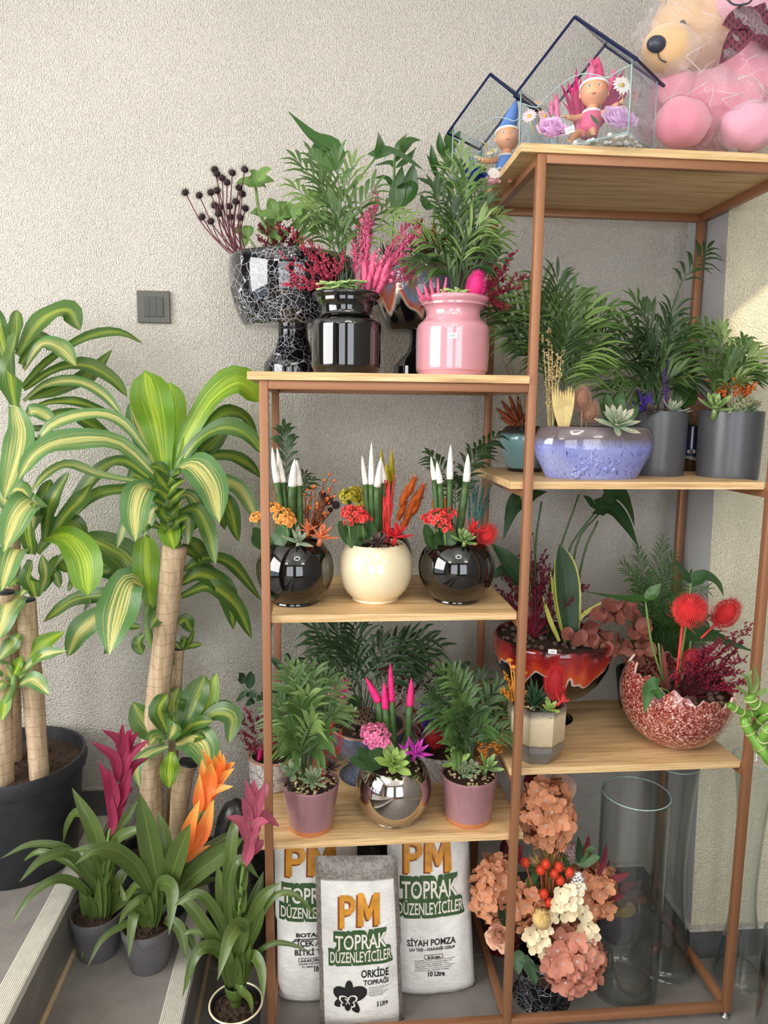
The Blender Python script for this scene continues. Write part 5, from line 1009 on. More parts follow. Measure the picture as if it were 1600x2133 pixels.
palm(p, (1158, 895), [(1036, 612, .04), (1030, 655, .02), (1046, 690), (1080, 602, .05), (1128, 592, .03), (1162, 582), (1192, 618), (1222, 640), (1256, 652), (1264, 692), (1252, 740), (1226, 770), (1036, 636, .06), (1082, 720, -.03), (1200, 690), (1240, 720), (1120, 660), (1180, 700, -.04), (1150, 640, .06)], [M_palm, M_palmdark, M_palm, M_palmlight], 74, 12, 9, 10, .38)
for i in range(11): 
    m = MB(); b = PX(p, 1146+R_(-6, 6), 895, -.02); e = PX(p, R_(1128, 1172), R_(678, 760), R_(-.03, .01)); tube(m, [b, e], .0013, n=2)
    for q in range(30): g = b.lerp(e, .25+.75*q/30); blob(m, g+Vector((R_(-.006, .006), R_(-.006, .006), 0)), R_(.003, .0048), Vector((R_(-1, 1), R_(-1, 1), R_(0, 1))), .8)
    m.build('dried_statice', M_beige, t)
for i in range(9): x = 1156+i*4.4; fluffy(t, [PX(p, 1176+(x-1176)*.35, 900, -.03), PX(p, x, 850, -.035), PX(p, x+(x-1176)*.3, R_(806, 822), -.03)], 9*p.k, M_straw, 150, .7, 'wheat_tail', lean=2.5)
teasel(t, PX(p, 1213, 832, -.03), 15*p.k, 22*p.k, M_thistle, (-.05, -.1, 1), 300, .4, 'thistle', stem=PX(p, 1211, 900, -.02)); teasel(t, PX(p, 1228, 858, -.02), 17*p.k, 20*p.k, M_thistle, (.3, -.1, 1), 300, .35, 'thistle', stem=PX(p, 1222, 900, -.01))
rosette(t, PX(p, 1284, 886, -.075), 48*p.k, M_succpale, 34, .30, .14, .2, .6, (.0, -.72, .7), .3, 2, 82, pointy=.6)
for pts, w in (([(1290, 890), (1270, 850), (1265, 820)], 26), ([(1300, 890), (1318, 860), (1330, 845)], 20), ([(1280, 890), (1262, 860), (1250, 830)], 24), ([(1300, 885), (1290, 840), (1298, 815)], 24)): big(p, pts, w, M_kal, .02, 'ovate')
stones(p, M_lava, 40, .007, 'bark_chips', 1, .56)

CYL = lambda yt, yb, h: [(yt, h-1), (yt+2, h), ((yt+yb)/2, h-.6), (yb-3, h-2.5), (yb, h-4)]
p = planter('charcoal_cylinder_planter', 'charcoal speckled cylinder pot with violet dried petals right of the blue planter', 'planter', 1366, .226, ZR2, 925)
turned(p, CYL(860, 990, 58), M_charcoal, wall=3, zsoil=W(1366, 866, .226).z); t = p.root
palm(p, (1366, 862), [(1282, 662, .03), (1278, 705), (1326, 632), (1342, 652), (1290, 742), (1402, 682), (1436, 692), (1402, 645), (1290, 782, -.03), (1430, 742), (1444, 702), (1350, 720, -.05), (1380, 740, -.06), (1320, 700, -.03), (1410, 780, -.06), (1340, 790, -.06), (1270, 820, -.03), (1440, 790, 0)], [M_palm, M_palmdark], 62, 10, 9, 9, .35)
palm(p, (1362, 862), [(1472, 520, .08)], M_palmdark, 52, 9, 9, 2, .62)
for pts, w in (([(1350, 862), (1340, 840), (1326, 808)], 18), ([(1352, 862), (1350, 835), (1352, 806)], 20), ([(1345, 862), (1325, 845), (1312, 835)], 18), ([(1355, 862), (1340, 850), (1318, 858)], 18)): big(p, pts, w, M_purple, -.055, 'lance', name='dyed_petal', base_dy=-.04)
for i in range(9): m = MB(); b = PX(p, 1388+R_(-5, 5), 862, -.03); e = PX(p, 1386+R_(-8, 16), R_(730, 780), -.03); tube(m, [b, e], .0012, n=2); [blob(m, b.lerp(e, .4+.6*q/16)+Vector((R_(-.003, .003), R_(-.003, .003), 0)), .0034, Vector((R_(-.5, .5), R_(-.5, .5), 1)), 1.3) for q in range(16)]; m.build('lavender_stem', M_lavender, t)
rosette(t, PX(p, 1400, 858, -.05), 38*p.k, M_succpale, 16, .30, .14, .25, .5, (.2, -.35, .9)); rosette(t, PX(p, 1356, 862, -.06), 28*p.k, M_succdark, 12, .45, .14, .25, .6, (-.1, -.4, .9))
for pts, w in (([(1405, 850), (1415, 800), (1408, 765)], 22), ([(1410, 850), (1430, 810), (1445, 790)], 24), ([(1412, 850), (1440, 830), (1450, 812)], 22)): big(p, pts, w, M_zz, .02, 'ovate')
p = planter('navy_planter', 'navy pot with white drop pattern between the two charcoal cylinders', 'planter', 1441, .37, ZR2, 925)
turned(p, [(886, 38), (890, 40), (925, 41), (960, 38), (978, 35), (981, 34)], M_navypot, zsoil=W(1441, 891, .37).z); t = p.root
m = MB()
for a in range(26): 
    an = 6.283*a/26; zz = p.zb+R_(.045, .075); ellip(m, (p.x+40*p.k*math.cos(an), p.y+40*p.k*math.sin(an), zz), .004, .004, .006, 8, 6)
m.build('raised_drops', M_white, p.root)
teasel(t, PX(p, 1456, 862, -.05), 16*p.k, 22*p.k, M_thistle, (.1, -.2, 1), 260, .4, 'thistle', stem=PX(p, 1450, 895)); kal(p, (1448, 832), 14, M_kpink, (([(1440, 890), (1432, 870), (1420, 850)], 26), ([(1445, 895), (1440, 880), (1428, 885)], 26)), -.02, 9)
p = planter('charcoal_cylinder_planter', 'charcoal speckled cylinder pot with orange sprays at the right end of its board', 'planter', 1519, .170, ZR2, 925)
turned(p, CYL(860, 994, 60), M_charcoal, wall=3, zsoil=W(1519, 866, .17).z); t = p.root
palm(p, (1505, 862), [(1466, 682, .03), (1502, 688), (1458, 735), (1548, 712), (1572, 742), (1578, 782), (1552, 728), (1470, 765), (1522, 742), (1480, 790, -.04), (1540, 790, -.05), (1568, 770, -.03), (1510, 760, -.05)], [M_palm, M_palmlight, M_palm], 48, 9, 9, 7, .4)
spray(t, PX(p, 1525, 862, -.01), [PX(p, x, y, R_(-.05, .03)) for x, y in ((1478, 788), (1490, 805), (1545, 800), (1560, 795), (1568, 810), (1550, 820), (1535, 795), (1500, 815), (1555, 808))], M_orange, 10, .018, .0034)
rosette(t, PX(p, 1490, 852, -.05), 42*p.k, M_succ, 16, .42, .14, .25, .6, (-.15, -.45, .85)); rosette(t, PX(p, 1550, 852, -.045), 32*p.k, M_agave, 26, .55, .26, .4, .7, (.1, -.4, .9)); rosette(t, PX(p, 1530, 857, -.06), 22*p.k, M_agave, 18, .55, .26, .4, .7, (0, -.5, .85))
m = MB()
for i in range(40): b = PX(p, R_(1500, 1578), 862, -.05); blob8(m, PX(p, R_(1498, 1576), R_(850, 860), R_(-.068, -.03)), R_(.005, .009))
m.build('pebble_succulent', M_agave, t, kind='stuff')

# ------------------------------------------------------------------ right bay, third board
p = planter('red_drip_planter', 'black pedestal bowl with red and orange glaze drips behind the octagonal pot', 'planter', 1148, .318, ZR3, 1390)
turned(p, [(1322, 117), (1327, 119), (1345, 118), (1375, 112), (1405, 98), (1428, 76), (1442, 52), (1450, 30), (1460, 26), (1475, 32), (1495, 44), (1507, 48), (1511, 47)], M_drip, wall=6, zsoil=W(1148, 1328, .318).z, raw=True); t = p.root
sticker(t, (p.x-.052, p.y-math.sqrt((117*p.k)**2-.052**2)-.0008, W(1103, 1355, .17).z), .022, .012, '1500', (-.34, -1, -.05)); stones(p, M_lava, 60, .009, 'lava_gravel')
for pts in (([(1120, 1330), (1100, 1150), (1086, 1040)]), ([(1140, 1330), (1150, 1200), (1206, 1030)]), ([(1165, 1330), (1180, 1160), (1245, 1060)]), ([(1180, 1330), (1200, 1140), (1246, 1072)]), ([(1185, 1330), (1215, 1160), (1246, 1085)]), ([(1118, 1330), (1115, 1150), (1128, 1045)])): stemline(p, pts, .0036, M_stemdark, r1=.0025)
big(p, [(1086, 1042), (1068, 1060), (1048, 1125)], 46, M_phildark, -.08, 'heart', base_dy=-.04, nrm=(-.3, -.9, .2)); big(p, [(1245, 1058), (1275, 1060), (1305, 1095), (1331, 1142)], 58, M_phildark, -.08, 'heart', nrm=(.1, -.6, .7)); big(p, [(1258, 1026), (1290, 1030), (1310, 1060), (1322, 1096)], 50, M_phildark, -.05, 'heart', nrm=(.5, -.8, .3)); big(p, [(1245, 1062), (1228, 1045), (1215, 1032)], 20, M_phildark, -.02, 'lance')
big(p, [(1090, 1040), (1115, 1030), (1140, 1024)], 34, M_phildark, -.02, 'heart'); big(p, [(1085, 1200), (1050, 1160), (1022, 1130)], 50, M_phildark, .02, 'heart'); big(p, [(1090, 1210), (1050, 1190), (1024, 1206)], 46, M_phildark, -.02, 'heart')
for pts, w, mt in (([(1190, 1336), (1182, 1250), (1176, 1190), (1166, 1133)], 48, M_sans),): 
    o = big(p, pts, w, mt, -.06, 'sans', fold=.25, wave=.04, name='sansevieria_leaf', base_dy=-.07, nrm=(.1, -1, .1)); 
    M_sansedge = leafmat('sansevieria_yellow_edge', (196, 196, 96), (176, 180, 84), .4, .05, rib=False)
    big(p, pts, w*1.16, M_sansedge, -.057, 'sans', fold=.25, wave=.04, name='leaf_margin', base_dy=-.067, nrm=(.1, -1, .1), par=o)
for pts, w in (([(1178, 1336), (1160, 1260), (1146, 1190)], 12), ([(1165, 1336), (1145, 1290), (1130, 1240)], 10), ([(1190, 1330), (1210, 1285), (1265, 1248)], 9), ([(1196, 1330), (1190, 1280), (1196, 1240)], 14)): big(p, pts, w, M_sansedge, -.06, 'strap', name='sansevieria_leaf', base_dy=-.07)
for q in range(2): spray(t, PX(p, 1110, 1330, -.02), [PX(p, x+R_(-8, 8), y+R_(-8, 8), R_(-.10, .04)) for x, y in ((1050, 1200), (1070, 1180), (1090, 1160), (1110, 1170), (1125, 1160), (1140, 1190), (1040, 1230), (1060, 1250), (1095, 1210), (1130, 1220), (1150, 1240), (1075, 1280), (1120, 1270), (1145, 1290), (1210, 1215), (1220, 1230), (1200, 1260), (1215, 1280))], M_maroon, 11, .028, .003, M_crimson)
berries(t, PX(p, 1112, 1320), [PX(p, x, y, R_(-.02, .03)) for x, y in ((1108, 1150), (1114, 1140), (1112, 1170), (1126, 1165), (1104, 1130), (1128, 1180), (1110, 1112))], M_maroon, .003)
# rust eucalyptus trailing to the right
e1 = stemline(p, [(1200, 1330), (1240, 1330), (1290, 1360), (1325, 1410)], .0025, M_rust, dy=-.1); e2 = stemline(p, [(1215, 1325), (1280, 1290), (1340, 1330)], .0025, M_rust, dy=-.09)
for i in range(46):
    k = i/46; st = ([(1196, 1318), (1240, 1322), (1290, 1350), (1325, 1390)], [(1250, 1285), (1290, 1270), (1320, 1300), (1345, 1345)])[i % 2]; cv = crom([Vector((a, b, 0)) for a, b in st], 24); c = cv[int(k*23)]; a = R_(0, 6.28); L = R_(26, 38); e = (c.x+L*math.cos(a), c.y+L*.9*math.sin(a)+4)
    big(p, [(c.x, c.y), ((c.x+e[0])/2, (c.y+e[1])/2-4), e], R_(24, 32), M_euca, -.1+R_(-.05, .05), 'round', (e1, e2)[i % 2], .15, nrm=(R_(-.4, .4), -.8, R_(.1, .6)), base_dy=-.1)

p = planter('black_fern_planter', 'black pot holding a feathery asparagus fern behind the speckled shell pot', 'planter', 1338, .375, ZR3, 1430)
turned(p, [(1398, 50), (1402, 52), (1440, 47), (1475, 42), (1480, 41)], M_blackpot, zsoil=W(1338, 1404, .375).z); t = p.root
M_fern = leafmat('asparagus_fern', (82, 120, 56), (56, 96, 44), .5, .3, rib=False)
palm(p, (1350, 1400), [(1300, 1180), (1330, 1150), (1350, 1200), (1380, 1130), (1400, 1190), (1440, 1200, -.12), (1470, 1230, -.16), (1480, 1290, -.17), (1440, 1260, -.13), (1400, 1240), (1370, 1270), (1420, 1310), (1460, 1340, -.15), (1390, 1330), (1490, 1320, -.18), (1430, 1360), (1350, 1300), (1310, 1270), (1330, 1340)], M_fern, 34, 22, 3.2, 10, .25)
palm(p, (1350, 1400), [(1320, 1200, -.02), (1400, 1160, .02), (1360, 1230, -.05), (1420, 1280, -.05), (1380, 1300, -.06), (1450, 1300, -.14), (1410, 1340, -.06)], M_fern, 30, 26, 3, 14, .2)
for pts, w in (([(1340, 1400), (1330, 1340), (1318, 1290)], 26), ([(1350, 1400), (1370, 1340), (1362, 1290)], 26)): big(p, pts, w, M_sans, -.03, 'sans', name='sansevieria_leaf')
p = planter('octagonal_planter', 'octagonal cream pot with grey dipped base, red teasel and small haworthia', 'planter', 1115, .088, ZR3, 1540)
pr = [(43*p.k, p.zb+.0005), (44*p.k, p.zb+.003), (57*p.k, p.zb+.036), (59*p.k, p.zb+.14), (59.5*p.k, p.zb+.146), (55*p.k, p.zb+.146), (53*p.k, p.zb+.12)]
m = MB(); lathe(m, pr, 0, 0, 8); o = m.build('pot', M_hexpot, t := p.root, smooth=False); o.matrix_basis = Matrix.Translation((p.x, p.y, 0)) @ Matrix.Rotation(.30, 4, 'Z'); p.rr = 50*p.k; p.zs = p.zb+.132; soilfill(p, M_soil); stones(p, M_pebble, 30, .0045)
rosette(t, PX(p, 1112, 1470, -.02), 46*p.k, M_haw, 22, .16, .10, .1, .4, (0, -.25, 1), .7, 40, 86, 'haworthia', pointy=.7)
for i, (x, y) in enumerate(((1105, 1405), (1118, 1415), (1098, 1425), (1126, 1440))): big(p, [(1112, 1480), (1112+(x-1112)*.5, 1450), (x, y)], 12, M_haw, -.02, 'lance', name='haworthia_leaf', fold=.5)
teasel(t, PX(p, 1157, 1422, -.03), 18*p.k, 33*p.k, M_red, (.02, -.1, 1), 460, .38, stem=PX(p, 1157, 1490, -.02)); haw(p, (1168, 1462), 22, M_redlite, 7, (.5, -.2, .6)); rosette(t, PX(p, 1145, 1478, -.05), 24*p.k, M_rosette, 12, .5, .2, .3, .6, (0, -.5, .85)); rosette(t, PX(p, 1130, 1490, -.055), 20*p.k, M_haw, 14, .3, .15, .2, .5)
spray(t, PX(p, 1075, 1480), [PX(p, x, y, R_(-.02, .03)) for x, y in ((1052, 1410), (1062, 1430), (1050, 1440), (1070, 1420), (1082, 1405), (1060, 1450), (1088, 1430))], M_amber, 9, .016, .003)
for x, y in ((1062, 1374), (1070, 1388), (1092, 1400)): m = MB(); c = PX(p, x, y, .0); tube(m, [c, PX(p, 1075, 1480)], .0018, n=2); lathe(m, [(.001, c.z+.004), (.006, c.z+.0025), (.0095, c.z-.002), (.008, c.z-.003), (.002, c.z-.001)], c.x, c.y, 14); m.build('dried_mushroom', M_amber, t)
# speckled shell pot: sphere with a broken zigzag rim
p = planter('speckled_shell_planter', 'red and white speckled round pot with a jagged eggshell rim and red teasels', 'planter', 1406, .150, ZR3, 1480)
R = 108*p.k; rb = 42*p.k; zc = ZR3+math.sqrt(R*R-rb*rb); p.x = W(1406, 1480, .15).x; sg = 96; rows = 26; t = p.root
def cut(j): a = 2*math.pi*j/sg; zz = .30-.0*math.cos(a)+.14*math.sin(a)-.19*math.cos(a); tri = abs(((j/4.0) % 1)-.5)*2; return zz+.075*tri+.05*math.sin(j*.7)
v = []; f = []; uv = []
for layer, s in ((0, 1.0), (1, .955)):
    for i in range(rows+1):
        for j in range(sg):
            a = 2*math.pi*j/sg; lo = -math.acos(rb/R); hi = math.asin(max(-.9, min(.9, cut(j)))); el = lo+(hi-lo)*i/rows; v.append((p.x+R*s*math.cos(el)*math.cos(a), p.y+R*s*math.cos(el)*math.sin(a), zc+R*math.sin(el)*(1 if layer == 0 else .97)))
N_ = (rows+1)*sg
for layer in (0, 1):
    for i in range(rows):
        for j in range(sg):
            a = layer*N_+i*sg+j; b = layer*N_+i*sg+(j+1) % sg; f.append((a, b, b+sg, a+sg) if layer == 0 else (a, a+sg, b+sg, b))
f.append(tuple(reversed(range(sg)))); m = MB(); m.add(v, f); p.pot = m.build('pot', M_speckle, t)
m = MB(); m.add([v[rows*sg+j] for j in range(sg)]+[v[N_+rows*sg+j] for j in range(sg)], [(j, (j+1) % sg, sg+(j+1) % sg, sg+j) for j in range(sg)]); m.build('shell_rim', simple('shell_pink_edge', (226, 190, 176), .4), p.pot, smooth=False)
p.rr = R*.93; p.zs = zc-R*.02; soilfill(p, M_soil)
m = MB()
for i in range(90): a = R_(0, 6.28); q = R*.9*math.sqrt(R_(0, 1)); blob8(m, (p.x+q*math.cos(a), p.y+q*math.sin(a), p.zs+R_(.002, .016)), R_(.008, .014))
m.build('lava_gravel', M_lava, t, kind='stuff')
for pts in (([(1395, 1450), (1360, 1350), (1344, 1250)]), ([(1405, 1455), (1425, 1330), (1440, 1215)]), ([(1395, 1450), (1380, 1400), (1372, 1340)]), ([(1400, 1450), (1430, 1390), (1440, 1330)])): stemline(p, pts, .0036, M_stem, r1=.0028)
big(p, [(1344, 1247), (1310, 1250), (1265, 1242), (1218, 1232)], 30, M_phil, -.05, 'heart', nrm=(0, -.35, .95), fold=.25); big(p, [(1344, 1247), (1360, 1235), (1378, 1216)], 26, M_phil, -.02, 'ovate', nrm=(0, -.6, .8))
big(p, [(1442, 1212), (1470, 1200), (1495, 1215), (1508, 1242)], 34, M_phildark, -.05, 'heart', nrm=(0, -.6, .8)); big(p, [(1440, 1214), (1420, 1190), (1404, 1163)], 26, M_phildark, .02, 'ovate', nrm=(.5, -.7, .4))
big(p, [(1436, 1322), (1470, 1322), (1520, 1340), (1572, 1358)], 48, M_phildark, -.06, 'heart', nrm=(0, -.5, .85)); big(p, [(1372, 1432), (1352, 1440), (1342, 1488)], 46, M_phil, -.13, 'heart', nrm=(-.2, -.9, .3), base_dy=-.10)
stemline(p, [(1395, 1455), (1392, 1440), (1372, 1432)], .0025, M_stem, dy=-.08)
for pts, w in (([(1395, 1455), (1375, 1420), (1352, 1385)], 12), ([(1398, 1455), (1385, 1400), (1378, 1340)], 14), ([(1392, 1455), (1370, 1440), (1355, 1425)], 10)): big(p, pts, w, M_euca, -.03, 'strap', name='dry_sheath')
teasel(t, PX(p, 1437, 1272, -.06), 25*p.k, 26*p.k, M_redlite, (.1, -.75, .65), 620, .42, stem=PX(p, 1405, 1455, -.03), bracts=8); teasel(t, PX(p, 1512, 1278, -.02), 20*p.k, 27*p.k, M_redlite, (.55, -.2, .8), 560, .34, stem=PX(p, 1460, 1330, -.03), bracts=8); teasel(t, PX(p, 1440, 1370, -.03), 14*p.k, 18*p.k, M_red, (.3, -.3, .9), 180, .3)
for q in range(2): spray(t, PX(p, 1415, 1460, -.03), [PX(p, x+R_(-8, 8), y+R_(-8, 8), R_(-.10, .04)) for x, y in ((1410, 1400), (1430, 1380), (1450, 1360), (1470, 1350), (1490, 1345), (1520, 1340), (1545, 1345), (1555, 1370), (1540, 1400), (1510, 1390), (1480, 1400), (1450, 1420), (1500, 1430), (1530, 1440), (1460, 1450), (1440, 1470), (1560, 1310), (1480, 1370), (1420, 1440), (1550, 1420))], M_crimson, 12, .026, .0030, M_maroon)
# ------------------------------------------------------------------ soil bags under the rack
def bagmat(name, film=None, filmu=.86):
    n = NT(name); u, v = n.uv(); nz = n.noise(16, None, 5, .65); d = n.noise(60, None, 5, .7)
    c = n.ramp(nz, [(.3, hexof((222, 218, 212))), (.65, hexof((243, 241, 237)))]); c = n.mix(n.ramp(d, [(.62, 0), (.75, .35)]), c, hexof((150, 134, 112)))
    if film:
        e = n.math('MAXIMUM', n.ramp(n.math('ABSOLUTE', u), [(filmu, 0), (filmu+.015, 1)]), n.ramp(v, [(.875, 0), (.885, 1)]))
        g = n.ramp(n.noise(110, None, 5, .75), [(.42, hexof((112, 104, 98))), (.60, hexof((158, 150, 142))), (.72, hexof((70, 62, 56)))]); c = n.mix(e, c, g)
    n.P(Base_Color=c, Roughness=.34, Coat_Weight=.25, Coat_Roughness=.2)
    n.bump(n.noise(26, n.pos((1, 1, 1.8)), 4, .6, .8), .35, .01); return n.mat
M_bag = bagmat('white_plastic_sack'); M_bagfilm = bagmat('white_sack_with_clear_margin', True)
M_pm = simple('orange_print', (212, 146, 48), .45, var=.25, scale=40); M_pmdark = simple('brown_print', (142, 74, 22), .5); M_green = simple('green_print', (58, 88, 48), .5); M_printwhite = simple('white_print', (232, 226, 214), .45, var=.03)
class Bag: pass
def bag(label, quad, Y, th, mat, mat_film=False, lean=.05, top_open=False):
    """quad: TL TR BR BL pixels of the front; stands on the floor with its front near depth Y"""
    b = Bag(); b.q = quad; b.Y = Y; b.th = th; b.lean = lean; TLq, TRq, BRq, BLq = quad
    c = W((BLq[0]+BRq[0])/2, 2000, Y+th/2); b.root = thing('soil_bag', label, 'soil bag', (c.x, Y+th/2, 0)); nu, nv = 24, 34
    bl, br = W(BLq[0], BLq[1], Y), W(BRq[0], BRq[1], Y); tl, tr = W(TLq[0], TLq[1], Y+lean), W(TRq[0], TRq[1], Y+lean); b.c = (bl, br, tl, tr)
    b.z0 = min(bl.z, br.z)
    def pt(u, v, side=1):                     # u -1..1, v 0..1
        a = (u+1)/2; p = bl.lerp(br, a).lerp(tl.lerp(tr, a), v); e = (max(0, 1-abs(u)**2.6))**.55*(max(0, 1-abs(2*v-1)**5))**.6; e2 = e*(1-.35*v)
        w = .0035*noise.noise(Vector((u*2.2, v*5, 3.1+b.Y*40)))+.0018*noise.noise(Vector((u*6, v*13, 7)))
        y = p.y+th/2-side*(th/2*e2)-(w*e if side > 0 else 0); sh = 1-.06*(1-e)*(1 if v < .5 else .4)
        z = max(.003, p.z+(.012*(1-abs(u)**2)*0)); x = (p.x-(bl.x+br.x)/2)*sh+(bl.x+br.x)/2
        return Vector((x, y, z))
    b.pt = pt; v_ = []; f = []; uv = []
    for sd in (1, -1):
        for j in range(nv+1):
            for i in range(nu+1): u = -1+2*i/nu; v = j/nv; v_.append(pt(u, v, sd)); uv.append((u, v))
    N = (nu+1)*(nv+1)
    for s in (0, 1):
        for j in range(nv):
            for i in range(nu): a = s*N+j*(nu+1)+i; q = (a, a+1, a+nu+2, a+nu+1); f.append(q if s == 0 else q[::-1])
    m = MB(); m.add(v_, f, uv); b.body = m.build('sack', mat, b.root); return b
def toUV(b, x, y):       # pixel of the print to a place on the bag front
    TL_, TR_, BR_, BL_ = b.q; v = .5; u = .5
    for _ in range(6):
        lx = BL_[0]+(TL_[0]-BL_[0])*v; rx = BR_[0]+(TR_[0]-BR_[0])*v; u = (x-lx)/(rx-lx); by = BL_[1]+(BR_[1]-BL_[1])*u; ty = TL_[1]+(TR_[1]-TL_[1])*u; v = (y-by)/(ty-by)
    return -1+2*u, v
def onbag(b, x, y, off=.0012): u, v = toUV(b, x, y); u = max(-.995, min(.995, u)); v = max(.004, min(.996, v)); return b.pt(u, v)-Vector((0, off, 0))
def printmesh(b, vf, name, mat, off, step=9):
    v, f = vf; bm = bmesh.new(); vv = [bm.verts.new((x, y, 0)) for x, y in v]
    for q in f:
        try: bm.faces.new([vv[i] for i in q])
        except ValueError: pass
    xs = [p[0] for p in v]; ys = [p[1] for p in v]
    if max(xs)-min(xs) > step or max(ys)-min(ys) > step:
        for ax, lo, hi in ((0, min(xs), max(xs)), (1, min(ys), max(ys))):
            k = lo+step
            while k < hi:
                co = [0, 0, 0]; no = [0, 0, 0]; co[ax] = k; no[ax] = 1; bmesh.ops.bisect_plane(bm, geom=bm.verts[:]+bm.edges[:]+bm.faces[:], plane_co=co, plane_no=no); k += step
    bm.verts.index_update(); m = MB(); m.add([onbag(b, p.co.x, p.co.y, off) for p in bm.verts], [[p.index for p in q.verts] for q in bm.faces]); bm.free()
    return m.build(name, mat, b.body, smooth=False)
def write(b, s, x0, x1, yb, h, mat, bold=0.0, rot=0, off=.0012, clip=None, name='lettering', dx=0, dy=0, shear=0):
    """text from pixel x0 to x1 on baseline yb, capital height h (pixels)"""
    v, f = textgeo(s, h/.72, bold*h)
    a = min(p[0] for p in v); c = max(p[0] for p in v); sx = (x1-x0)/(c-a); r = math.radians(rot); cr, sr = math.cos(r), math.sin(r)
    pts = [((p[0]-a)*sx, p[1]) for p in v]; pts = [(x0+dx+p[0]*cr+p[1]*sr*0+p[1]*shear, yb+dy-p[1]-p[0]*sr) for p in pts]
    if clip: f = [q for q in f if all(pts[i][0] < clip for i in q)]
    if f: printmesh(b, (pts, f), name, mat, off)
def poly(b, pts, mat, off=.0012, name='print'): printmesh(b, (pts, [tuple(range(len(pts)))]), name, mat, off)
def boxline(b, x0, y0, x1, y1, rot, w=1.0):
    s = math.tan(math.radians(rot)); F = lambda x, y: (x, y-(x-x0)*s)
    for a, c, d, e in ((x0, y0, x1, y0+w), (x0, y1-w, x1, y1), (x0, y0, x0+w, y1), (x1-w, y0, x1, y1)): poly(b, [F(a, c), F(d, c), F(d, e), F(a, e)], M_ink, name='print_box')
def paralines(b, x0, x1, y0, rows, rot, dyr=4.2, h=2.0):
    for r in range(rows):
        words = ['DOGAL BITKI TOPRAGI SAKSI', 'ICIN UYGUNDUR SULAMA VE', 'HAVALANMA SAGLAR KOK', 'GELISIMI DESTEKLER UYGUN', 'ORANDA KULLANINIZ', 'TOPRAK KARISIMI']; write(b, words[r % 6], x0, x1-(r % 3)*6, y0+r*dyr, h, M_ink, .02, rot)
def logo(b, pm, tp, dz, rot, clip=None):
    x0, x1, yb, h = pm; mid = x0+(x1-x0)*.42
    for s, a, c, d in (('P', x0, mid-2, 0), ('M', mid+2, x1, -3)):
        for ex, mt, of in ((4, M_pmdark, .0012), (0, M_pm, .0018)):
            if s == 'P': write(b, s, a-ex, c-ex, yb+d+ex, h, mt, .03, rot*.4, of, clip)
            else: poly(b, [(a-ex+(c-a)*X, yb+d+ex-h*Z-(c-a)*X*.03) for X, Z in ((0, 0), (.02, 1), (.27, 1), (.5, .52), (.73, 1), (.98, 1), (1, 0), (.74, 0), (.73, .58), (.57, .2), (.43, .2), (.27, .58), (.26, 0))], mt, of, 'lettering')
    for (x0, x1, yb, h), s in ((tp, 'TOPRAK'), (dz, 'DÜZENLEYİCİLER')):
        for g in ((.16, -1), (.16, 1)): write(b, s, x0-4, x1+4, yb+g[1]*2, h, M_green, .25, rot, .0012 if g[1] < 0 else .0014, clip)
        write(b, s, x0, x1, yb, h, M_printwhite, .02, rot, .0022, clip)
def grass(b, xs, yf, n, hmax):
    for i in range(n): x = R_(*xs); y = yf(x); h = R_(.4, 1)*hmax; w = R_(1.5, 3); poly(b, [(x-w, y), (x+w, y), (x+R_(-6, 6), y-h)], M_green, .0013, 'grass_print')
A_ = bag('white sack of flower soil behind the left post, partly covered by the small sack', [(566, 1735), (748, 1733), (750, 2118), (572, 2132)], .115, .11, M_bag)
logo(A_, (594, 700, 1834, 62), (588, 706, 1890, 32), (583, 726, 1921, 23), 4)
write(A_, 'BOTANİK', 616, 690, 1957, 8, M_ink, .05, 4); poly(A_, [(612, 1961), (690, 1955), (690, 1957), (612, 1963)], M_ink, name='print_line'); write(A_, 'ÇİÇEK AÇAN', 607, 700, 1976, 12, M_ink, .04, 4); write(A_, 'BİTKİ TOPRAĞI', 613, 725, 1994, 11, M_ink, .04, 4)
boxline(A_, 621, 1999, 712, 2007, 4); write(A_, '2-3 AY YAVAŞ SALINIM', 626, 708, 2006, 5, M_ink, .05, 4); write(A_, 'ÇİÇEKLİ BİTKİLERE ÖZEL FORMÜL', 621, 720, 2013, 3.4, M_ink, .03, 4); write(A_, 'İÇ MEKAN VE DIŞ MEKAN', 628, 712, 2019, 3.4, M_ink, .03, 4); write(A_, '10 Litre', 654, 690, 2026, 9, M_ink, .05, 4); grass(A_, (578, 745), lambda x: 2124-(x-572)*.06, 34, 20)
C_ = bag('white sack of black pumice standing right of the small sack', [(806, 1733), (984, 1728), (1004, 2096), (818, 2116)], .115, .11, M_bag)
logo(C_, (843, 943, 1826, 68), (838, 956, 1880, 36), (829, 968, 1914, 25), 5)
write(C_, 'SİYAH POMZA', 848, 951, 1976, 13, M_ink, .035, 4.5); write(C_, 'LAV TAŞI – VOLKANİK CÜRUF', 853, 949, 1986, 6, M_ink, .05, 4.5); boxline(C_, 884, 1992, 923, 2001, 4); write(C_, '8-16 mm', 891, 917, 1999, 5, M_ink, .06, 4); paralines(C_, 864, 948, 2006, 6, 4.5); write(C_, '10 Litre', 892, 927, 2037, 11, M_ink, .05, 3); grass(C_, (826, 1000), lambda x: 2112-(x-818)*.09, 36, 22)
B_ = bag('small white sack of orchid soil with clear margins in front of the big sacks', [(654, 1800), (832, 1798), (850, 2160), (662, 2172)], .03, .07, M_bagfilm, lean=.045)
logo(B_, (707, 792, 1935, 66), (698, 806, 1982, 30), (687, 817, 2009, 22), 4)
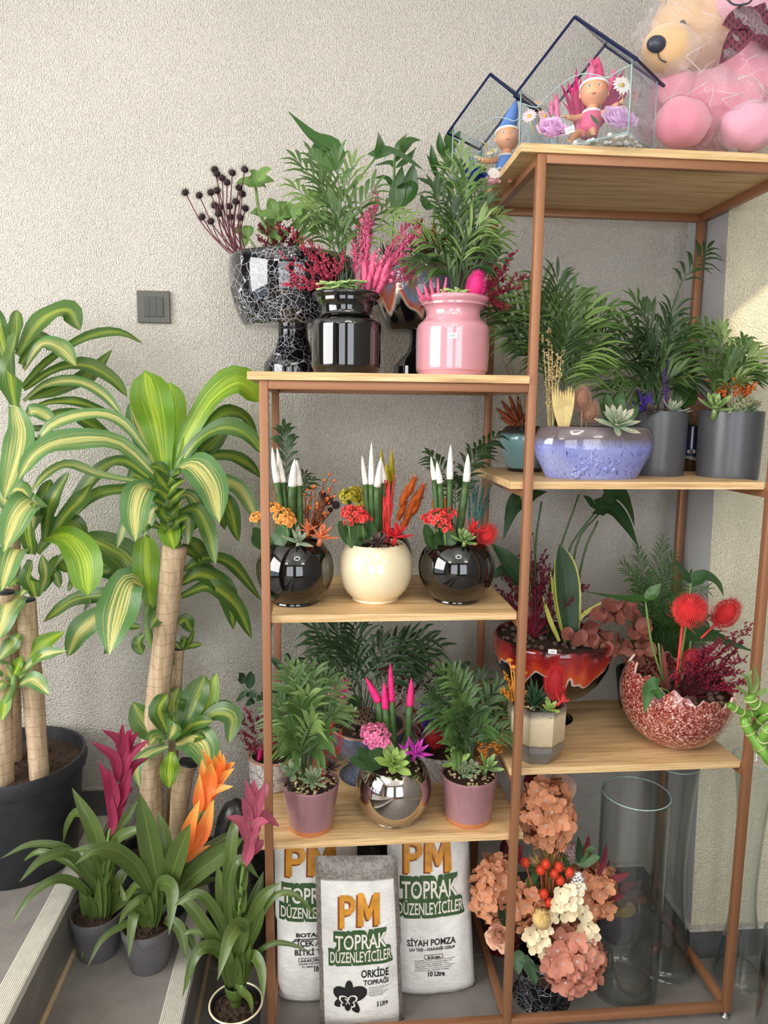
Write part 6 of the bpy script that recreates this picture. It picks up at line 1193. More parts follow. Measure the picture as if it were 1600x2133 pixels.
write(B_, 'ORKİDE', 752, 811, 2038, 15, M_ink, .04, 5); write(B_, 'TOPRAĞI', 757, 810, 2053, 10, M_ink, .04, 5); paralines(B_, 768, 810, 2059, 6, 5, 3.4, 1.8); write(B_, '5 Litre', 785, 809, 2098, 11, M_ink, .04, 8)
def petal(cx, cy, a, L, w, n=10):
    a = math.radians(a); p = []
    for i in range(n+1): k = i/n; p.append((k*L, w/2*math.sqrt(max(0, 1-(2*k**.85-1)**2))))
    for i in range(n-1, 0, -1): k = i/n; p.append((k*L, -w/2*math.sqrt(max(0, 1-(2*k**.85-1)**2))))
    return [(cx+x*math.cos(a)-y*math.sin(a), cy-x*math.sin(a)-y*math.cos(a)) for x, y in p]
for a, L, w in ((88, 36, 18), (24, 42, 30), (154, 36, 28), (212, 36, 18), (302, 40, 18)): poly(B_, petal(726, 2079, a, L, w), M_ink, .0013, 'orchid_print')
for a, L, w in ((20, 22, 15), (160, 20, 15), (270, 26, 18), (320, 20, 12), (220, 20, 12)): poly(B_, petal(724, 2086, a, L, w), M_printwhite, .0018, 'orchid_print')
for a, L, w in ((20, 18, 11), (160, 16, 11), (270, 22, 14), (320, 16, 8), (220, 16, 8)): poly(B_, petal(724, 2086, a, L, w), M_ink, .0022, 'orchid_print')
for a in (60, 100, 140, 240, 300): poly(B_, petal(724, 2086, a, 9, 2), M_printwhite, .0026, 'orchid_print')
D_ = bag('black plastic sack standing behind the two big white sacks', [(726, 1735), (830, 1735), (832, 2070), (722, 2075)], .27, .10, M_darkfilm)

# ------------------------------------------------------------------ glass houses with dolls on the high board
M_navy = simple('navy_edge_tape', (24, 34, 74), .25, .2, var=.2); M_skin = simple('doll_skin', (236, 168, 126), .45, var=.04, scale=8); M_edge = simple('glass_edge', (158, 182, 182), .15, .0)
M_eyew = simple('eye_white', (242, 242, 240), .15, var=.01); M_iris = simple('blue_iris', (74, 110, 170), .15); M_pupil = simple('pupil', (14, 14, 18), .1); M_lip = simple('doll_mouth', (190, 92, 74), .4); M_bluefab = simple('blue_doll_cloth', (98, 136, 206), .85, var=.1, scale=200); M_pinkfab = simple('pink_doll_cloth', (232, 96, 140), .85, var=.1, scale=200); M_trim = simple('white_trim', (240, 238, 236), .8, var=.02)
def panel(m, pts, n, th=.002): pts = [Vector(q) for q in pts]; n = Vector(n).normalized()*th/2; k = len(pts); m.add([q+n for q in pts]+[q-n for q in pts], [tuple(range(k)), tuple(range(2*k-1, k-1, -1))]+[(i, k+i, k+(i+1) % k, (i+1) % k) for i in range(k)])
def glasshouse(label, N, th, w, d, he, ha):
    e1 = Vector((-math.cos(th), math.sin(th), 0)); e2 = Vector((math.sin(th), math.cos(th), 0)); z = Vector((0, 0, 1)); c = N+e1*w/2+e2*d/2; t = thing('glass_doll_house', label, 'doll house', c)
    P_ = lambda a, b, h: N+e1*(a*w)+e2*(b*d)+z*h
    m = MB(); panel(m, [P_(0, 0, .002), P_(1, 0, .002), P_(1, 1, .002), P_(0, 1, .002)], z, .004); m.build('base_plate', M_pane, t, smooth=False)
    for a0, b0, a1, b1, nn in ((0, 0, 0, 1, e1), (1, 0, 1, 1, e1)): m = MB(); panel(m, [P_(a0, b0, .004), P_(a1, b1, .004), P_(a1, b1, he), P_(a0, b0, he)], nn); m.build('glass_pane', M_pane, t, smooth=False)
    m = MB(); panel(m, [P_(0, 1, .004), P_(1, 1, .004), P_(1, 1, he), P_(.5, 1, ha), P_(0, 1, he)], e2); m.build('glass_pane', M_pane, t, smooth=False)
    wv = [(0, .90), (.12, .86), (.2, .82), (.3, .90), (.42, .97), (.55, .95), (.68, .86), (.8, .72), (.86, .70), (1, .82)]; cv = [P_(a, 0, he*h) for a, h in wv]
    m = MB(); panel(m, [P_(1, 0, .004), P_(0, 0, .004)]+[P_(a, 0, he*h*.8) for a, h in wv], e2); m.build('front_pane', M_pane, t, smooth=False); m = MB(); tube(m, cv, .0013, n=40, seg=5); m.build('cut_edge', M_edge, t)
    m = MB()
    for a, b in ((0, 0), (1, 0), (0, 1), (1, 1)): tube(m, [P_(a, b, 0), P_(a, b, he)], .0016, n=2, seg=4)
    for a, b, g, h in ((0, 0, 1, 0), (0, 0, 0, 1), (1, 0, 1, 1), (0, 1, 1, 1)): tube(m, [P_(a, b, .004), P_(g, h, .004)], .0018, n=2, seg=4)
    m.build('glass_edges', M_edge, t)
    for s in (0, 1):
        o = -.05 if s == 0 else 1.05; q = [P_(o, -.06, he-.012), P_(.5, -.06, ha), P_(.5, 1.04, ha), P_(o, 1.04, he-.012)]; m = MB(); panel(m, q, (q[1]-q[0]).cross(q[3]-q[0]), .003); r = m.build('roof_pane', M_pane, t, smooth=False)
        m = MB()
        for i in ((0, 1), (2, 3), (3, 0), (1, 2)): tube(m, [q[i[0]], q[i[1]]], .0038 if i != (1, 2) else .002, n=2, seg=4)
        m.build('edge_tape', M_navy, r, smooth=False)
    m = MB()
    for i in range(110): blob8(m, P_(R_(.04, .96), R_(.05, .95), .008+R_(0, .006)), R_(.005, .009))
    m.build('white_pebbles', M_white, t, kind='stuff'); return t, P_
def petalhead(parent, c, R, mat, cmat, n=14, axis=(0, -1, .3), name='daisy', stem=None):
    c = Vector(c); ax = Vector(axis).normalized(); S, U = frame(ax); m = MB()
    for i in range(n):
        a = 6.283*i/n; d = S*math.cos(a)+U*math.sin(a); leaf(m, [c+d*R*.15, c+d*R*.6+ax*R*.12, c+d*R+ax*R*R_(-.08, .12)], R*.34, 'ovate', ax, .1, 6, cu=(-1, 0, 1))
    o = m.build(name, mat, parent); m = MB(); ellip(m, c+ax*R*.06, R*.24, R*.24, R*.14, 10, 6, M=Matrix((S, U, ax)).transposed())
    if stem is not None: tube(m, [c-ax*R*.05, Vector(stem)], R*.05, n=2)
    m.build('flower_centre', cmat, o); return o
def rose(parent, c, R, mat, axis=(0, -.6, .8), name='rose'):
    c = Vector(c); ax = Vector(axis).normalized(); S, U = frame(ax); o = thing_part = None; m = MB(); ellip(m, c, R*.25, R*.25, R*.4, 8, 6, M=Matrix((S, U, ax)).transposed()); core = m.build(name, mat, parent)
    for i in range(17):
        k = i/16; a = i*2.2; d = S*math.cos(a)+U*math.sin(a); r = R*(.22+.72*k); h = R*(.75-.45*k); m = MB()
        leaf(m, [c+d*r*.35-ax*R*.3, c+d*r*.85+ax*h*.35, c+d*(r*(.9+.35*k))+ax*(h*(1-.25*k))], R*(.75+.7*k), 'round', ax*.3-d, .55*(1-.4*k), 9, seed=i, wave=.12); m.build('petal', mat, core)
    return core
def doll(parent, hp, Y, rpx, face, cloth, hat_tip, body, hands, feet, name='baby_doll', lab=None):
    """small vinyl baby doll: head centre pixel hp, radius, facing direction"""
    k = K(hp[0], hp[1], Y); r = rpx*k; c = W(hp[0], hp[1], Y); F = Vector(face).normalized(); S = F.cross(Vector((0, 0, 1))).normalized(); U = S.cross(F); t = parent
    def hd(x, y):       # face coordinates (-1..1) to direction
        return (F+S*x+U*y).normalized()
    bumps = [(hd(0, -.18), .10, .20), (hd(-.42, -.32), .16, .42), (hd(.42, -.32), .16, .42), (hd(0, -.55), .08, .3), (hd(0, .35), .06, .5), (hd(-.36, .08), -.05, .16), (hd(.36, .08), -.05, .16), (hd(0, -.42), -.05, .12)]
    def surf(d): return c+d*(r*(1+sum(h*math.exp(-((d-b).length/s)**2) for b, h, s in bumps)))
    m = MB(); v = []; f = []; sg, rg = 36, 26
    for i in range(rg+1):
        a = math.pi*i/rg
        for j in range(sg): b = 6.2832*j/sg; v.append(surf(Vector((math.sin(a)*math.cos(b), math.sin(a)*math.sin(b), math.cos(a)))))
    for i in range(rg):
        for j in range(sg): a = i*sg+j; b = i*sg+(j+1) % sg; f.append((a, a+sg, b+sg, b))
    m.add(v, f); head = m.build(name+'_head', M_skin, t)
    for sx in (-1, 1):
        q = hd(.36*sx, .10); e = surf(q); B = Matrix((S, U, q)).transposed(); m = MB(); ellip(m, e-q*r*.02, r*.15, r*.11, r*.06, 12, 8, M=B); m.build('eye', M_eyew, head)
        m = MB(); ellip(m, e+q*r*.025, r*.075, r*.075, r*.03, 10, 6, M=B); m.build('iris', M_iris, head); m = MB(); ellip(m, e+q*r*.045, r*.035, r*.035, r*.02, 8, 5, M=B); m.build('pupil', M_pupil, head)
        q = (S*sx-F*.12-U*.05).normalized(); m = MB(); ellip(m, c+q*r*1.02, r*.10, r*.10, r*.2, 10, 8); m.build('ear', M_skin, head)
    q = hd(0, -.44); m = MB(); ellip(m, surf(q), r*.18, r*.10, r*.05, 12, 6, M=Matrix((S, U, q)).transposed()); m.build('mouth', M_lip, head)
    # hat: cone with a white brim roll
    up = (U-F*.22).normalized(); tip = W(hat_tip[0], hat_tip[1], Y+.01); b0 = c+up*r*.42; m = MB(); q = [b0, b0+up*r*.5, b0.lerp(tip, .6)+up*r*.15, tip]; tube(m, q, r, r, 18, 16, rf=lambda s: r*1.05*max(.05, (1-s)**.75)); m.build('hat', cloth, head)
    A1, A2 = frame(up); m = MB(); tube(m, [b0+(A1*math.cos(a)+A2*math.sin(a))*r*1.02 for a in [i*6.2832/16 for i in range(17)]], r*.10, seg=8, n=40, cap=False); m.build('hat_band', M_trim, head)
    # body grown from a skeleton
    nk = c-U*r*.9; ch = W(*body[0], Y); pl = W(*body[1], Y-.005); pts = [pl, ch, nk, nk+U*r*.3]; rad = [r*.62, r*.66, r*.34, r*.3]; ed = [(0, 1), (1, 2), (2, 3)]
    for h in hands: s0 = len(pts); q = W(*h, Y-.025); sh = ch+(S*(1 if (q-ch).dot(S) > 0 else -1))*r*.6+U*r*.15; pts += [sh, sh.lerp(q, .55)-U*r*.1, q]; rad += [r*.28, r*.24, r*.17]; ed += [(1, s0), (s0, s0+1), (s0+1, s0+2)]
    for h in feet: s0 = len(pts); q = W(*h, Y-.04); hp_ = pl+(S*(1 if (q-pl).dot(S) > 0 else -1))*r*.4; pts += [hp_, hp_.lerp(q, .55)+U*r*.15, q, q+F*r*.15+U*r*.25]; rad += [r*.36, r*.3, r*.22, r*.14]; ed += [(0, s0), (s0, s0+1), (s0+1, s0+2), (s0+2, s0+3)]
    me = bpy.data.meshes.new('body'); me.from_pydata(pts, ed, []); me.materials.append(M_skin); o = put(name+'_body', me, t); sk = o.modifiers.new('skin', 'SKIN'); me.skin_vertices[0].data if me.skin_vertices else None
    if not me.skin_vertices: o.modifiers.remove(sk); bm = bmesh.new(); bm.from_mesh(me); bm.verts.layers.skin.verify(); bm.to_mesh(me); bm.free(); sk = o.modifiers.new('skin', 'SKIN')
    for i, q in enumerate(rad): me.skin_vertices[0].data[i].radius = (q, q)
    me.skin_vertices[0].data[0].use_root = True; sb = o.modifiers.new('smooth', 'SUBSURF'); sb.levels = 2; sb.render_levels = 2; sk.use_smooth_shade = True
    for h in hands+feet:       # little fingers and toes
        q = W(*h, Y-(.025 if h in hands else .04)); m = MB()
        for i in range(5): d = ((q-ch).normalized()+S*(i-2)*.22+U*(i % 2)*.06).normalized(); tube(m, [q, q+d*r*.22, q+d*r*.34-F*-.003], r*.07, r*.05, 6, 5)
        m.build('fingers' if h in hands else 'toes', M_skin, o)
    m = MB(); tube(m, [pl-U*r*.1, ch, ch+U*r*.35], r*.8, r*.66, 18, 12, rf=lambda s: r*(.84-.2*s)); m.build('romper', cloth, o); m = MB(); cc = ch+U*r*.38; tube(m, [cc+(S*math.cos(a)+F*math.sin(a))*r*.62 for a in [i*6.2832/14 for i in range(15)]], r*.10, seg=7, n=36, cap=False); m.build('collar', M_trim, o)
TH = math.radians(45); M_magoat = dye('fuchsia', (196, 30, 110)); N1 = WZ(1309, 277, TZ+.003)
t, P_ = glasshouse('glass doll house with a pink hatted baby doll on the high board front edge', Vector((N1.x, N1.y, TZ+.0005)), TH, .26, .144, .151, .263); Yh = N1.y+.14
doll(t, (1238, 194), Yh, 27, (-.35, -.9, .06), M_pinkfab, (1245, 118), ((1232, 246), (1222, 276)), [(1180, 244), (1290, 214)], [(1190, 290), (1236, 276)])
for i in range(26): x = R_(1165, 1330); b = W(1215+(x-1215)*.3, 270, Yh+.03); e = W(x, R_(135, 215), Yh+.03+R_(-.02, .02)); lf(t, [b, b.lerp(e, .6)+Vector((R_(-.006, .006), 0, .004)), e], .010, M_magoat, 'dyed_oat', shape='lance', fold=.3, n=8)
M_pinkfluff = dye('candy_pink', (240, 128, 170))
for a in ((1162, 250, 1158, 200, 12), (1230, 175, 1236, 128, 15), (1268, 190, 1280, 150, 12), (1216, 285, 1215, 250, 12), (1200, 280, 1205, 255, 9), (1150, 240, 1148, 215, 9)): fluffy(t, [W(a[0], a[1], Yh-.01), W(a[2], a[3], Yh-.01)], a[4]*K(1200, 200, Yh), M_pinkfluff, 180, .8)
rose(t, W(1147, 274, Yh-.03), 31*K(1147, 270, Yh), M_lilac, (-.1, -.75, .6)); rose(t, W(1284, 254, Yh-.06), 34*K(1284, 254, Yh), M_lilac, (0, -.75, .6))
lf(t, [W(1250, 262, Yh-.07), W(1238, 250, Yh-.07), W(1230, 238, Yh-.07)], .014, M_kal, 'leaf', shape='ovate')
M_gold = simple('flower_centre_gold', (196, 168, 60), .8); M_wpet = leafmat('white_petal', (246, 242, 236), (228, 220, 214), .6, .2, rib=False); M_ppet = leafmat('blush_petal', (244, 206, 210), (226, 172, 182), .6, .2, rib=False)
k_ = K(1200, 200, Yh)
petalhead(t, W(1296, 178, Yh-.08), 20*k_, M_wpet, M_gold, 15, stem=W(1300, 230, Yh-.06)); petalhead(t, W(1103, 242, Yh+.01), 16*k_, M_ppet, M_gold, 14, (-.4, -.8, .3), stem=W(1112, 280, Yh)); petalhead(t, W(1135, 242, Yh), 17*k_, M_ppet, M_gold, 14, (.2, -.8, .5), stem=W(1125, 282, Yh)); petalhead(t, W(1122, 215, Yh+.02), 12*k_, M_ppet, M_gold, 12, (.2, -.6, .7), stem=W(1122, 270, Yh+.02)); petalhead(t, W(1320, 195, Yh-.03), 16*k_, M_ppet, M_gold, 14, (.5, -.8, .3), stem=W(1318, 260, Yh-.03))
q = W(1187, 271, N1.y+.075); sticker(t, q, .020, .014, '1500', (-.45, -.85, .1), rot=.25)
s2 = .85; L2 = WZ(944, 267, TZ+.151*s2); e1 = Vector((-math.cos(TH), math.sin(TH), 0)); N2 = L2-e1*(.26*s2); N2.z = TZ+.0005
t, P_ = glasshouse('glass doll house with a blue hatted baby doll at the high board back', N2, TH, .26*s2, .16*s2, .151*s2, .263*s2); Y2 = N2.y+.10
doll(t, (1058, 288), Y2, 24, (-.25, -.95, .04), M_bluefab, (1076, 210), ((1054, 336), (1048, 366)), [(1004, 334), (1085, 345)], [(1028, 372), (1062, 374)])
k_ = K(1000, 300, Y2); M_cpet = leafmat('cream_daisy_petal', (240, 232, 206), (220, 208, 176), .6, .2, rib=False); M_blued = leafmat('blue_rose_petal', (38, 66, 160), (24, 44, 120), .6, .1, rib=False)
for x, y in ((1012, 302), (1026, 316), (1000, 330), (1004, 345)): petalhead(t, W(x, y, Y2-.02), 15*k_, M_cpet, M_gold, 13, (R_(-.5, .5), -.5, .8), stem=W(1012, 385, Y2))
rose(t, W(986, 368, Y2-.01), 24*k_, M_blued); petalhead(t, W(1030, 362, Y2-.05), 15*k_, M_wpet, M_wpet, 16, (0, -.8, .4)); rose(t, W(1024, 380, Y2-.05), 16*k_, M_ppet)
for i in range(9): x = R_(970, 1010); fluffy(t, [W(990, 380, Y2+.03), W(x, R_(300, 340), Y2+.03)], .006, M_teald, 50, .8, 'dyed_grass')

# ------------------------------------------------------------------ teddy bear gift in cellophane
def fuzz(name, rgb, hair=.0): 
    n = NT(name); c = hexof(rgb); f = n.noise(420, None, 3, .7); n.P(Base_Color=n.ramp(f, [(.3, tuple(x*.85 for x in c)), (.7, c)]), Roughness=.95, Sheen_Weight=.7, Sheen_Roughness=.5); n.bump(f, .5, .004); return n.mat
M_bear = fuzz('beige_plush', (236, 190, 140)); M_plush = fuzz('pink_plush', (250, 158, 180)); M_plush2 = fuzz('pale_pink_plush', (246, 178, 200)); M_nosed = simple('bear_nose', (54, 58, 72), .35); 
def plaid():
    n = NT('burgundy_check_ribbon'); sp = n.add('ShaderNodeSeparateXYZ'); n.l.new(n.add('ShaderNodeNewGeometry').outputs['Position'], sp.inputs[0]); a = n.math('FRACT', n.math('MULTIPLY', n.math('ADD', sp.outputs[0], sp.outputs[2]), 60)); b = n.math('FRACT', n.math('MULTIPLY', n.math('SUBTRACT', sp.outputs[0], sp.outputs[2]), 60))
    n.P(Base_Color=n.mix(n.math('GREATER_THAN', n.math('MULTIPLY', a, b), .3), hexof((112, 50, 66)), hexof((70, 30, 44))), Roughness=.7); return n.mat
M_plaid = plaid()
Yt = .155; tb = W(1500, 310, Yt); t = thing('wrapped_teddy_bear', 'beige teddy bear and pink plush wrapped together in crinkled clear cellophane', 'teddy bear', (tb.x, Yt, TZ))
k = K(1450, 150, Yt)
def el(x, y, dy, rx, rz, ry, mat, name, par=None, n=20, lump=.0):
    m = MB(); c = W(x, y, Yt+dy); v0 = len(m.v); ellip(m, c, rx*k, ry*k, rz*k, n*2, n); 
    if lump: m.v = [tuple(Vector(p)+(Vector(p)-c)*lump*noise.noise(Vector(p)*22)) for p in m.v]
    return m.build(name, mat, par or t)
h = el(1442, 70, .04, 84, 92, 75, M_bear, 'bear_head', lump=.06); el(1396, 104, -.05, 54, 44, 44, M_bear, 'snout', h, lump=.05); el(1368, 92, -.085, 19, 15, 13, M_nosed, 'nose', h); el(1422, 52, -.045, 7, 9, 6, M_pupil, 'eye', h); el(1478, 48, -.02, 7, 9, 6, M_pupil, 'eye', h); el(1400, -8, .05, 26, 26, 14, M_bear, 'ear', h); el(1492, -12, .06, 30, 30, 14, M_bear, 'ear', h)
m = MB(); tube(m, [W(1370, 104, Yt-.082), W(1374, 122, Yt-.085), W(1388, 130, Yt-.085)], .0016, seg=5); m.build('mouth_stitch', M_nosed, h)
b = el(1500, 232, .02, 120, 76, 100, M_plush, 'plush_body', lump=.14); el(1420, 256, -.06, 56, 44, 44, M_plush, 'plush_paw', b, lump=.12); el(1560, 262, -.06, 66, 46, 50, M_plush2, 'plush_paw', b, lump=.1); el(1400, 200, 0, 46, 50, 50, M_plush, 'plush_arm', b, lump=.12); el(1570, 150, -.02, 75, 90, 70, M_plush, 'plush_arm', b, lump=.12)
f2 = el(1590, -6, -.06, 92, 60, 60, M_plush2, 'pink_plush_head', lump=.06)
m = MB(); tube(m, [W(1512, -4, Yt-.145), W(1530, 10, Yt-.15), W(1556, 8, Yt-.152), W(1568, -2, Yt-.15)], .0022, seg=5, n=14); m.build('smile_stitch', M_nosed, f2)
for pts, w in (([(1600, 20), (1560, 50), (1530, 90), (1498, 134)], 44), ([(1560, 40), (1600, 70), (1640, 90)], 60), ([(1570, 30), (1540, 40), (1505, 52)], 40)): lf(t, [W(x, y, Yt-.13) for x, y in pts], w*k, M_plaid, 'ribbon', shape='strap', fold=.15, wave=.12, n=16, nrm=(0, -1, .1))
# cellophane: crumpled film round the whole gift
m = MB(); c = W(1505, 130, Yt+.01); v = []; f = []; sg, rg = 44, 30
for i in range(rg+1):
    a = math.pi*i/rg
    for j in range(sg):
        b_ = 6.2832*j/sg; d = Vector((math.sin(a)*math.cos(b_), math.sin(a)*math.sin(b_), math.cos(a))); 
        cr = 1-abs(noise.noise(d*3.1+Vector((4, 1, 7)))); cr2 = 1-abs(noise.noise(d*7.3)); s = .88+.12*cr**3+.06*cr2**4+R_(-.035, .035)
        p = c+Vector((d.x*186*k*s, d.y*.15*s, d.z*205*k*s)); p.z = max(p.z, TZ+.002-.02*max(0, min(1, (-.004-p.y)/.02))); v.append(p)
for i in range(rg):
    for j in range(sg): a = i*sg+j; b_ = i*sg+(j+1) % sg; f.append((a, a+sg, b_+sg, b_))
m.add(v, f); w_ = m.build('cellophane_wrap', M_cello, t, smooth=False); m = MB()
for i in range(70):
    th_, ph_ = R_(.25, 2.7), R_(-3.0, -.1); q = []; dt, dp = R_(-.35, .35), R_(-.5, .5)
    for j in range(5): a, b_ = th_+dt*j/4, ph_+dp*j/4+R_(-.03, .03); q.append(c+Vector((math.sin(a)*math.cos(b_)*186*k, math.sin(a)*math.sin(b_)*.15, math.cos(a)*205*k))*.93)
    if min(z.z for z in q) > TZ+.01: tube(m, q, .0009, .0002, 4, 9)
m.build('crease_highlights', simple('crease_highlight', (250, 240, 246), .12), w_, kind='stuff')  # whitish strands paint highlights along the creases of the film

# ------------------------------------------------------------------ floor of the right bay: bouquet and glass
p = planter('flower_bouquet_vase', 'black white veined vase with an artificial peach hydrangea bouquet on the floor', 'flower vase', 1128, .118, .0, 2060)
turned(p, [(1988, 52), (1992, 53), (2010, 51), (2040, 48), (2068, 44), (2085, 48), (2100, 56), (2112, 57), (2118, 54)], M_marbleblack, wall=4, zsoil=.15, soil=None, k=5); t = p.root
def hyd_mesh(mat, s):
    m = MB()
    for j in range(4):
        a = math.pi/2*j+.2*s; d = Vector((math.cos(a), math.sin(a), 0)); leaf(m, [d*.06, d*.55+Vector((0, 0, .10+.1*s)), d*1.02+Vector((0, 0, .28+.22*s))], .98, 'round', (0, 0, 1), .12+.1*s, 7, wave=.2, seed=j+s)
    m2 = MB(); me = m.mesh('floret', mat); return me
HM = {id(mm): [hyd_mesh(mm, s) for s in (0, .6, 1.1)] for mm in (M_hyd, M_hydpink, M_creamp)}
m = MB(); [ellip(m, (math.cos(a)*.09, math.sin(a)*.09, .06), .055, .055, .055, 6, 4) for a in (0, 1.57, 3.14, 4.71)]; ME_eye = m.mesh('floret_centre', M_trim)
def hydrangea(x, y, rx, ry, mat, dy=-.02, n=46, fs=15, name='hydrangea'):
    c = PX(p, x, y, dy); m = MB(); tube(m, [c, PX(p, 1128, 2010)], .003, n=2); ellip(m, c, rx*.6*p.k, rx*.6*p.k, ry*.6*p.k, 10, 8); core = m.build(name, mat, t)
    for i in range(n):
        z = 1-2*(i+.5)/n; r = math.sqrt(1-z*z); a = i*2.39996; d = Vector((r*math.cos(a), r*math.sin(a), z)); q = c+Vector((d.x*rx, d.y*rx, d.z*ry))*p.k*R_(.85, 1.08); dd = (d+Vector((R_(-.6, .6), R_(-.7, .3), R_(-.6, .6)))).normalized(); S, U = frame(dd)
        M = Matrix.Translation(q) @ Matrix((S, U, dd)).transposed().to_4x4() @ Matrix.Rotation(R_(0, 6), 4, 'Z') @ Matrix.Scale(fs*p.k*R_(.85, 1.2), 4); put('floret', HM[id(mat)][i % 3], core, M=M)
        if d.y < .1: put('floret_centre', ME_eye, core, M=M)
hydrangea(1140, 1698, 44, 62, M_hyd, -.02, 60, 19); hydrangea(1028, 1852, 36, 58, M_hyd, 0, 52, 18); hydrangea(1240, 1858, 32, 50, M_hyd, -.03, 44, 17); hydrangea(1192, 1992, 52, 52, M_hydpink, -.09, 62, 19); hydrangea(1100, 1888, 24, 38, M_hyd, -.06, 26, 17); hydrangea(1210, 1830, 16, 20, M_hyd, -.05, 12, 15)
def orchidlike(x, y, s, dy=-.10):
    c = PX(p, x, y, dy); ax = Vector((R_(-.5, .5), -1, R_(0, .6))).normalized(); S, U = frame(ax); put('cream_flower', HM[id(M_creamp)][1], t, M=Matrix.Translation(c) @ Matrix((S, U, ax)).transposed().to_4x4() @ Matrix.Rotation(R_(0, 6), 4, 'Z') @ Matrix.Scale(s*p.k, 4))
for x, y, s in ((1168, 1862, 17), (1184, 1878, 19), (1160, 1885, 15), (1178, 1900, 20), (1200, 1868, 15), (1198, 1890, 16), (1214, 1905, 19), (1226, 1930, 20), (1232, 1950, 17), (1214, 1940, 15), (1118, 1936, 20), (1130, 1955, 18), (1104, 1948, 17), (1112, 1970, 16), (1138, 1935, 14), (1124, 1978, 15), (1150, 1908, 15), (1188, 1852, 14), (1205, 1850, 14)): orchidlike(x, y, s)
m = MB(); b = PX(p, 1146, 1985, 0)
for x0, x1, y1 in ((1148, 1136, 1765), (1150, 1152, 1775), (1155, 1162, 1785), (1145, 1122, 1800)): fluffy(t, [PX(p, 1142, 1885, -.05), PX(p, x0, 1830, -.06), PX(p, x1, y1, -.05)], 24*p.k, M_tan, 520, 1.1, 'pampas_plume', lean=1.3, core=.22)
for x, y in ((1094, 1797), (1137, 1800), (1126, 1813), (1164, 1806), (1186, 1817), (1155, 1820), (1167, 1834), (1133, 1862), (1144, 1880)):
    c = PX(p, x, y, -.09); m = MB(); ellip(m, c, 7.5*p.k, 7.5*p.k, 8.5*p.k, 12, 8)
    for i in range(46): z = 1-2*(i+.5)/46; r = math.sqrt(1-z*z); a = i*2.4; blob(m, c+Vector((r*math.cos(a)*8, r*math.sin(a)*8, z*9))*p.k, 1.7*p.k)
    tube(m, [c, PX(p, 1140, 1960, 0)], .0014, n=2); m.build('berry', simple('orange_red_berry', (214, 66, 36), .5), t)
c = PX(p, 1128, 1914, -.11); r = 17*p.k; m = MB(); lathe(m, [(r*.2, c.z-r*1.0), (r*.8, c.z-r*.75), (r*1.05, c.z-r*.1), (r*.9, c.z+r*.5), (r*.5, c.z+r*.8), (r*.45, c.z+r*.9), (r*.75, c.z+r*1.0), (0.0005, c.z+r*1.02)], c.x, c.y, 20); o = m.build('poppy_pod', simple('dried_poppy', (206, 172, 112), .8, var=.2), t)
m = MB(); ax = Vector((0, -.6, .8)); cc = c+ax*r*.95
for i in range(10): a = i*.628; S, U = frame(ax); d = S*math.cos(a)+U*math.sin(a); tube(m, [cc, cc+d*r*.75], r*.09, r*.05, 5)
m.build('pod_crown', simple('dried_poppy_crown', (222, 190, 120), .8), o)
m = MB()
for i in range(40): k = i/40; a = i*2.4; q = PX(p, 1204, 1852-34*k, -.09); r = 15*p.k*(1-k*.85); blob(m, q+Vector((math.cos(a)*r, math.sin(a)*r, 0)), 4*p.k, Vector((math.cos(a), math.sin(a), .6)), 1.3)
m.build('white_buds', M_trim, t)
rose(t, PX(p, 1040, 1948, -.04), 27*p.k, leafmat('blush_rose_petal', (246, 206, 176), (232, 178, 148), .6, .25, rib=False), (-.3, -.7, .3)); 
for pts, w, mt in (([(1110, 2000), (1105, 2010), (1118, 2050)], 34, M_kal), ([(1095, 1990), (1080, 2000), (1080, 2030)], 30, M_kal), ([(1200, 1800), (1225, 1790), (1250, 1785)], 26, M_kal), ([(1205, 1800), (1220, 1770), (1240, 1768)], 20, M_kal), ([(1220, 1800), (1222, 1770), (1226, 1738)], 16, M_maroon), ([(1206, 1800), (1206, 1770), (1204, 1742)], 16, M_ficus), ([(1180, 1800), (1172, 1770), (1166, 1755)], 16, M_ficus), ([(1240, 1850), (1275, 1835), (1312, 1818)], 18, M_maroon), ([(1240, 1880), (1270, 1870), (1300, 1866)], 20, M_maroon), ([(1245, 1830), (1258, 1790), (1262, 1758)], 12, M_maroon), ([(1100, 1850), (1110, 1820), (1100, 1800)], 22, M_kal), ([(1110, 1860), (1125, 1850), (1118, 1835)], 20, M_kal), ([(1095, 1960), (1085, 1930), (1092, 1910)], 26, M_ficus), ([(1150, 1850), (1165, 1840), (1175, 1815)], 18, M_ficus), ([(1190, 1815), (1180, 1800), (1178, 1780)], 14, M_kal), ([(1060, 1930), (1050, 1900), (1058, 1880)], 30, M_ficus), ([(1085, 1800), (1080, 1780), (1088, 1760)], 16, M_maroon)): big(p, pts, w, mt, -.07, 'ovate', base_dy=-.05)
for i in range(3): spray(t, PX(p, 1185, 1810, -.04), [PX(p, x, y, -.05) for x, y in ((1175, 1770), (1182, 1758), (1192, 1765), (1188, 1780))], simple('dusty_heather', (180, 150, 150), .8), 7, .012, .003)
big(p, [(1150, 1660), (1170, 1640), (1180, 1612)], 56, leafmat('pale_pink_petal_large', (236, 190, 190), (210, 190, 150), .6, .2, rib=False), .06, 'round'); big(p, [(1100, 1650), (1110, 1630), (1120, 1612)], 40, M_maroon, .06, 'round')
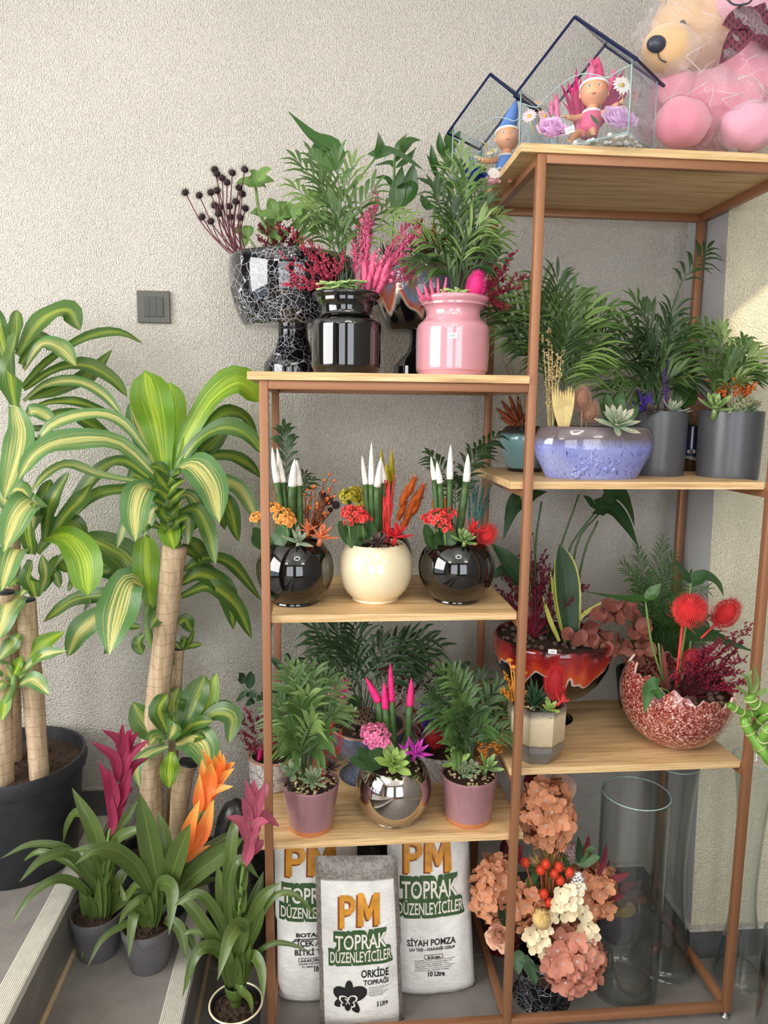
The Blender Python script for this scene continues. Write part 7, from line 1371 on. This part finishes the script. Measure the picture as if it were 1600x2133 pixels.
# glass vases
def gvase(label, px, Y, prof, cy, seg=56, wall=2.2, name='glass_vase', base_t=8):
    q = planter(name, label, 'glass vase', px, Y, 0.0, cy); pr = [(h*q.k, max(.0006, W(px, y, Y).z)) for y, h in prof]; pr[-1] = (pr[-1][0], .0006); pr = smoothprof(pr[::-1], 4); w = wall*q.k
    inner = [(max(.002, r-w), z if i else base_t*q.k) for i, (r, z) in enumerate(pr)][::-1]; inner = [(r, max(z, base_t*q.k)) for r, z in inner]
    m = MB(); lathe(m, pr+[(pr[-1][0]-w*.3, pr[-1][1]+w*.5), (pr[-1][0]-w*.7, pr[-1][1]+w*.5)]+inner+[(.0005, base_t*q.k)], q.x, Y, seg); m.build('glass_body', M_glass, q.root)
    m = MB(); r, z = pr[-1]; lathe(m, [(r-w*.5+w*.55*math.cos(a), z+w*.55*math.sin(a)) for a in [i*math.pi/4 for i in range(9)]], q.x, Y, seg, closed_bottom=False); m.build('ground_rim', M_edge, q.root); return q
gvase('wide clear glass cylinder vase standing on the floor of the right bay', 1309, .128, [(1652, 65), (1700, 65), (1900, 64), (2060, 63), (2095, 62), (2102, 58)], 1900)
gvase('tall flared trumpet glass vase behind the cylinder vase inside the rack', 1390, .215, [(1590, 44), (1640, 40), (1700, 35), (1800, 32), (1880, 36), (1960, 46), (2020, 60), (2050, 66), (2064, 62)], 1850)
gvase('tall flared trumpet glass vase on the floor outside the right post', 1553, .145, [(1580, 44), (1620, 36), (1700, 27), (1800, 22), (1880, 23), (1960, 34), (2030, 45), (2064, 50), (2074, 47)], 1850)
p = planter('dried_pot', 'small grey cup with a dried moss mound behind the glass cylinder', 'planter', 1285, .33, 0, 1920)
turned(p, [(1888, 40), (1891, 42), (1930, 36), (1965, 30), (1980, 28)], M_plasticpot, zsoil=W(1285, 1890, .33).z, soil=M_beige); 
for i in range(30): a = R_(0, 6.28); 
fluffy(p.root, [Vector((p.x, p.y, p.zs)), Vector((p.x, p.y, p.zs+.03))], .05, simple('dried_moss', (140, 128, 104), .9), 200, .5, 'dried_moss')
for pts, w in (([(1270, 1900), (1262, 1830), (1270, 1790)], 16), ([(1280, 1895), (1300, 1850), (1330, 1840)], 16)): big(p, pts, w, M_maroon, 0, 'lance')
p = planter('red_vase', 'dark red glossy vase hidden behind the bouquet near the middle post', 'flower vase', 1050, .33, 0, 1960)
turned(p, [(1900, 30), (1904, 32), (1930, 42), (1960, 48), (1990, 44), (2010, 34)], simple('dark_red_glaze', (96, 14, 18), .1, coat=.8), soil=M_soil)
for pts, w in (([(1050, 1900), (1040, 1820), (1030, 1780)], 24), ([(1050, 1900), (1058, 1800), (1064, 1770)], 24), ([(1050, 1900), (1020, 1840), (1000, 1800)], 20)): big(p, pts, w, M_ficus, 0, 'ovate')
m = MB(); [ellip(m, PX(p, 1062, 1770, -.02), 20*p.k, 20*p.k, 24*p.k, 14, 10)]; m.build('red_bud', M_maroon, p.root)
# lucky bamboo in a tall glass at the right edge
q = planter('lucky_bamboo', 'braided lucky bamboo in a tall glass cylinder at the right edge before the rack', 'potted plant', 1632, -.16, 0, 2040); t = q.root; R_g = 42*q.k; zt = W(1600, 1950, -.16).z
m = MB(); lathe(m, [(R_g, .0006), (R_g, zt), (R_g-.002, zt+.001), (R_g-.003, zt), (R_g-.003, .008), (.0005, .008)], q.x, q.y, 48); m.build('glass_body', M_glass, t)
M_bamboo = simple('bamboo_stalk', (112, 158, 62), .3, var=.25, scale=25); M_node = simple('bamboo_node', (196, 190, 140), .6)
def stalk(pts, r, nodes=9, dy=0):
    P3 = [W(x, y, -.16+d) for x, y, d in pts]; n = 60; m = MB(); rr = r*q.k; tube(m, P3, rr, rr*.8, 10, n); o = m.build('stalk', M_bamboo, t); cv = crom(P3, n); m = MB()
    for i in range(1, nodes): j = int(i*n/nodes); d = (cv[min(j+1, n-1)]-cv[j-1]).normalized(); tube(m, [cv[j]-d*.0007, cv[j]+d*.0007], rr*1.03, n=2, seg=12)
    m.build('node_ring', M_node, o, kind='stuff')
stalk([(1640, 2125, 0), (1630, 1800, 0), (1625, 1640, .01), (1600, 1580, -.02), (1565, 1530, 0), (1552, 1500, .01), (1575, 1485, .03), (1640, 1500, .03), (1680, 1540, 0)], 10, 14)
stalk([(1650, 2125, .01), (1640, 1800, .01), (1640, 1650, -.01), (1612, 1590, .02), (1592, 1560, .0), (1595, 1525, -.03), (1630, 1500, -.03)], 10, 12); stalk([(1630, 2125, .0), (1632, 1700, .02), (1605, 1585, -.01), (1580, 1560, .02), (1570, 1520, .03), (1600, 1490, 0), (1650, 1480, -.02)], 9, 12)
stalk([(1690, 1500, 0), (1640, 1490, 0), (1595, 1478, 0), (1568, 1462, 0), (1562, 1448, 0)], 12, 6); stalk([(1580, 1480, .02), (1555, 1487, .01), (1535, 1478, 0), (1518, 1468, 0)], 8, 4)
for pts, w in (([(1566, 1450), (1558, 1420), (1545, 1400)], 12), ([(1566, 1450), (1576, 1420), (1568, 1382)], 12), ([(1566, 1450), (1590, 1440), (1600, 1434)], 12), ([(1566, 1452), (1546, 1440), (1530, 1425)], 10), ([(1566, 1440), (1560, 1410), (1566, 1395)], 10), ([(1575, 1455), (1600, 1470), (1640, 1450)], 12)): LF(t, -.16, pts, w, M_palmlight, 0, shape='lance')
# ------------------------------------------------------------------ groups of repeats
GROUPS = {'black_globe_planter': 'globe planters on the second shelf', 'cream_globe_planter': 'globe planters on the second shelf', 'chrome_globe_planter': None, 'mauve_planter': 'mauve planters on the third shelf',
          'charcoal_cylinder_planter': 'charcoal cylinder planters in the right bay', 'bromeliad': 'bromeliads by the steps', 'dracaena': 'dracaenas along the wall', 'soil_bag': 'soil bags under the rack',
          'glass_vase': 'glass vases on the floor', 'glass_doll_house': 'glass doll houses on the high board', 'ring_lamp': 'ring lamps under the ceiling', 'black_jar_planter': 'jar planters on the left top board', 'pink_jar_planter': 'jar planters on the left top board',
          'red_drip_planter': 'pedestal drip bowls', 'drip_bowl_planter': 'pedestal drip bowls'}
for o in list(C.objects):
    g = GROUPS.get(o.name.split('.')[0])
    if g and o.parent is None and 'category' in o: o['group'] = g
